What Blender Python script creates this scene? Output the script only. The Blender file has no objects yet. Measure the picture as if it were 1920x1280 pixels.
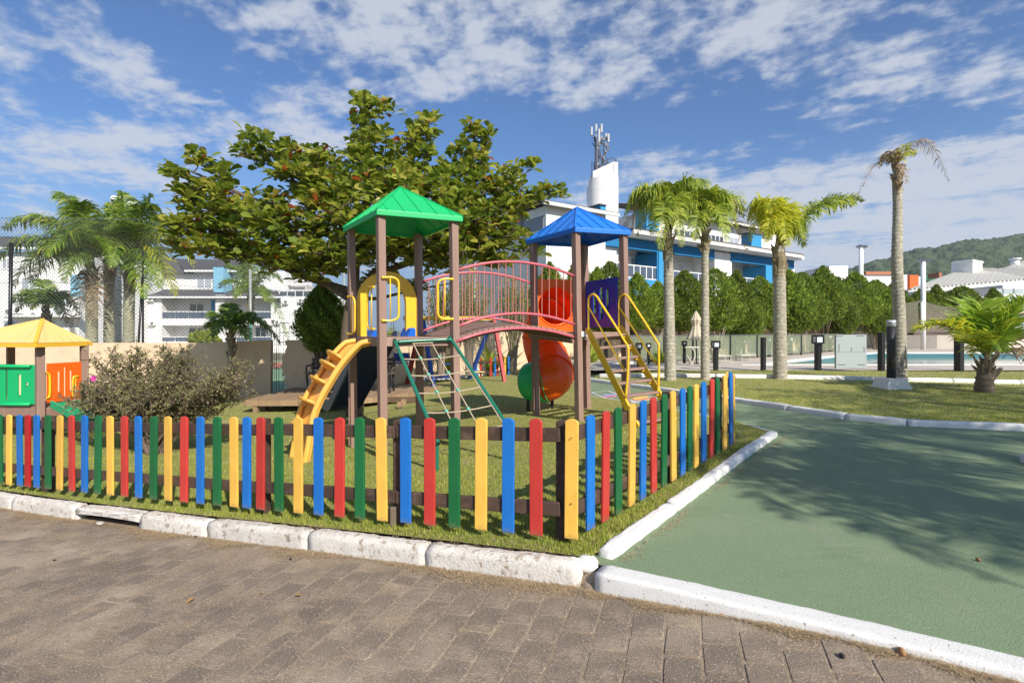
import bpy, math, random
import numpy as np
from mathutils import Vector, Matrix
random.seed(7)
rng = np.random.default_rng(7)
S = bpy.context.scene
COL = S.collection
R = math.radians
# ---------------------------------------------------------------- camera, light, exposure
F, CX, HY, CZ = 950.0, 960.0, 620.0, 1.4          # focal length / horizon measured on the 1920 px photograph
cam = bpy.data.cameras.new('camera')
cam.sensor_width = 36
cam.lens = F / 1920 * 36
cam.shift_y = -(640 - HY) / 1920
cam.clip_start = 0.05
cam.clip_end = 6000
camo = bpy.data.objects.new('camera', cam)
COL.objects.link(camo)
camo.location = (0, 0, CZ)
camo.rotation_euler = (R(90), 0, 0)
S.camera = camo
S.view_settings.view_transform = 'Standard'
S.view_settings.look = 'None'
S.view_settings.exposure = 0.42
S.view_settings.gamma = 1
SUN_AZ = (0.53, -0.85)
SUN_EL = 36.0
sl = bpy.data.lights.new('sun', 'SUN')
sl.energy = 4.9
sl.angle = R(0.53)
sl.color = (1.0, 0.93, 0.82)
so = bpy.data.objects.new('sun', sl)
COL.objects.link(so)
_ce = math.cos(R(SUN_EL))
_n = math.hypot(*SUN_AZ)
SUND = Vector((SUN_AZ[0] / _n * _ce, SUN_AZ[1] / _n * _ce, math.sin(R(SUN_EL))))
so.rotation_euler = SUND.to_track_quat('Z', 'Y').to_euler()

W = bpy.data.worlds.new('World')
S.world = W
W.use_nodes = True
nt = W.node_tree
nt.nodes.clear()
def nn(t, **k):
    n = nt.nodes.new(t)
    for a, b in k.items():
        setattr(n, a, b)
    return n
def ml(op, a, b=None, c=None, clamp=False):
    n = nt.nodes.new('ShaderNodeMath')
    n.operation = op
    n.use_clamp = clamp
    for i, v in enumerate((a, b, c)):
        if v is None:
            continue
        if isinstance(v, (int, float)):
            n.inputs[i].default_value = v
        else:
            nt.links.new(v, n.inputs[i])
    return n.outputs[0]
sky = nn('ShaderNodeTexSky')
sky.sky_type = 'NISHITA'
sky.sun_disc = False
sky.sun_elevation = R(SUN_EL)
sky.sun_rotation = math.atan2(SUN_AZ[0], SUN_AZ[1])
sky.air_density = 1.0
sky.dust_density = 0.6
sky.ozone_density = 2.2
tc = nn('ShaderNodeTexCoord')
sp = nn('ShaderNodeSeparateXYZ')
nt.links.new(tc.outputs['Generated'], sp.inputs[0])
zz = ml('MAXIMUM', sp.outputs[2], 0.035)
u = ml('DIVIDE', sp.outputs[0], zz)
v = ml('DIVIDE', sp.outputs[1], zz)
def cloudnoise(scale, sx, sy, rot, detail, rough, off=(0, 0, 0), dist=0.0):
    cb = nn('ShaderNodeCombineXYZ')
    nt.links.new(u, cb.inputs[0])
    nt.links.new(v, cb.inputs[1])
    mp = nn('ShaderNodeMapping')
    mp.inputs['Location'].default_value = off
    mp.inputs['Rotation'].default_value = (0, 0, rot)
    mp2 = nn('ShaderNodeMapping')
    mp2.inputs['Scale'].default_value = (sx, sy, 1)
    nt.links.new(cb.outputs[0], mp.inputs[0])
    nt.links.new(mp.outputs[0], mp2.inputs[0])
    t = nn('ShaderNodeTexNoise')
    t.inputs['Scale'].default_value = scale
    t.inputs['Detail'].default_value = detail
    t.inputs['Roughness'].default_value = rough
    t.inputs['Distortion'].default_value = dist
    nt.links.new(mp2.outputs[0], t.inputs[0])
    return t.outputs[0]
big = cloudnoise(1.5, 0.8, 1.15, 0.62, 2, 0.5, (3.1, 1.7, 0), .2)
mid = cloudnoise(4.6, 0.85, 1.1, 0.55, 3, 0.5, (0.3, 5.2, 0), 0.35)
fin = cloudnoise(13.0, 0.85, 1.15, 0.5, 5, 0.62, (7.3, 0.2, 0), 0.35)
def dirnoise(scale, det, off):
    mp = nn('ShaderNodeMapping')
    mp.inputs['Location'].default_value = off
    mp.inputs['Scale'].default_value = (1, 1, 1.6)
    nt.links.new(tc.outputs['Generated'], mp.inputs[0])
    t = nn('ShaderNodeTexNoise')
    t.inputs['Scale'].default_value = scale
    t.inputs['Detail'].default_value = det
    t.inputs['Roughness'].default_value = .55
    nt.links.new(mp.outputs[0], t.inputs[0])
    return t.outputs[0]
puf = dirnoise(11.0, 5, (2.2, .4, 5.1))
puf2 = dirnoise(26.0, 4, (1.2, 3.4, 0.1))
base = ml('ADD', ml('ADD', ml('ADD', ml('ADD', ml('MULTIPLY', big, 0.52), ml('MULTIPLY', mid, 0.34)), ml('MULTIPLY', fin, 0.24)), ml('MULTIPLY', puf, .48)), ml('MULTIPLY', puf2, .36))
def blob(cu, cv, ru, rv, amp):
    a = ml('DIVIDE', ml('SUBTRACT', u, cu), ru)
    b = ml('DIVIDE', ml('SUBTRACT', v, cv), rv)
    d = ml('ADD', ml('MULTIPLY', a, a), ml('MULTIPLY', b, b))
    return ml('MULTIPLY', ml('POWER', 2.718, ml('MULTIPLY', d, -1.0)), amp)
# the high cloud bank on the right and the open lanes of blue between the cloud fields
bk = ml('SUBTRACT', ml('ADD', v, ml('MULTIPLY', u, 0.86)), 4.66)
mr = nn('ShaderNodeMapRange')
mr.interpolation_type = 'SMOOTHSTEP'
mr.inputs[1].default_value = -0.3
mr.inputs[2].default_value = 0.45
mr.inputs[3].default_value = 0
mr.inputs[4].default_value = 0.20
nt.links.new(bk, mr.inputs[0])
mr2 = nn('ShaderNodeMapRange')
mr2.interpolation_type = 'SMOOTHSTEP'
mr2.inputs[1].default_value = 0.5
mr2.inputs[2].default_value = 1.6
nt.links.new(u, mr2.inputs[0])
bank = ml('MULTIPLY', mr.outputs[0], mr2.outputs[0])
tot = ml('ADD', base, bank)
for b in ((-1.75, 1.75, .40, .38, .15), (-1.15, 1.75, .22, .4, -.14), (-.45, 1.68, .50, .26, .09), (-.62, 2.15, .35, .18, .10), (.3, 1.72, .50, .30, .09),
          (.25, 2.1, .35, .22, .08), (.85, 1.65, .40, .22, .09), (.65, 2.55, .8, .35, -.22), (1.55, 2.0, .6, .22, .06), (-2.5, 2.95, .9, .5, .16),
          (-1.3, 2.5, .6, .3, .09), (.9, 3.0, .5, .3, .08), (-1.9, 2.25, .35, .22, -.12), (1.2, 3.3, .6, .45, .06), (.05, 3.0, .45, .5, -.14), (-.9, 3.1, .8, .4, -.02)):
    tot = ml('ADD', tot, blob(*b))
cr = nn('ShaderNodeMapRange')
cr.interpolation_type = 'SMOOTHSTEP'
cr.inputs[1].default_value = 0.93
cr.inputs[2].default_value = 1.17
cr.inputs[3].default_value = 0.03
cr.inputs[4].default_value = 0.84
nt.links.new(tot, cr.inputs[0])
# thin veil towards the horizon
hz = nn('ShaderNodeMapRange')
hz.interpolation_type = 'SMOOTHSTEP'
hz.inputs[1].default_value = 0.0
hz.inputs[2].default_value = 0.34
hz.inputs[3].default_value = 0.86
hz.inputs[4].default_value = 0.0
nt.links.new(sp.outputs[2], hz.inputs[0])
tint = nn('ShaderNodeMix', data_type='RGBA', blend_type='MULTIPLY')
tint.inputs[0].default_value = 1
tint.inputs[7].default_value = (0.52, 0.76, 1.03, 1)
nt.links.new(sky.outputs[0], tint.inputs[6])
veil = nn('ShaderNodeMix', data_type='RGBA')
nt.links.new(hz.outputs[0], veil.inputs[0])
nt.links.new(tint.outputs[2], veil.inputs[6])
veil.inputs[7].default_value = (2.3, 3.45, 5.2, 1)
# cloud sheets thin out close to the horizon
lo = nn('ShaderNodeMapRange')
lo.inputs[1].default_value = 0.02
lo.inputs[2].default_value = 0.10
nt.links.new(sp.outputs[2], lo.inputs[0])
cov = ml('MULTIPLY', cr.outputs[0], lo.outputs[0])
mx = nn('ShaderNodeMix', data_type='RGBA')
nt.links.new(cov, mx.inputs[0])
nt.links.new(veil.outputs[2], mx.inputs[6])
mx.inputs[7].default_value = (4.9, 5.2, 5.8, 1)
bg = nn('ShaderNodeBackground')
bg.inputs[1].default_value = 0.10
out = nn('ShaderNodeOutputWorld')
nt.links.new(mx.outputs[2], bg.inputs[0])
nt.links.new(bg.outputs[0], out.inputs[0])

# ---------------------------------------------------------------- measuring helpers
def at(x, y, Y):
    return Vector(((x - CX) / F * Y, Y, CZ - (y - HY) / F * Y))
CP = np.array([(0, 1, .02), (-3, 2, -.15), (3, 1, .08), (3, 3, .10), (6, 5, .12), (8, 9, .12), (4, 9, .1), (4, 14, .1), (12, 14, .12),
    (0, 14, -.15), (-.6, 17, -.25), (-3, 16.5, -.3), (-3, 12, -.5), (-7, 12, -.55), (-9, 9, -.5), (-5, 15, -.5), (-9, 15, -.55), (0, 20, -.2),
    (4, 20, .1), (10, 22, .12), (.38, 3.3, 0), (-1.72, 4.08, -.12), (-3.19, 4.7, -.23), (-5.6, 5.63, -.35), (2.36, 5.45, .13), (1.07, 8.1, 0),
    (.45, 9.1, -.11), (-2.5, 7.9, -.43), (-1.7, 6.9, -.33), (-.8, 6, -.2), (-3, 6, -.32), (-5, 8, -.48), (2.1, 2.1, .06), (1.3, 9.35, -.02), (3.3, 6.4, .12),
    (-10, 6, -.5), (-8, 3, -.4), (15, 8, .12), (20, 16, .12), (15, 3, .12), (-15, 12, -.6), (-15, 20, -.6), (-5, 20, -.5), (0, -4, .02), (-8, -4, -.3), (8, -4, .12)])
def _phi(r2):
    return .5 * r2 * np.log(r2 + 1e-9)
def _tps():
    n = len(CP)
    r2 = (CP[:, None, 0] - CP[None, :, 0]) ** 2 + (CP[:, None, 1] - CP[None, :, 1]) ** 2
    A = np.zeros((n + 3, n + 3))
    A[:n, :n] = _phi(r2) + np.eye(n) * 6.0
    A[:n, n] = A[n, :n] = 1
    A[:n, n + 1] = A[n + 1, :n] = CP[:, 0]
    A[:n, n + 2] = A[n + 2, :n] = CP[:, 1]
    return np.linalg.solve(A, np.concatenate([CP[:, 2], [0, 0, 0]]))
TPS = _tps()
def gz(X, Y):
    X = np.asarray(X, float)
    Y = np.asarray(Y, float)
    sh = X.shape
    X = np.clip(X.ravel(), -16, 24)
    Y = np.clip(Y.ravel(), -5, 24)
    r2 = (X[:, None] - CP[:, 0]) ** 2 + (Y[:, None] - CP[:, 1]) ** 2
    r = _phi(r2) @ TPS[:-3] + TPS[-3] + TPS[-2] * X + TPS[-1] * Y
    return r.reshape(sh) if sh else float(r[0])
def gp(x, y, off=0.0):
    z = 0.0
    for i in range(14):
        Y = (CZ - z) * F / (y - HY)
        X = (x - CX) / F * Y
        z = .5 * z + .5 * (gz(X, Y) + off)
    return Vector((X, Y, z))
def onplane(x, y, P, d):
    k = (x - CX) / F
    s = (k * P[1] - P[0]) / (d[0] - k * d[1])
    Y = P[1] + s * d[1]
    return Vector((P[0] + s * d[0], Y, CZ - (y - HY) / F * Y))
def sonplane(x, P, d):
    k = (x - CX) / F
    return (k * P[1] - P[0]) / (d[0] - k * d[1])

# ---------------------------------------------------------------- materials
MATS = {}
def mat(name, col, rough=.6, col2=None, nscale=8, nmix=.5, bump=0, bscale=60, metal=0, coat=0, trans=0, rnd=0, rndcol=None, spec=.5,
        alpha=1, stretch=None, dirt=None, dirtscale=3, dirtlo=.5, dirthi=.7, transm=0, ior=1.45, orand=0, sharp=.25, speck=None, speckscale=260, speckamt=.6, mud=None, wstain=None):
    if name in MATS:
        return MATS[name]
    m = bpy.data.materials.new(name)
    m.use_nodes = True
    t = m.node_tree
    N = t.nodes
    L = t.links
    p = N['Principled BSDF']
    p.inputs['Roughness'].default_value = rough
    p.inputs['Metallic'].default_value = metal
    p.inputs['Specular IOR Level'].default_value = spec
    p.inputs['Coat Weight'].default_value = coat
    p.inputs['Coat Roughness'].default_value = .15
    p.inputs['Transmission Weight'].default_value = transm
    p.inputs['IOR'].default_value = ior
    p.inputs['Alpha'].default_value = alpha
    co = N.new('ShaderNodeTexCoord')
    vec = co.outputs['Object']
    if stretch:
        mp = N.new('ShaderNodeMapping')
        mp.inputs['Scale'].default_value = stretch
        L.new(vec, mp.inputs[0])
        vec = mp.outputs[0]
    def mixc(f, a, b, bt='MIX'):
        n = N.new('ShaderNodeMix')
        n.data_type = 'RGBA'
        n.blend_type = bt
        for i, q in ((0, f), (6, a), (7, b)):
            if isinstance(q, (int, float)):
                n.inputs[i].default_value = q
            elif isinstance(q, tuple):
                n.inputs[i].default_value = (*q, 1)
            else:
                L.new(q, n.inputs[i])
        return n.outputs[2]
    def noise(sc, lo, hi, det=5):
        n = N.new('ShaderNodeTexNoise')
        n.inputs['Scale'].default_value = sc
        n.inputs['Detail'].default_value = det
        n.inputs['Roughness'].default_value = .6
        L.new(vec, n.inputs[0])
        r = N.new('ShaderNodeMapRange')
        r.inputs[1].default_value = lo
        r.inputs[2].default_value = hi
        L.new(n.outputs[0], r.inputs[0])
        return r.outputs[0]
    c = tuple(col)
    if col2 is not None:
        c = mixc(noise(nscale, .5 - sharp, .5 + sharp), tuple(col), tuple(col2))
    if rnd or rndcol:
        a = N.new('ShaderNodeAttribute')
        a.attribute_name = 'rnd'
        if rndcol:
            rr = N.new('ShaderNodeValToRGB')
            rr.color_ramp.interpolation = 'LINEAR'
            els = rr.color_ramp.elements
            n_ = len(rndcol)
            for i, (pos, cc) in enumerate(rndcol):
                e = els[i] if i < 2 else els.new(pos)
                e.position = pos
                e.color = (*cc, 1)
            L.new(a.outputs['Fac'], rr.inputs[0])
            c = rr.outputs[0] if col2 is None else mixc(.5, c, rr.outputs[0])
        if rnd:
            r = N.new('ShaderNodeMapRange')
            r.inputs[3].default_value = 1 - rnd
            r.inputs[4].default_value = 1 + rnd
            L.new(a.outputs['Fac'], r.inputs[0])
            hs = N.new('ShaderNodeHueSaturation')
            L.new(r.outputs[0], hs.inputs['Value'])
            if isinstance(c, tuple):
                hs.inputs['Color'].default_value = (*c, 1)
            else:
                L.new(c, hs.inputs['Color'])
            c = hs.outputs[0]
    if orand:
        a = N.new('ShaderNodeObjectInfo')
        r = N.new('ShaderNodeMapRange')
        r.inputs[3].default_value = 1 - orand
        r.inputs[4].default_value = 1 + orand
        L.new(a.outputs['Random'], r.inputs[0])
        hs = N.new('ShaderNodeHueSaturation')
        L.new(r.outputs[0], hs.inputs['Value'])
        if isinstance(c, tuple):
            hs.inputs['Color'].default_value = (*c, 1)
        else:
            L.new(c, hs.inputs['Color'])
        c = hs.outputs[0]
    if dirt:
        c = mixc(noise(dirtscale, dirtlo, dirthi, 9), c, tuple(dirt))
    if wstain:
        ge = N.new('ShaderNodeNewGeometry')
        mpw = N.new('ShaderNodeMapping')
        mpw.inputs['Rotation'].default_value = (0, 0, .35)
        mpw.inputs['Scale'].default_value = (.55, 1.25, 1)
        L.new(ge.outputs['Position'], mpw.inputs[0])
        for (colr, sc, lo_, hi_, amt) in wstain:
            n1 = N.new('ShaderNodeTexNoise')
            n1.inputs['Scale'].default_value = sc
            n1.inputs['Detail'].default_value = 9
            n1.inputs['Roughness'].default_value = .68
            n1.inputs['Distortion'].default_value = .4
            L.new(mpw.outputs[0], n1.inputs[0])
            r2 = N.new('ShaderNodeMapRange')
            r2.inputs[1].default_value = lo_
            r2.inputs[2].default_value = hi_
            r2.inputs[4].default_value = amt
            L.new(n1.outputs[0], r2.inputs[0])
            c = mixc(r2.outputs[0], c, tuple(colr))
    if mud:
        sx = N.new('ShaderNodeSeparateXYZ')
        L.new(co.outputs['Object'], sx.inputs[0])
        n1 = N.new('ShaderNodeTexNoise')
        n1.inputs['Scale'].default_value = 34
        n1.inputs['Detail'].default_value = 6
        L.new(co.outputs['Object'], n1.inputs[0])
        q = N.new('ShaderNodeMath')
        q.operation = 'MULTIPLY_ADD'
        q.inputs[1].default_value = mud[1] * 2.2
        q.inputs[2].default_value = -mud[1] * .55
        L.new(n1.outputs[0], q.inputs[0])
        r = N.new('ShaderNodeMath')
        r.operation = 'SUBTRACT'
        L.new(q.outputs[0], r.inputs[0])
        L.new(sx.outputs[2], r.inputs[1])
        r2 = N.new('ShaderNodeMapRange')
        r2.inputs[1].default_value = 0
        r2.inputs[2].default_value = mud[1] * .8
        r2.inputs[4].default_value = .65
        L.new(r.outputs[0], r2.inputs[0])
        c = mixc(r2.outputs[0], c, tuple(mud[0]))
    if speck:
        c = mixc(noise(speckscale, .54, .60, 2), c, mixc(speckamt, c, tuple(speck[0])))
        c = mixc(noise(speckscale * .55, .56, .64, 3), c, mixc(speckamt, c, tuple(speck[1])))
    if isinstance(c, tuple):
        p.inputs['Base Color'].default_value = (*c, 1)
    else:
        L.new(c, p.inputs['Base Color'])
    if bump:
        n = N.new('ShaderNodeTexNoise')
        n.inputs['Scale'].default_value = bscale
        n.inputs['Detail'].default_value = 6
        n.inputs['Roughness'].default_value = .65
        L.new(vec, n.inputs[0])
        b = N.new('ShaderNodeBump')
        b.inputs['Strength'].default_value = min(1, bump)
        b.inputs['Distance'].default_value = .0035 * bump
        L.new(n.outputs[0], b.inputs['Height'])
        L.new(b.outputs[0], p.inputs['Normal'])
    if trans:
        tr = N.new('ShaderNodeBsdfTranslucent')
        if isinstance(c, tuple):
            tr.inputs[0].default_value = (*[min(1, q * 1.5) for q in c], 1)
        else:
            hs = N.new('ShaderNodeHueSaturation')
            hs.inputs['Value'].default_value = 1.5
            L.new(c, hs.inputs['Color'])
            L.new(hs.outputs[0], tr.inputs[0])
        ms = N.new('ShaderNodeMixShader')
        ms.inputs[0].default_value = trans
        L.new(p.outputs[0], ms.inputs[1])
        L.new(tr.outputs[0], ms.inputs[2])
        L.new(ms.outputs[0], N['Material Output'].inputs[0])
    MATS[name] = m
    return m

# ---------------------------------------------------------------- mesh helpers
WL = {}
def finish(o, name, parent, loc, label, cat, group, kind):
    COL.objects.link(o)
    if parent is not None:
        o.parent = parent
    if label: o['label'] = label
    if cat: o['category'] = cat
    if group: o['group'] = group
    if kind: o['kind'] = kind
    return o
def E(name, loc, label=None, cat=None, group=None, kind=None):
    o = bpy.data.objects.new(name, None)
    o.empty_display_size = .2
    o.location = loc
    finish(o, name, None, loc, label, cat, group, kind)
    WL[o.name] = Vector(loc)
    return o
def npmesh(name, V, Fc, m, rnd=None, smooth=False):
    V = np.asarray(V, np.float32)
    Fc = np.asarray(Fc, np.int32)
    me = bpy.data.meshes.new(name)
    k = Fc.shape[1]
    me.vertices.add(len(V))
    me.vertices.foreach_set('co', V.ravel())
    me.loops.add(Fc.size)
    me.loops.foreach_set('vertex_index', Fc.ravel())
    me.polygons.add(len(Fc))
    me.polygons.foreach_set('loop_start', np.arange(len(Fc), dtype=np.int32) * k)
    me.update(calc_edges=True)
    if rnd is not None:
        a = me.attributes.new('rnd', 'FLOAT', 'FACE')
        a.data.foreach_set('value', np.asarray(rnd, np.float32))
    if smooth:
        me.polygons.foreach_set('use_smooth', np.ones(len(Fc), bool))
    me.materials.append(m)
    return me
class MB:
    def __init__(s):
        s.v, s.f, s.r = [], [], []
    def add(s, vs, fs, r=None):
        b = len(s.v)
        s.v += [tuple(q) for q in vs]
        s.f += [tuple(b + i for i in f) for f in fs]
        r = random.random() if r is None else r
        s.r += [r] * len(fs)
        return s
    def box(s, c, size, rz=0.0, M=None, r=None):
        hx, hy, hz = size[0] / 2, size[1] / 2, size[2] / 2
        c = Vector(c)
        if M is None:
            M = Matrix.Rotation(rz, 3, 'Z')
        vs = [c + M @ Vector((x * hx, y * hy, z * hz)) for z in (-1, 1) for x, y in ((-1, -1), (1, -1), (1, 1), (-1, 1))]
        return s.add(vs, [(3, 2, 1, 0), (4, 5, 6, 7), (0, 1, 5, 4), (1, 2, 6, 5), (2, 3, 7, 6), (3, 0, 4, 7)], r)
    def aabb(s, x0, x1, y0, y1, z0, z1, r=None):
        return s.box(((x0 + x1) / 2, (y0 + y1) / 2, (z0 + z1) / 2), (abs(x1 - x0), abs(y1 - y0), abs(z1 - z0)), r=r)
    def beam(s, a, b, w, h, up=(0, 0, 1), r=None):
        a, b = Vector(a), Vector(b)
        d = (b - a)
        L = d.length
        y = d / L
        upv = Vector(up)
        x = y.cross(upv)
        if x.length < 1e-4:
            x = y.cross(Vector((1, 0, 0)))
        x.normalize()
        z = x.cross(y)
        M = Matrix((x, y, z)).transposed()
        return s.box((a + b) / 2, (w, L, h), M=M, r=r)
    def tube(s, path, rad, n=8, caps=True, closed=False, r=None):
        P = [Vector(p) for p in path]
        m = len(P)
        rr = rad if isinstance(rad, (list, tuple)) else [rad] * m
        vs, fs = [], []
        prev = None
        for i in range(m):
            if closed:
                t = P[(i + 1) % m] - P[i - 1]
            else:
                t = P[min(i + 1, m - 1)] - P[max(i - 1, 0)]
            t.normalize()
            if prev is None:
                x = t.cross(Vector((0, 0, 1)))
                if x.length < .05:
                    x = t.cross(Vector((1, 0, 0)))
            else:
                x = prev - t * prev.dot(t)
            x.normalize()
            prev = x
            y = t.cross(x)
            for k in range(n):
                a = 2 * math.pi * k / n
                vs.append(P[i] + (x * math.cos(a) + y * math.sin(a)) * rr[i])
        for i in range(m if closed else m - 1):
            j = (i + 1) % m
            for k in range(n):
                q = (k + 1) % n
                fs.append((i * n + k, i * n + q, j * n + q, j * n + k))
        if caps and not closed:
            fs.append(tuple(range(n - 1, -1, -1)))
            fs.append(tuple((m - 1) * n + k for k in range(n)))
        return s.add(vs, fs, r)
    def quad(s, *p, r=None):
        return s.add(p, [tuple(range(len(p)))], r)
    def slab(s, pts, thick, nrm=None, r=None):
        P = [Vector(p) for p in pts]
        n = nrm if nrm is not None else (P[1] - P[0]).cross(P[2] - P[0]).normalized()
        n = Vector(n) * thick
        k = len(P)
        vs = P + [p - n for p in P]
        fs = [tuple(range(k)), tuple(range(2 * k - 1, k - 1, -1))] + [(i, i + k, (i + 1) % k + k, (i + 1) % k) for i in range(k)]
        return s.add(vs, fs, r)
    def ell(s, c, rad, nu=12, nv=8, M=None, r=None):
        c = Vector(c)
        vs, fs = [], []
        for j in range(nv + 1):
            th = math.pi * j / nv
            for i in range(nu):
                ph = 2 * math.pi * i / nu
                q = Vector((rad[0] * math.sin(th) * math.cos(ph), rad[1] * math.sin(th) * math.sin(ph), rad[2] * math.cos(th)))
                if M is not None:
                    q = M @ q
                vs.append(c + q)
        for j in range(nv):
            for i in range(nu):
                fs.append((j * nu + i, (j + 1) * nu + i, (j + 1) * nu + (i + 1) % nu, j * nu + (i + 1) % nu))
        return s.add(vs, fs, r)
    def build(s, name, m, parent=None, loc=None, smooth=False, bevel=0, label=None, cat=None, group=None, kind=None):
        o0 = WL[parent.name] if parent is not None else (Vector(loc) if loc is not None else Vector((0, 0, 0)))
        me = bpy.data.meshes.new(name)
        me.from_pydata([(a - o0.x, b - o0.y, c - o0.z) for a, b, c in s.v], [], s.f)
        at_ = me.attributes.new('rnd', 'FLOAT', 'FACE')
        at_.data.foreach_set('value', s.r)
        me.materials.append(m)
        if smooth:
            me.polygons.foreach_set('use_smooth', [True] * len(me.polygons))
        me.update()
        o = bpy.data.objects.new(name, me)
        if parent is None:
            o.location = o0
        if smooth == 'auto':
            md = o.modifiers.new('e', 'EDGE_SPLIT')
            md.split_angle = R(35)
        finish(o, name, parent, o0, label, cat, group, kind)
        WL[o.name] = o0
        if bevel:
            b = o.modifiers.new('b', 'BEVEL')
            b.width = bevel
            b.segments = 2
            b.limit_method = 'ANGLE'
            b.angle_limit = R(40)
        return o
def link_mesh(name, me, parent, loc, rot=None, scale=None, label=None, cat=None, group=None, kind=None):
    """shared mesh data; loc is a world position"""
    o = bpy.data.objects.new(name, me)
    o0 = WL[parent.name] if parent is not None else Vector((0, 0, 0))
    o.location = Vector(loc) - o0
    if rot is not None:
        o.rotation_euler = rot
    if scale is not None:
        o.scale = scale
    finish(o, name, parent, loc, label, cat, group, kind)
    WL[o.name] = Vector(loc)
    return o
def smooth_path(pts, n=6):
    P = [Vector(p) for p in pts]
    out = []
    for i in range(len(P) - 1):
        p0 = P[max(i - 1, 0)]
        p1, p2 = P[i], P[i + 1]
        p3 = P[min(i + 2, len(P) - 1)]
        for k in range(n):
            t = k / n
            out.append(.5 * ((2 * p1) + (p2 - p0) * t + (2 * p0 - 5 * p1 + 4 * p2 - p3) * t * t + (3 * p1 - p0 - 3 * p2 + p3) * t ** 3))
    out.append(P[-1])
    return out
def clipped_grid(polys, step, zoff, name, m, loc=(0, 0, 0), kind='structure', rough=0.0, label=None, cat=None):
    """terrain-following sheets clipped to convex polygons"""
    import bmesh
    bm = bmesh.new()
    for poly in polys:
        b2 = bmesh.new()
        xs = [p[0] for p in poly]
        ys = [p[1] for p in poly]
        x0, x1, y0, y1 = min(xs), max(xs), min(ys), max(ys)
        gx = np.arange(x0 - step, x1 + step * 1.5, step)
        gy = np.arange(y0 - step, y1 + step * 1.5, step)
        vv = [[b2.verts.new((x, y, 0)) for x in gx] for y in gy]
        for j in range(len(gy) - 1):
            for i in range(len(gx) - 1):
                b2.faces.new((vv[j][i], vv[j][i + 1], vv[j + 1][i + 1], vv[j + 1][i]))
        area = sum(poly[i][0] * poly[(i + 1) % len(poly)][1] - poly[(i + 1) % len(poly)][0] * poly[i][1] for i in range(len(poly)))
        for i in range(len(poly)):
            a, b = poly[i], poly[(i + 1) % len(poly)]
            d = (b[0] - a[0], b[1] - a[1])
            nrm = Vector((d[1], -d[0], 0)) * (1 if area > 0 else -1)
            bmesh.ops.bisect_plane(b2, geom=b2.verts[:] + b2.edges[:] + b2.faces[:], plane_co=(a[0], a[1], 0), plane_no=nrm, clear_outer=True)
        mp = {}
        for q in b2.verts:
            mp[q] = bm.verts.new(q.co)
        for f in b2.faces:
            bm.faces.new([mp[q] for q in f.verts])
        b2.free()
    bm.verts.ensure_lookup_table()
    co = np.array([q.co[:] for q in bm.verts])
    z = gz(co[:, 0], co[:, 1]) + (np.array([zoff(x) for x in co[:, 0]]) if callable(zoff) else zoff)
    for q, h in zip(bm.verts, z):
        q.co.z = h
    me = bpy.data.meshes.new(name)
    bm.to_mesh(me)
    bm.free()
    me.polygons.foreach_set('use_smooth', [True] * len(me.polygons))
    me.materials.append(m)
    o = bpy.data.objects.new(name, me)
    finish(o, name, None, loc, label, cat, None, kind)
    WL[o.name] = Vector((0, 0, 0))
    return o
# ---------------------------------------------------------------- shared materials
grassm = mat('lawn_soil', (.19, .215, .045), .95, (.31, .27, .10), 6, bump=.6, bscale=90, sharp=.18, dirt=(.38, .29, .15), dirtscale=2.2, dirtlo=.56, dirthi=.75)
blade = mat('grass_blade', (.1, .15, .03), .6, trans=.3, rndcol=[(0, (.14, .22, .02)), (.45, (.29, .34, .045)), (.8, (.44, .42, .09)), (1, (.56, .46, .18))])
strawm = mat('dry_straw', (.44, .33, .20), .8, rnd=.5, trans=.15)
soilm = mat('base_soil', (.16, .14, .09), .95, (.12, .14, .06), .6)
pathm = mat('green_path', (.165, .238, .128), .85, (.205, .275, .156), 1.1, bump=1.4, bscale=120, dirt=(.27, .27, .20), dirtscale=1.6, dirtlo=.58, dirthi=.80, stretch=(1, .8, 1), speck=((.04, .055, .04), (.30, .34, .25)), speckscale=150, speckamt=.28, sharp=.35, wstain=[((.27, .31, .20), .9, .54, .75, .55), ((.12, .17, .10), 1.7, .56, .72, .5), ((.34, .33, .26), 6, .66, .76, .5)])
beddingm = mat('joint_sand', (.34, .255, .17), .95, (.21, .155, .105), 4.5, bump=1.4, bscale=70, dirt=(.42, .33, .235), dirtscale=2.6, dirtlo=.52, dirthi=.72, speck=((.10, .085, .07), (.46, .40, .33)), speckscale=150, speckamt=.65, wstain=[((.50, .40, .29), 1.3, .52, .70, .55), ((.11, .085, .06), 2.1, .53, .68, .6), ((.42, .31, .19), 5, .58, .70, .5)])
paverm = mat('paver', (.255, .195, .138), .92, (.165, .126, .092), 16, bump=1.0, bscale=95, orand=.13, dirt=(.38, .29, .21), dirtscale=7, dirtlo=.52, dirthi=.74, speck=((.10, .085, .07), (.46, .40, .33)), speckscale=150, speckamt=.65, wstain=[((.50, .40, .29), 1.3, .52, .70, .55), ((.11, .085, .06), 2.1, .53, .68, .6), ((.42, .31, .19), 5, .58, .70, .5)])
paverw = mat('paver_rest', (.258, .198, .14), .92, (.168, .128, .094), 16, bump=1.0, bscale=95, rnd=.13, dirt=(.38, .29, .21), dirtscale=7, dirtlo=.52, dirthi=.74, speck=((.10, .085, .07), (.46, .40, .33)), speckscale=150, speckamt=.65, wstain=[((.50, .40, .29), 1.3, .52, .70, .55), ((.11, .085, .06), 2.1, .53, .68, .6), ((.42, .31, .19), 5, .58, .70, .5)])
kerbw = mat('kerb_white_worn', (.74, .71, .66), .85, (.60, .56, .50), 9, bump=2.4, bscale=60, dirt=(.34, .275, .21), dirtscale=19, dirtlo=.55, dirthi=.66, orand=.08)
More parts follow.
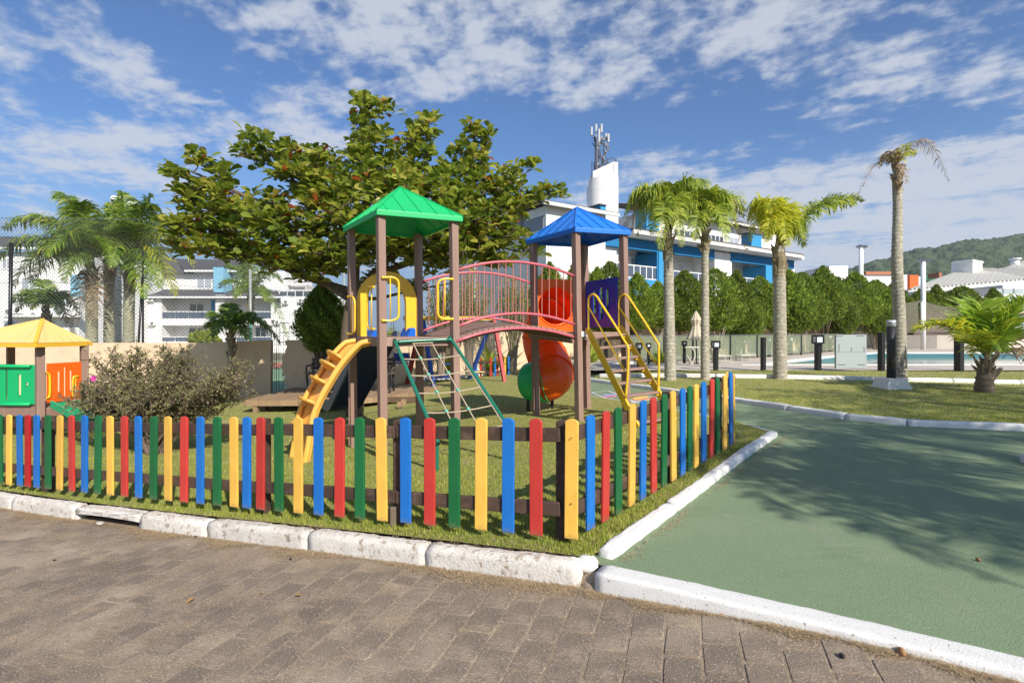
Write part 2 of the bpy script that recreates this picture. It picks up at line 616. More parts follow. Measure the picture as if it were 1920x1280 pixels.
kerbn = mat('kerb_white_fresh', (.78, .77, .74), .8, (.72, .71, .68), 20, bump=1.5, bscale=140, dirt=(.36, .30, .24), dirtscale=60, dirtlo=.61, dirthi=.68)
plast = mat('brown_plastic_wood', (.300, .190, .150), .62, (.25, .155, .122), 6, bump=.3, bscale=90, stretch=(1, 1, .1), dirt=(.38, .27, .22), dirtscale=9, dirtlo=.56, dirthi=.75)
railw = mat('dark_rail_wood', (.085, .050, .034), .75, (.045, .026, .018), 14, bump=.5, bscale=70, orand=.15, dirt=(.15, .10, .075), dirtscale=8, dirtlo=.55, dirthi=.75)
def paint(name, c, dirt=None):
    return mat(name, c, .42, tuple(q * .72 for q in c), 11, bump=.16, bscale=70, coat=.15, dirt=dirt or tuple(min(1, q * .6 + .02) for q in c), dirtscale=26, dirtlo=.62, dirthi=.75, orand=.12, stretch=(1, 1, .35), mud=((.20, .15, .10), .10))
PC = {'y': paint('yellow_paint', (.86, .50, .085)), 'b': paint('blue_paint', (.010, .165, .56)), 'r': paint('red_paint', (.56, .045, .035)), 'g': paint('green_paint', (.008, .135, .040))}
CN = {'y': 'yellow', 'b': 'blue', 'r': 'red', 'g': 'green'}
metal = mat('dull_metal', (.35, .35, .36), .4, metal=.9)
blackm = mat('black_metal', (.016, .016, .018), .35)
white = mat('white_render', (.80, .79, .77), .85, (.72, .71, .69), 2.5, bump=.1, bscale=20, dirt=(.55, .53, .5), dirtscale=1.3, dirtlo=.6, dirthi=.8)
whitep = mat('white_paint', (.80, .80, .79), .5)
bluew = mat('blue_render', (.04, .28, .54), .85, (.035, .25, .49), 2, bump=.1, bscale=20)
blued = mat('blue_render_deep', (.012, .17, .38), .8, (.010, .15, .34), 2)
greyroof = mat('grey_roof_tile', (.13, .13, .145), .8, (.09, .09, .10), 3, rnd=.12)
darkglass = mat('window_glass', (.06, .08, .10), .08, spec=.8, orand=.25)
curtain = mat('curtain_glass', (.42, .46, .50), .15, (.30, .33, .38), 3, spec=.8, stretch=(3, 3, .2), orand=.15)
shutter = mat('pale_shutter', (.66, .66, .66), .6, orand=.05)
barkp = mat('palm_bark', (.44, .40, .31), .95, (.22, .195, .15), 10, bump=3, bscale=30, stretch=(1, 1, 1.6), dirt=(.56, .53, .44), dirtscale=14, dirtlo=.52, dirthi=.66)
barkt = mat('tree_bark', (.16, .115, .075), .95, (.09, .065, .045), 12, bump=1, bscale=30, dirt=(.25, .20, .13), dirtscale=5, dirtlo=.55, dirthi=.7)

def doff(x):
    return -.139 + .088 * (lambda t: t * t * (3 - 2 * t))(min(1, max(0, (x - .2) / 1.5)))
# ---------------------------------------------------------------- ground
def base_ground():
    n = 150
    t = np.linspace(-1, 1, n)
    g = np.sign(t) * (np.abs(t) ** 3.2) * 2200 + t * 34
    X, Y = np.meshgrid(g, g + 10)
    Xc = np.clip(X, -18, 26)
    Yc = np.clip(Y, -6, 26)
    Z = gz(Xc, Yc) - .17
    low = np.clip((Y - 16.6) / 1.0, 0, 1) * np.clip((X - 3.2) / 1, 0, 1)
    Z = Z - 1.6 * low
    V = np.stack([X, Y, Z], -1).reshape(-1, 3)
    i = np.arange(n * n).reshape(n, n)
    Fc = np.stack([i[:-1, :-1], i[:-1, 1:], i[1:, 1:], i[1:, :-1]], -1).reshape(-1, 4)
    me = npmesh('ground', V, Fc, soilm, smooth=True)
    o = bpy.data.objects.new('ground', me)
    finish(o, 'ground', None, None, None, None, None, 'structure')
base_ground()
KL = (-5.69, 5.64)
KC = (.48, 3.12)
KR = (2.13, 2.09)
dl = ((KL[0] - KC[0]), (KL[1] - KC[1]))
dr = ((KR[0] - KC[0]), (KR[1] - KC[1]))
def ext(p, d, k):
    return (p[0] + d[0] * k, p[1] + d[1] * k)
KL2 = ext(KC, dl, 2.1)
KR2 = ext(KC, dr, 4.0)
PG1 = [KL2, KC, (3.3, 6.33), (3.2, 7.2), (2.6, 8.84), (1.66, 11.3), (KL2[0], 11.3)]
PG2 = [(KL2[0], 11.3), (1.66, 11.3), (1.9, 20), (1.5, 23), (KL2[0], 23)]
LAWN = [(24, 5.6), (12, 6.2), (6.7, 6.64), (5.44, 6.98), (4.95, 7.5), (4.6, 8.4), (4.15, 9.6), (3.35, 11.6), (2.2, 14.5), (2.8, 16.05), (24, 16.05)]
clipped_grid([PG1, PG2], .35, .0, 'playground_lawn', grassm)
clipped_grid([LAWN[::-1]], .5, .0, 'right_lawn', grassm)
clipped_grid([[KC, KR2, (26, KR2[1]), (26, 17), (1.5, 24), (.3, 24)]], .3, -.035, 'green_path', pathm)
clipped_grid([[KL2, (KL2[0], -6), (10, -6), KR2, KC]], .12, doff, 'driveway_bed', beddingm)

# pavers of the driveway: rows parallel to the kerb
pd = Vector((.32, .95, 0)).normalized()
pr = Vector((pd.y, -pd.x, 0))
PW, PL = .168, .236
def kside(x, y):   # distance in front of the kerb faces (positive on the driveway)
    res = []
    for d, p in ((dl, KC), (dr, KC)):
        n = Vector((d[1], -d[0])).normalized()
        if n.y > 0:
            n = -n
        res.append((x - p[0]) * n.x + (y - p[1]) * n.y)
    return res
def inview(x, y, m=0.0):
    if y < .6:
        return False
    px = CX + x / y * F
    py = HY + 1.5 / y * F
    return -90 - m < px < 2010 + m and py < 1360 + m
pv = []
for j in range(-30, 46):
    for i in range(-70, 34):
        c = Vector((.1, 2.4, 0)) + pr * (i * PW) + pd * ((j + (.5 if i % 2 else 0)) * PL)
        k = kside(c.x, c.y)
        dmin = min(k) if c.x > 99 else (k[0] if c.x < KC[0] else k[1])
        if dmin < .20 or c.y < -2 or abs(c.x) > 11:
            continue
        pv.append((c, dmin))
pv.sort(key=lambda q: (0 if inview(q[0].x, q[0].y) else 1, q[0].y + abs(q[0].x) * .6 - (1.2 if q[0].x > -1 else 0)))
drive = E('driveway', (0, 1.5, gz(0, 1.5) - .13), kind='structure')
def paver_mesh(seed):
    r = random.Random(seed)
    w, l, t = PW / 2 - .0032, PL / 2 - .0032, .05
    outer = []
    for sx, sy, a0 in ((1, 1, 0), (-1, 1, 90), (-1, -1, 180), (1, -1, 270)):
        rc = r.uniform(.008, .022)
        for k in range(3):
            a = R(a0 + 45 * k)
            outer.append((sx * (w - rc) + rc * math.cos(a) + r.uniform(-.0012, .0012), sy * (l - rc) + rc * math.sin(a) + r.uniform(-.0012, .0012)))
        # a middle point on the side, worn in or out a little
        nx, ny = (0, sy) if a0 in (0, 180) else (sx, 0)
        outer.append(((w if a0 in (270,) else -w if a0 == 90 else 0) + r.uniform(-.002, .001) * (1 if a0 in (90, 270) else 0), (l if a0 == 0 else -l if a0 == 180 else 0) + r.uniform(-.002, .001)))
    n = len(outer)
    vs = [(x, y, -t) for x, y in outer] + [(x, y, -.005) for x, y in outer] + [(x - math.copysign(min(abs(x), .005), x), y - math.copysign(min(abs(y), .005), y), r.uniform(-.001, .0008)) for x, y in outer]
    fs = []
    for a in range(2):
        for k in range(n):
            fs.append((a * n + k, a * n + (k + 1) % n, (a + 1) * n + (k + 1) % n, (a + 1) * n + k))
    fs.append(tuple(2 * n + k for k in range(n)))
    return vs, fs
pm = []
for s in range(7):
    vs, fs = paver_mesh(s)
    me = bpy.data.meshes.new('paver')
    me.from_pydata(vs, [], fs)
    me.materials.append(paverm)
    pm.append(me)
prz = math.atan2(pr.y, pr.x)
rest = MB()
rp = random.Random(3)
def paver_z(c):
    # worn and silted up on the left, standing proud on the right
    t = min(1, max(0, (c.x + 1.1 + (3.0 - c.y) * .25) / 1.6))
    return gz(c.x, c.y) + doff(c.x) + (.0004 + .0038 * t) + rp.uniform(-.0020, .0016)
for idx, (c, dm) in enumerate(pv):
    z = paver_z(c)
    gx_ = (gz(c.x + .1, c.y) + doff(c.x + .1) - gz(c.x - .1, c.y) - doff(c.x - .1)) / .2
    gy_ = (gz(c.x, c.y + .1) - gz(c.x, c.y - .1)) / .2
    nv_ = Vector((-gx_ + rp.gauss(0, .007), -gy_ + rp.gauss(0, .007), 1)).normalized()
    Mp = Vector((0, 0, 1)).rotation_difference(nv_).to_matrix() @ Matrix.Rotation(prz + rp.gauss(0, .012), 3, 'Z')
    if idx < 290:
        link_mesh('paver', rp.choice(pm), drive, (c.x, c.y, z), rot=Mp.to_euler())
    else:
        vs, fs = paver_mesh(idx % 7)
        M = Mp
        rest.add([M @ Vector(q) + Vector((c.x, c.y, z)) for q in vs], fs)
rest.build('paver', paverw, drive, kind='stuff')

# ---------------------------------------------------------------- kerbs
def kerb_stone(mb, a, b, w, zoff, top, seed, rnd=.02, nseg=14, lump=.004, down=.22, bot=None):
    """rounded stone between two ground points, following the terrain"""
    r = random.Random(seed)
    a, b = Vector((a[0], a[1])), Vector((b[0], b[1]))
    d = b - a
    L = d.length
    t = d / L
    n = Vector((t.y, -t.x))
    prof = []
    rr = rnd
    for k in range(5):
        q = math.pi / 2 * k / 4
        prof.append((-w / 2 + rr - rr * math.cos(q), -rr + rr * math.sin(q)))
    for k in range(1, 4):
        prof.append((-w / 2 + rr + (w - 2 * rr) * k / 4, 0))
    for k in range(5):
        q = math.pi / 2 * k / 4
        prof.append((w / 2 - rr + rr * math.sin(q), -rr + rr * math.cos(q)))
    prof = [(-w / 2, -down)] + prof + [(w / 2, -down * .45), (w / 2, -down)]
    vs, fs = [], []
    m = len(prof)
    nseg = max(3, int(L / .06))
    ph = [r.uniform(0, 6) for _ in range(6)]
    for i in range(nseg + 1):
        s = i / nseg
        e = min(s, 1 - s) * L
        sh = 1 if e > .02 else .94
        dz = 0 if e > .02 else -.006
        p = a + d * s
        z = gz(p.x, p.y) + zoff + top + dz + .004 * math.sin(s * 5 + ph[0])
        for k, (x, y) in enumerate(prof):
            jx = lump * (math.sin(s * L * 23 + ph[1] + k) + math.sin(s * L * 51 + ph[2] + k * 2.3) * .6) + r.gauss(0, lump * .35)
            jz = lump * .6 * math.sin(s * L * 31 + ph[3] + k * 1.7) + r.gauss(0, lump * .3)
            if k in (0, m - 1):
                jx = jz = 0
            q = p + n * (x * sh + jx)
            vs.append((q.x, q.y, z + y + jz))
    for i in range(nseg):
        for k in range(m - 1):
            fs.append((i * m + k, i * m + k + 1, (i + 1) * m + k + 1, (i + 1) * m + k))
    fs.append(tuple(range(m - 1, -1, -1)))
    fs.append(tuple(nseg * m + k for k in range(m)))
    mb.add(vs, fs)
def kerb_run(name, pts, cuts, w, top, m, seed, zoff=0, label=None, lump=.004, rnd=.02, gap=.006, down=.22):
    """pts polyline; cuts = stone length"""
    root = E(name, (pts[0][0], pts[0][1], gz(*pts[0])), kind='structure')
    r = random.Random(seed)
    for (a, b) in zip(pts[:-1], pts[1:]):
        a, b = Vector(a), Vector(b)
        L = (b - a).length
        n = max(1, round(L / cuts))
        ss = [0] + [(k + r.uniform(-.18, .18)) / n for k in range(1, n)] + [1]
        for k in range(n):
            p = a + (b - a) * (ss[k] + gap / L)
            q = a + (b - a) * (ss[k + 1] - gap / L)
            mb = MB()
            kerb_stone(mb, p, q, w, zoff, top, seed * 100 + k, lump=lump, rnd=rnd, down=down)
            mb.build('kerb_stone', m, root, smooth=True)
    return root
nl = Vector((-dl[1], dl[0])).normalized()
if nl.y > 0: nl = -nl
nr = Vector((-dr[1], dr[0])).normalized()
if nr.y > 0: nr = -nr
# front kerb left: measured joints, with the drain opening between two of them
kroot = E('front_kerb', (*KC, gz(*KC)), kind='structure')
kx = [-420, -230, -60, 48, 168, 288, 412, 598, 815, 1098]
for i in range(len(kx) - 1):
    def onk(px):
        s = sonplane(px, KC, dl)
        return Vector(ext(KC, dl, s)) + nl * .062
    a, b = onk(kx[i] + .8), onk(kx[i + 1] - .8)
    mb = MB()
    if i == 4:
        kerb_stone(mb, a, b, .13, 0, -.012, 50 + i, down=.055, lump=.006)
        mb.build('drain_lintel', kerbw, kroot, smooth=True)
        c = (a + b) / 2
        dk = MB()
        dk.box((c.x - nl.x * .10, c.y - nl.y * .10, gz(c.x, c.y) - .13), ((b - a).length * .96, .02, .16), rz=math.atan2(dl[1], dl[0]))
        dk.build('drain_back_wall', mat('drain_dark', (.03, .025, .02), .95), kroot)
    else:
        kerb_stone(mb, a, b, .13, 0, .000, 50 + i, lump=.0045, rnd=.048)
        mb.build('kerb_stone', kerbw, kroot, smooth=True)
# small corner stone
cpt = at(1103, 1046, 3.12)
mb = MB()
mb.ell((cpt.x - .005, cpt.y + .015, gz(cpt.x, cpt.y) - .045), (.072, .08, .05), 20, 12)
mb.build('kerb_stone', kerbn, kroot, smooth=True, label='small round white corner stone')
mb = MB()
mb.ell((KC[0] + .03, KC[1] - .06, gz(*KC) - .15), (.11, .12, .085), 20, 10)
mb.build('soil_fill', beddingm, kroot, smooth=True)
# front kerb right (fresh white paint)
a0 = Vector(ext(KC, dr, .045)) + nr * .075
kerb_run('path_front_kerb', [tuple(a0), tuple(Vector(ext(KC, dr, 4)) + nr * .075)], 5.2, .15, -.012, kerbn, 9, zoff=0, lump=.0025, rnd=.022)
# kerb along the right side of the playground
kerb_run('playground_side_kerb', [(.58, 3.17), (3.28, 6.36)], 1.05, .11, .028, kerbn, 11, lump=.004, rnd=.035)
kerb_run('playground_back_edging', [(3.3, 6.42), (3.2, 7.2), (2.6, 8.84), (1.66, 11.3)], 2.2, .035, .004, kerbn, 12, lump=.001, rnd=.01, down=.1)
kerb_run('playground_far_edging', [(1.66, 11.3), (1.9, 19.0)], 3, .05, .01, kerbn, 13, lump=.001, rnd=.01, down=.1)
kerb_run('lawn_kerb', LAWN[1:9], 1.25, .13, .05, kerbn, 14, lump=.004, rnd=.035)
kerb_run('lawn_back_kerb', [(2.6, 15.1), (3.6, 14.5), (5.5, 13.7), (8.5, 12.95), (12.2, 12.2), (20, 11.6)], 1.3, .12, .10, kerbn, 15, lump=.004, rnd=.03)
kerb_run('far_bed_kerb', [(2.2, 18.2), (3.2, 18.9), (4.6, 19.3)], 1.2, .14, .13, kerbn, 16)
tipk = tuple(gp(1925, 862).xy)
kerb_run('right_edge_kerb', [(6.6, 5.3), tipk, (6.3, 2.9)], 1.0, .13, .05, kerbn, 17, rnd=.035)
clipped_grid([[tipk, (6.3, 2.9), (12, 2.2), (12, 5.6), (6.6, 5.3)]], .4, .0, 'corner_lawn', grassm)

# ---------------------------------------------------------------- grass blades
def inpoly(X, Y, poly):
    r = np.ones(X.shape, bool)
    area = sum(poly[i][0] * poly[(i + 1) % len(poly)][1] - poly[(i + 1) % len(poly)][0] * poly[i][1] for i in range(len(poly)))
    for i in range(len(poly)):
        a, b = poly[i], poly[(i + 1) % len(poly)]
        c = (b[0] - a[0]) * (Y - a[1]) - (b[1] - a[1]) * (X - a[0])
        r &= (c * np.sign(area)) > .0
    return r
def blades(polys, n, ymax, hh, name, m, wid=.0035, seed=1, zoff=0, lean=.6, ymin=2):
    g = np.random.default_rng(seed)
    # density falls with distance so that what is near is covered most
    y = 1 / g.uniform(1 / ymax, 1 / ymin, n)
    x = (g.uniform(-120, 2040, n) - CX) / F * y
    ok = np.zeros(n, bool)
    for p in polys:
        ok |= inpoly(x, y, p)
    x, y = x[ok], y[ok]
    n = len(x)
    z = np.zeros(n)
    for k in range(0, n, 20000):
        z[k:k + 20000] = gz(x[k:k + 20000], y[k:k + 20000])
    z += zoff
    sc = 1 + y * .09
    pat = .5 + .5 * np.sin(x * 3.1 + np.sin(y * 2.3) * 2) * np.sin(y * 2.7 + np.cos(x * 1.7) * 2)
    h = hh * g.uniform(.5, 1.3, n) * (.7 + .6 * pat)
    a = g.uniform(0, 2 * np.pi, n)
    b = g.uniform(0, 2 * np.pi, n)
    le = g.uniform(.1, lean, n) * h
    wx, wy = np.cos(a) * wid * sc, np.sin(a) * wid * sc
    B = np.stack([x, y, z - .004], -1)
    Wv = np.stack([wx, wy, np.zeros(n)], -1)
    T = B + np.stack([np.cos(b) * le, np.sin(b) * le, h], -1)
    V = np.stack([B - Wv, B + Wv, T], 1).reshape(-1, 3)
    Fc = np.arange(3 * n).reshape(-1, 3)
    rn = np.clip(g.normal(.42 + .28 * (pat - .5), .22, n), 0, 1)
    me = npmesh(name, V, Fc, m, rnd=rn)
    o = bpy.data.objects.new(name, me)
    return o
o = blades([PG1, PG2], 330000, 17, .030, 'grass', blade, seed=2)
finish(o, 'grass', None, None, 'short sunlit green grass covering the playground behind the picket fence', 'grass', None, 'stuff')
o = blades([LAWN], 150000, 16.5, .028, 'grass', blade, seed=3, ymin=6)
finish(o, 'grass', None, None, 'mown green grass of the lawn beside the pool deck', 'grass', None, 'stuff')
# dry straw caught along the kerbs
def straw(lines, n, name, label, seed):
    g = np.random.default_rng(seed)
    V, rn = [], []
    for (a, b, wdt, k, zo) in lines:
        for i in range(k):
            s = g.uniform()
            clump = .5 + .5 * math.sin(s * 37 + 2 * math.sin(s * 11))
            if g.uniform() > clump * 1.1 + .15:
                continue
            p = Vector((a[0] + (b[0] - a[0]) * s, a[1] + (b[1] - a[1]) * s))
            d = Vector((b[0] - a[0], b[1] - a[1])).normalized()
            nn_ = Vector((d.y, -d.x))
            if nn_.y > 0: nn_ = -nn_
            p = p + nn_ * abs(g.normal(0, wdt * (.35 + 1.2 * clump)))
            z = gz(p.x, p.y) + (doff(p.x) + .004 if zo < -.04 else zo) + abs(g.normal(0, .004))
            an = g.uniform(0, 6.28)
            L = g.uniform(.015, .05)
            w = Vector((-math.sin(an), math.cos(an))) * .0011
            t = Vector((math.cos(an), math.sin(an))) * L
            V += [(p.x - w.x, p.y - w.y, z), (p.x + w.x, p.y + w.y, z), (p.x + t.x, p.y + t.y, z + g.uniform(-.002, .012))]
            rn.append(g.uniform())
    me = npmesh(name, V, np.arange(len(V)).reshape(-1, 3), strawm, rnd=rn)
    o = bpy.data.objects.new(name, me)
    finish(o, name, None, None, label, 'dry grass', None, 'stuff')
kf = [tuple(Vector(KL) + nl * .12), tuple(Vector(KC) + nl * .125)]
krf = [tuple(Vector(ext(KC, dr, .02)) + nr * .158), tuple(Vector(ext(KC, dr, 1.3)) + nr * .158)]
straw([(kf[0], kf[1], .055, 30000, -.133), (krf[0], krf[1], .022, 12000, -.048), ((.66, 3.12), (3.4, 6.3), .03, 2600, -.03),
       ((-5.6, 5.45), (.45, 3.25), .10, 5200, .002), ((.45, 3.3), (1.6, 4.6), .06, 1200, .002), (tipk, (6.3, 2.9), .05, 3000, -.03)], 0, 'dry_grass',
      'dry brown straw and clippings gathered along the kerbs', 5)
# ---------------------------------------------------------------- picket fences
FA = (at(1070.8, 1022, 3.3).x, 3.30)
FL = (at(16.9, 915, 5.63).x, 5.63)
FR = (at(1371, 842, 5.45).x, 5.45)
dF = (FL[0] - FA[0], FL[1] - FA[1])
dS = (FR[0] - FA[0], FR[1] - FA[1])
PH = .78
def picket_mesh(m, w=.088, h=PH, t=.021):
    prof = [(-w / 2, 0), (w / 2, 0)]
    n = 10
    arc = .018
    for k in range(n + 1):
        x = w / 2 - w * k / n
        prof.append((x, h - arc * (2 * x / w) ** 2 * (1.0)))
    vs, fs = [], []
    c = .0035
    m_ = len(prof)
    rings = [(t / 2, 1), (t / 2 - c, 0), (-t / 2 + c, 0), (-t / 2, 1)]
    for (y, ins) in rings:
        for (x, z) in prof:
            xi = x - math.copysign(c, x) * ins if abs(abs(x) - w / 2) < 1e-5 else x
            zi = z + (c * ins if z == 0 else -c * ins)
            vs.append((xi, y, zi))
    for r_ in range(3):
        for k in range(m_):
            fs.append((r_ * m_ + k, (r_ + 1) * m_ + k, (r_ + 1) * m_ + (k + 1) % m_, r_ * m_ + (k + 1) % m_))
    fs.append(tuple(range(m_)))
    fs.append(tuple(3 * m_ + k for k in range(m_ - 1, -1, -1)))
    me = bpy.data.meshes.new('picket')
    me.from_pydata(vs, [], fs)
    me.materials.append(m)
    return me
PM = {k: picket_mesh(PC[k]) for k in PC}
red2 = paint('red_paint_new', (.48, .012, .016))
PM['R'] = picket_mesh(red2)
CN['R'] = 'bright red'
def interp(x, pts):
    for (x0, y0), (x1, y1) in zip(pts[:-1], pts[1:]):
        if x0 <= x <= x1:
            return y0 + (y1 - y0) * (x - x0) / (x1 - x0)
    return pts[0][1] if x < pts[0][0] else pts[-1][1]
rk = random.Random(11)
def picket_run(root, plist, P, d, tops, side):
    ang = math.atan2(d[1], d[0])
    info = []
    for (px, c, *yy) in plist:
        s = sonplane(px, P, d)
        X, Y = P[0] + s * d[0], P[1] + s * d[1]
        yt = yy[0] if yy else interp(px, tops)
        zt = CZ - (yt - HY) / F * Y
        o = link_mesh('picket', PM[c], root, (X, Y, zt - PH), rot=(rk.gauss(0, .004), rk.gauss(0, .006), ang + rk.gauss(0, .02)), label=CN[c] + ' picket')
        info.append((s, X, Y, zt))
    return info
front = E('picket_fence', (FA[0], FA[1], gz(*FA)), 'long front run of red, yellow, blue and green pickets behind the old kerb', 'fence')
fl = [(0.5, 'g'), (16.9, 'y'), (37.6, 'b'), (52.3, 'R'), (68.8, 'b'), (90.3, 'g'), (111.8, 'y'), (135, 'r'), (158.6, 'b'), (182.7, 'g'), (207.2, 'y'), (233.8, 'r'),
      (260.3, 'b'), (287.3, 'g'), (315.6, 'y'), (345.1, 'r'), (375.5, 'b'), (407.2, 'g'), (439.2, 'y'), (462.9, 'b'), (488.6, 'r'), (523.2, 'g'), (559.5, 'y'),
      (597.5, 'b'), (636.7, 'r'), (675, 'g'), (717, 'y'), (761, 'b'), (805.8, 'r'), (852, 'g'), (901.6, 'y'), (952.7, 'b'), (1005.4, 'r'), (1070.8, 'y')]
fl = [(-20, 'r'), (-42, 'y'), (-62, 'b')] + fl
topsF = [(-100, 775), (17, 777), (316, 780), (560, 782), (900, 783), (1071, 785)]
infF = picket_run(front, fl, FA, dF, topsF, 0)
sidef = E('picket_fence', (FR[0], FR[1], gz(*FR)), 'side run of coloured pickets along the green path, from the corner away', 'fence')
sx = [(1106.6, 'b', 777.5), (1134.4, 'r', 770.5), (1159.4, 'g', 763.5), (1183.8, 'y', 756), (1205, 'b', 750), (1225.6, 'r', 744), (1244.7, 'g', 738), (1263, 'y', 732),
      (1280, 'b', 727.5), (1293, 'g', 723.5), (1305, 'y', 720), (1319.7, 'b', 715), (1333.8, 'r', 710), (1346, 'g', 708), (1358.8, 'y', 703), (1371, 'b', 697)]
infS = picket_run(sidef, sx, FA, dS, None, 1)
def rails(root, P, d, info, back, ext0, ext1, posts, nrm):
    info = sorted(info)
    L = math.hypot(*d)
    t = (d[0] / L, d[1] / L)
    def zt(s):
        return interp(s, [(i[0], i[3]) for i in info]) if info[0][0] <= s <= info[-1][0] else (info[0][3] if s < info[0][0] else info[-1][3])
    for dz in (-.112, -.605):
        ss = [info[0][0] - ext0] + [p for p in posts] + [info[-1][0] + ext1]
        ss = sorted(ss)
        for a, b in zip(ss[:-1], ss[1:]):
            if b - a < .01:
                continue
            ja = .004 / L
            p = Vector((P[0] + d[0] * (a + ja) + nrm[0] * back, P[1] + d[1] * (a + ja) + nrm[1] * back, zt(a) + dz + rk.uniform(-.006, .006)))
            q = Vector((P[0] + d[0] * (b - ja) + nrm[0] * back, P[1] + d[1] * (b - ja) + nrm[1] * back, zt(b) + dz + rk.uniform(-.006, .006)))
            MB().beam(p, q, .034, .092).build('rail', railw, root, bevel=.006)
    for s in posts:
        X, Y = P[0] + d[0] * s + nrm[0] * (back + .062), P[1] + d[1] * s + nrm[1] * (back + .062)
        g = gz(X, Y)
        MB().box((X, Y, (zt(s) - .03 + g - .15) / 2), (.085, .085, zt(s) - .03 - g + .15), rz=math.atan2(d[1], d[0])).build('post', railw, root, bevel=.006)
nF = Vector((-dF[1], dF[0])).normalized()
if nF.y < 0: nF = -nF
nS = Vector((-dS[1], dS[0])).normalized()
if nS.x > 0: nS = -nS
rails(front, FA, dF, infF, .030, -.012, .0, [sonplane(x, FA, dF) for x in (71, 478, 738)] + [.012], nF)
rails(sidef, FA, dS, infS, .030, -.01, .005, [sonplane(x, FA, dS) for x in (1271, 1360)] + [.03], nS)
# concrete stub beside the middle post and two screws on the corner picket
mb = MB()
s = sonplane(729, FA, dF)
X, Y = FA[0] + dF[0] * s + nF.x * .06, FA[1] + dF[1] * s + nF.y * .06
mb.box((X, Y, gz(X, Y) + .02), (.06, .07, .26), rz=.35)
mb.build('post_stub', mat('grey_wood', (.16, .12, .09), .85, (.10, .07, .05), 10), front, bevel=.01)
s = 0
for zf in (.155, .70):
    c = Vector((FA[0] + .0, FA[1] - .0125, infF[-1][3] - PH * zf))
    c += Vector((-nF.x * .002, -nF.y * .004, 0))
    mb = MB()
    mb.tube([c, c + Vector((nF.x, nF.y, 0)) * -.004], .0045, 8)
    mb.build('screw', mat('screw_dark', (.12, .09, .06), .5, metal=.6), front)
# yellow pickets of the return run seen end-on behind the last blue one
ret = E('picket_fence', (FR[0] + .02, FR[1] + .18, gz(*FR)), 'short return of yellow pickets behind the last blue picket', 'fence')
for px, yt, Y in ((1363, 697, 5.62), (1376, 700, 5.60)):
    p = at(px, yt, Y)
    link_mesh('picket', PM['y'], ret, (p.x, p.y, p.z - PH), rot=(0, 0, 1.1))
pA, pB = at(1355, 712, 5.66), at(1378, 712, 5.66)
MB().beam(pA, pB, .03, .085).build('rail', railw, ret)

# ---------------------------------------------------------------- playground set
yel = mat('yellow_tube_paint', (.83, .50, .018), .35, coat=.4)
yelp = mat('yellow_plastic', (.85, .47, .10), .42, (.76, .39, .07), 3, coat=.15, dirt=(.52, .36, .14), dirtscale=9, dirtlo=.60, dirthi=.78)
yela = mat('yellow_arch_plastic', (.86, .49, .02), .38, (.78, .42, .02), 3, coat=.2, dirt=(.55, .35, .06), dirtscale=7, dirtlo=.6, dirthi=.78)
grn = mat('green_roof_plastic', (.012, .50, .15), .45, coat=.15, trans=.12, dirt=(.03, .42, .16), dirtscale=5, dirtlo=.55, dirthi=.8)
blu = mat('blue_roof_plastic', (.012, .21, .72), .42, (.015, .17, .64), 3, coat=.2, trans=.12)
gtube = mat('green_tube_paint', (.012, .15, .095), .4, coat=.3)
pink = mat('pink_tube_paint', (.56, .13, .16), .45, (.48, .10, .13), 8, coat=.1)
pinkr = mat('faded_rod_paint', (.46, .17, .13), .55)
orng = mat('orange_plastic', (.92, .20, .012), .36, (.90, .145, .010), 2.2, coat=.25, trans=.3)
navy = mat('navy_plastic', (.010, .022, .10), .4, coat=.1)
slate = mat('slate_blue_plastic', (.10, .15, .22), .5, (.08, .12, .18), 4)
bluep = mat('blue_panel_plastic', (.006, .05, .46), .38, (.012, .03, .38), 3, coat=.2)
ropem = mat('net_rope', (.50, .40, .29), .9, (.40, .31, .21), 40)
jointm = mat('rope_joint_plastic', (.12, .42, .30), .5)
PZ = 1.30
play = E('playground_set', (-.4, 7.6, gz(-.4, 7.6)), 'playground set with green-roofed and blue-roofed towers, arched bridge, slides and climbing net', 'playground')
GN, GR, GL, GB = [at(x, 400, Y) for x, Y in ((713.5, 6.83), (850.5, 7.20), (658.5, 7.86), (784, 8.32))]
BN, BR, BL, BB = [at(x, 400, Y) for x, Y in ((1079.5, 8.03), (1168.5, 8.26), (999.8, 9.05), (1095.5, 9.32))]
def xy(p): return Vector((p.x, p.y, 0))
def post(p, lean, top=2.98, w=.104, bz=None):
    b = Vector((p.x + lean, p.y, gz(p.x, p.y) - .2))
    t = Vector((p.x, p.y, top))
    mb = MB()
    mb.beam(b, t, w, w, up=(math.sin(R(-37)), math.cos(R(-37)), 0))
    mb.build('post', plast, play, bevel=.007)
for p in (GN, GR, GL, GB): post(p, .035)
for p in (BN, BR, BL, BB): post(p, .06)
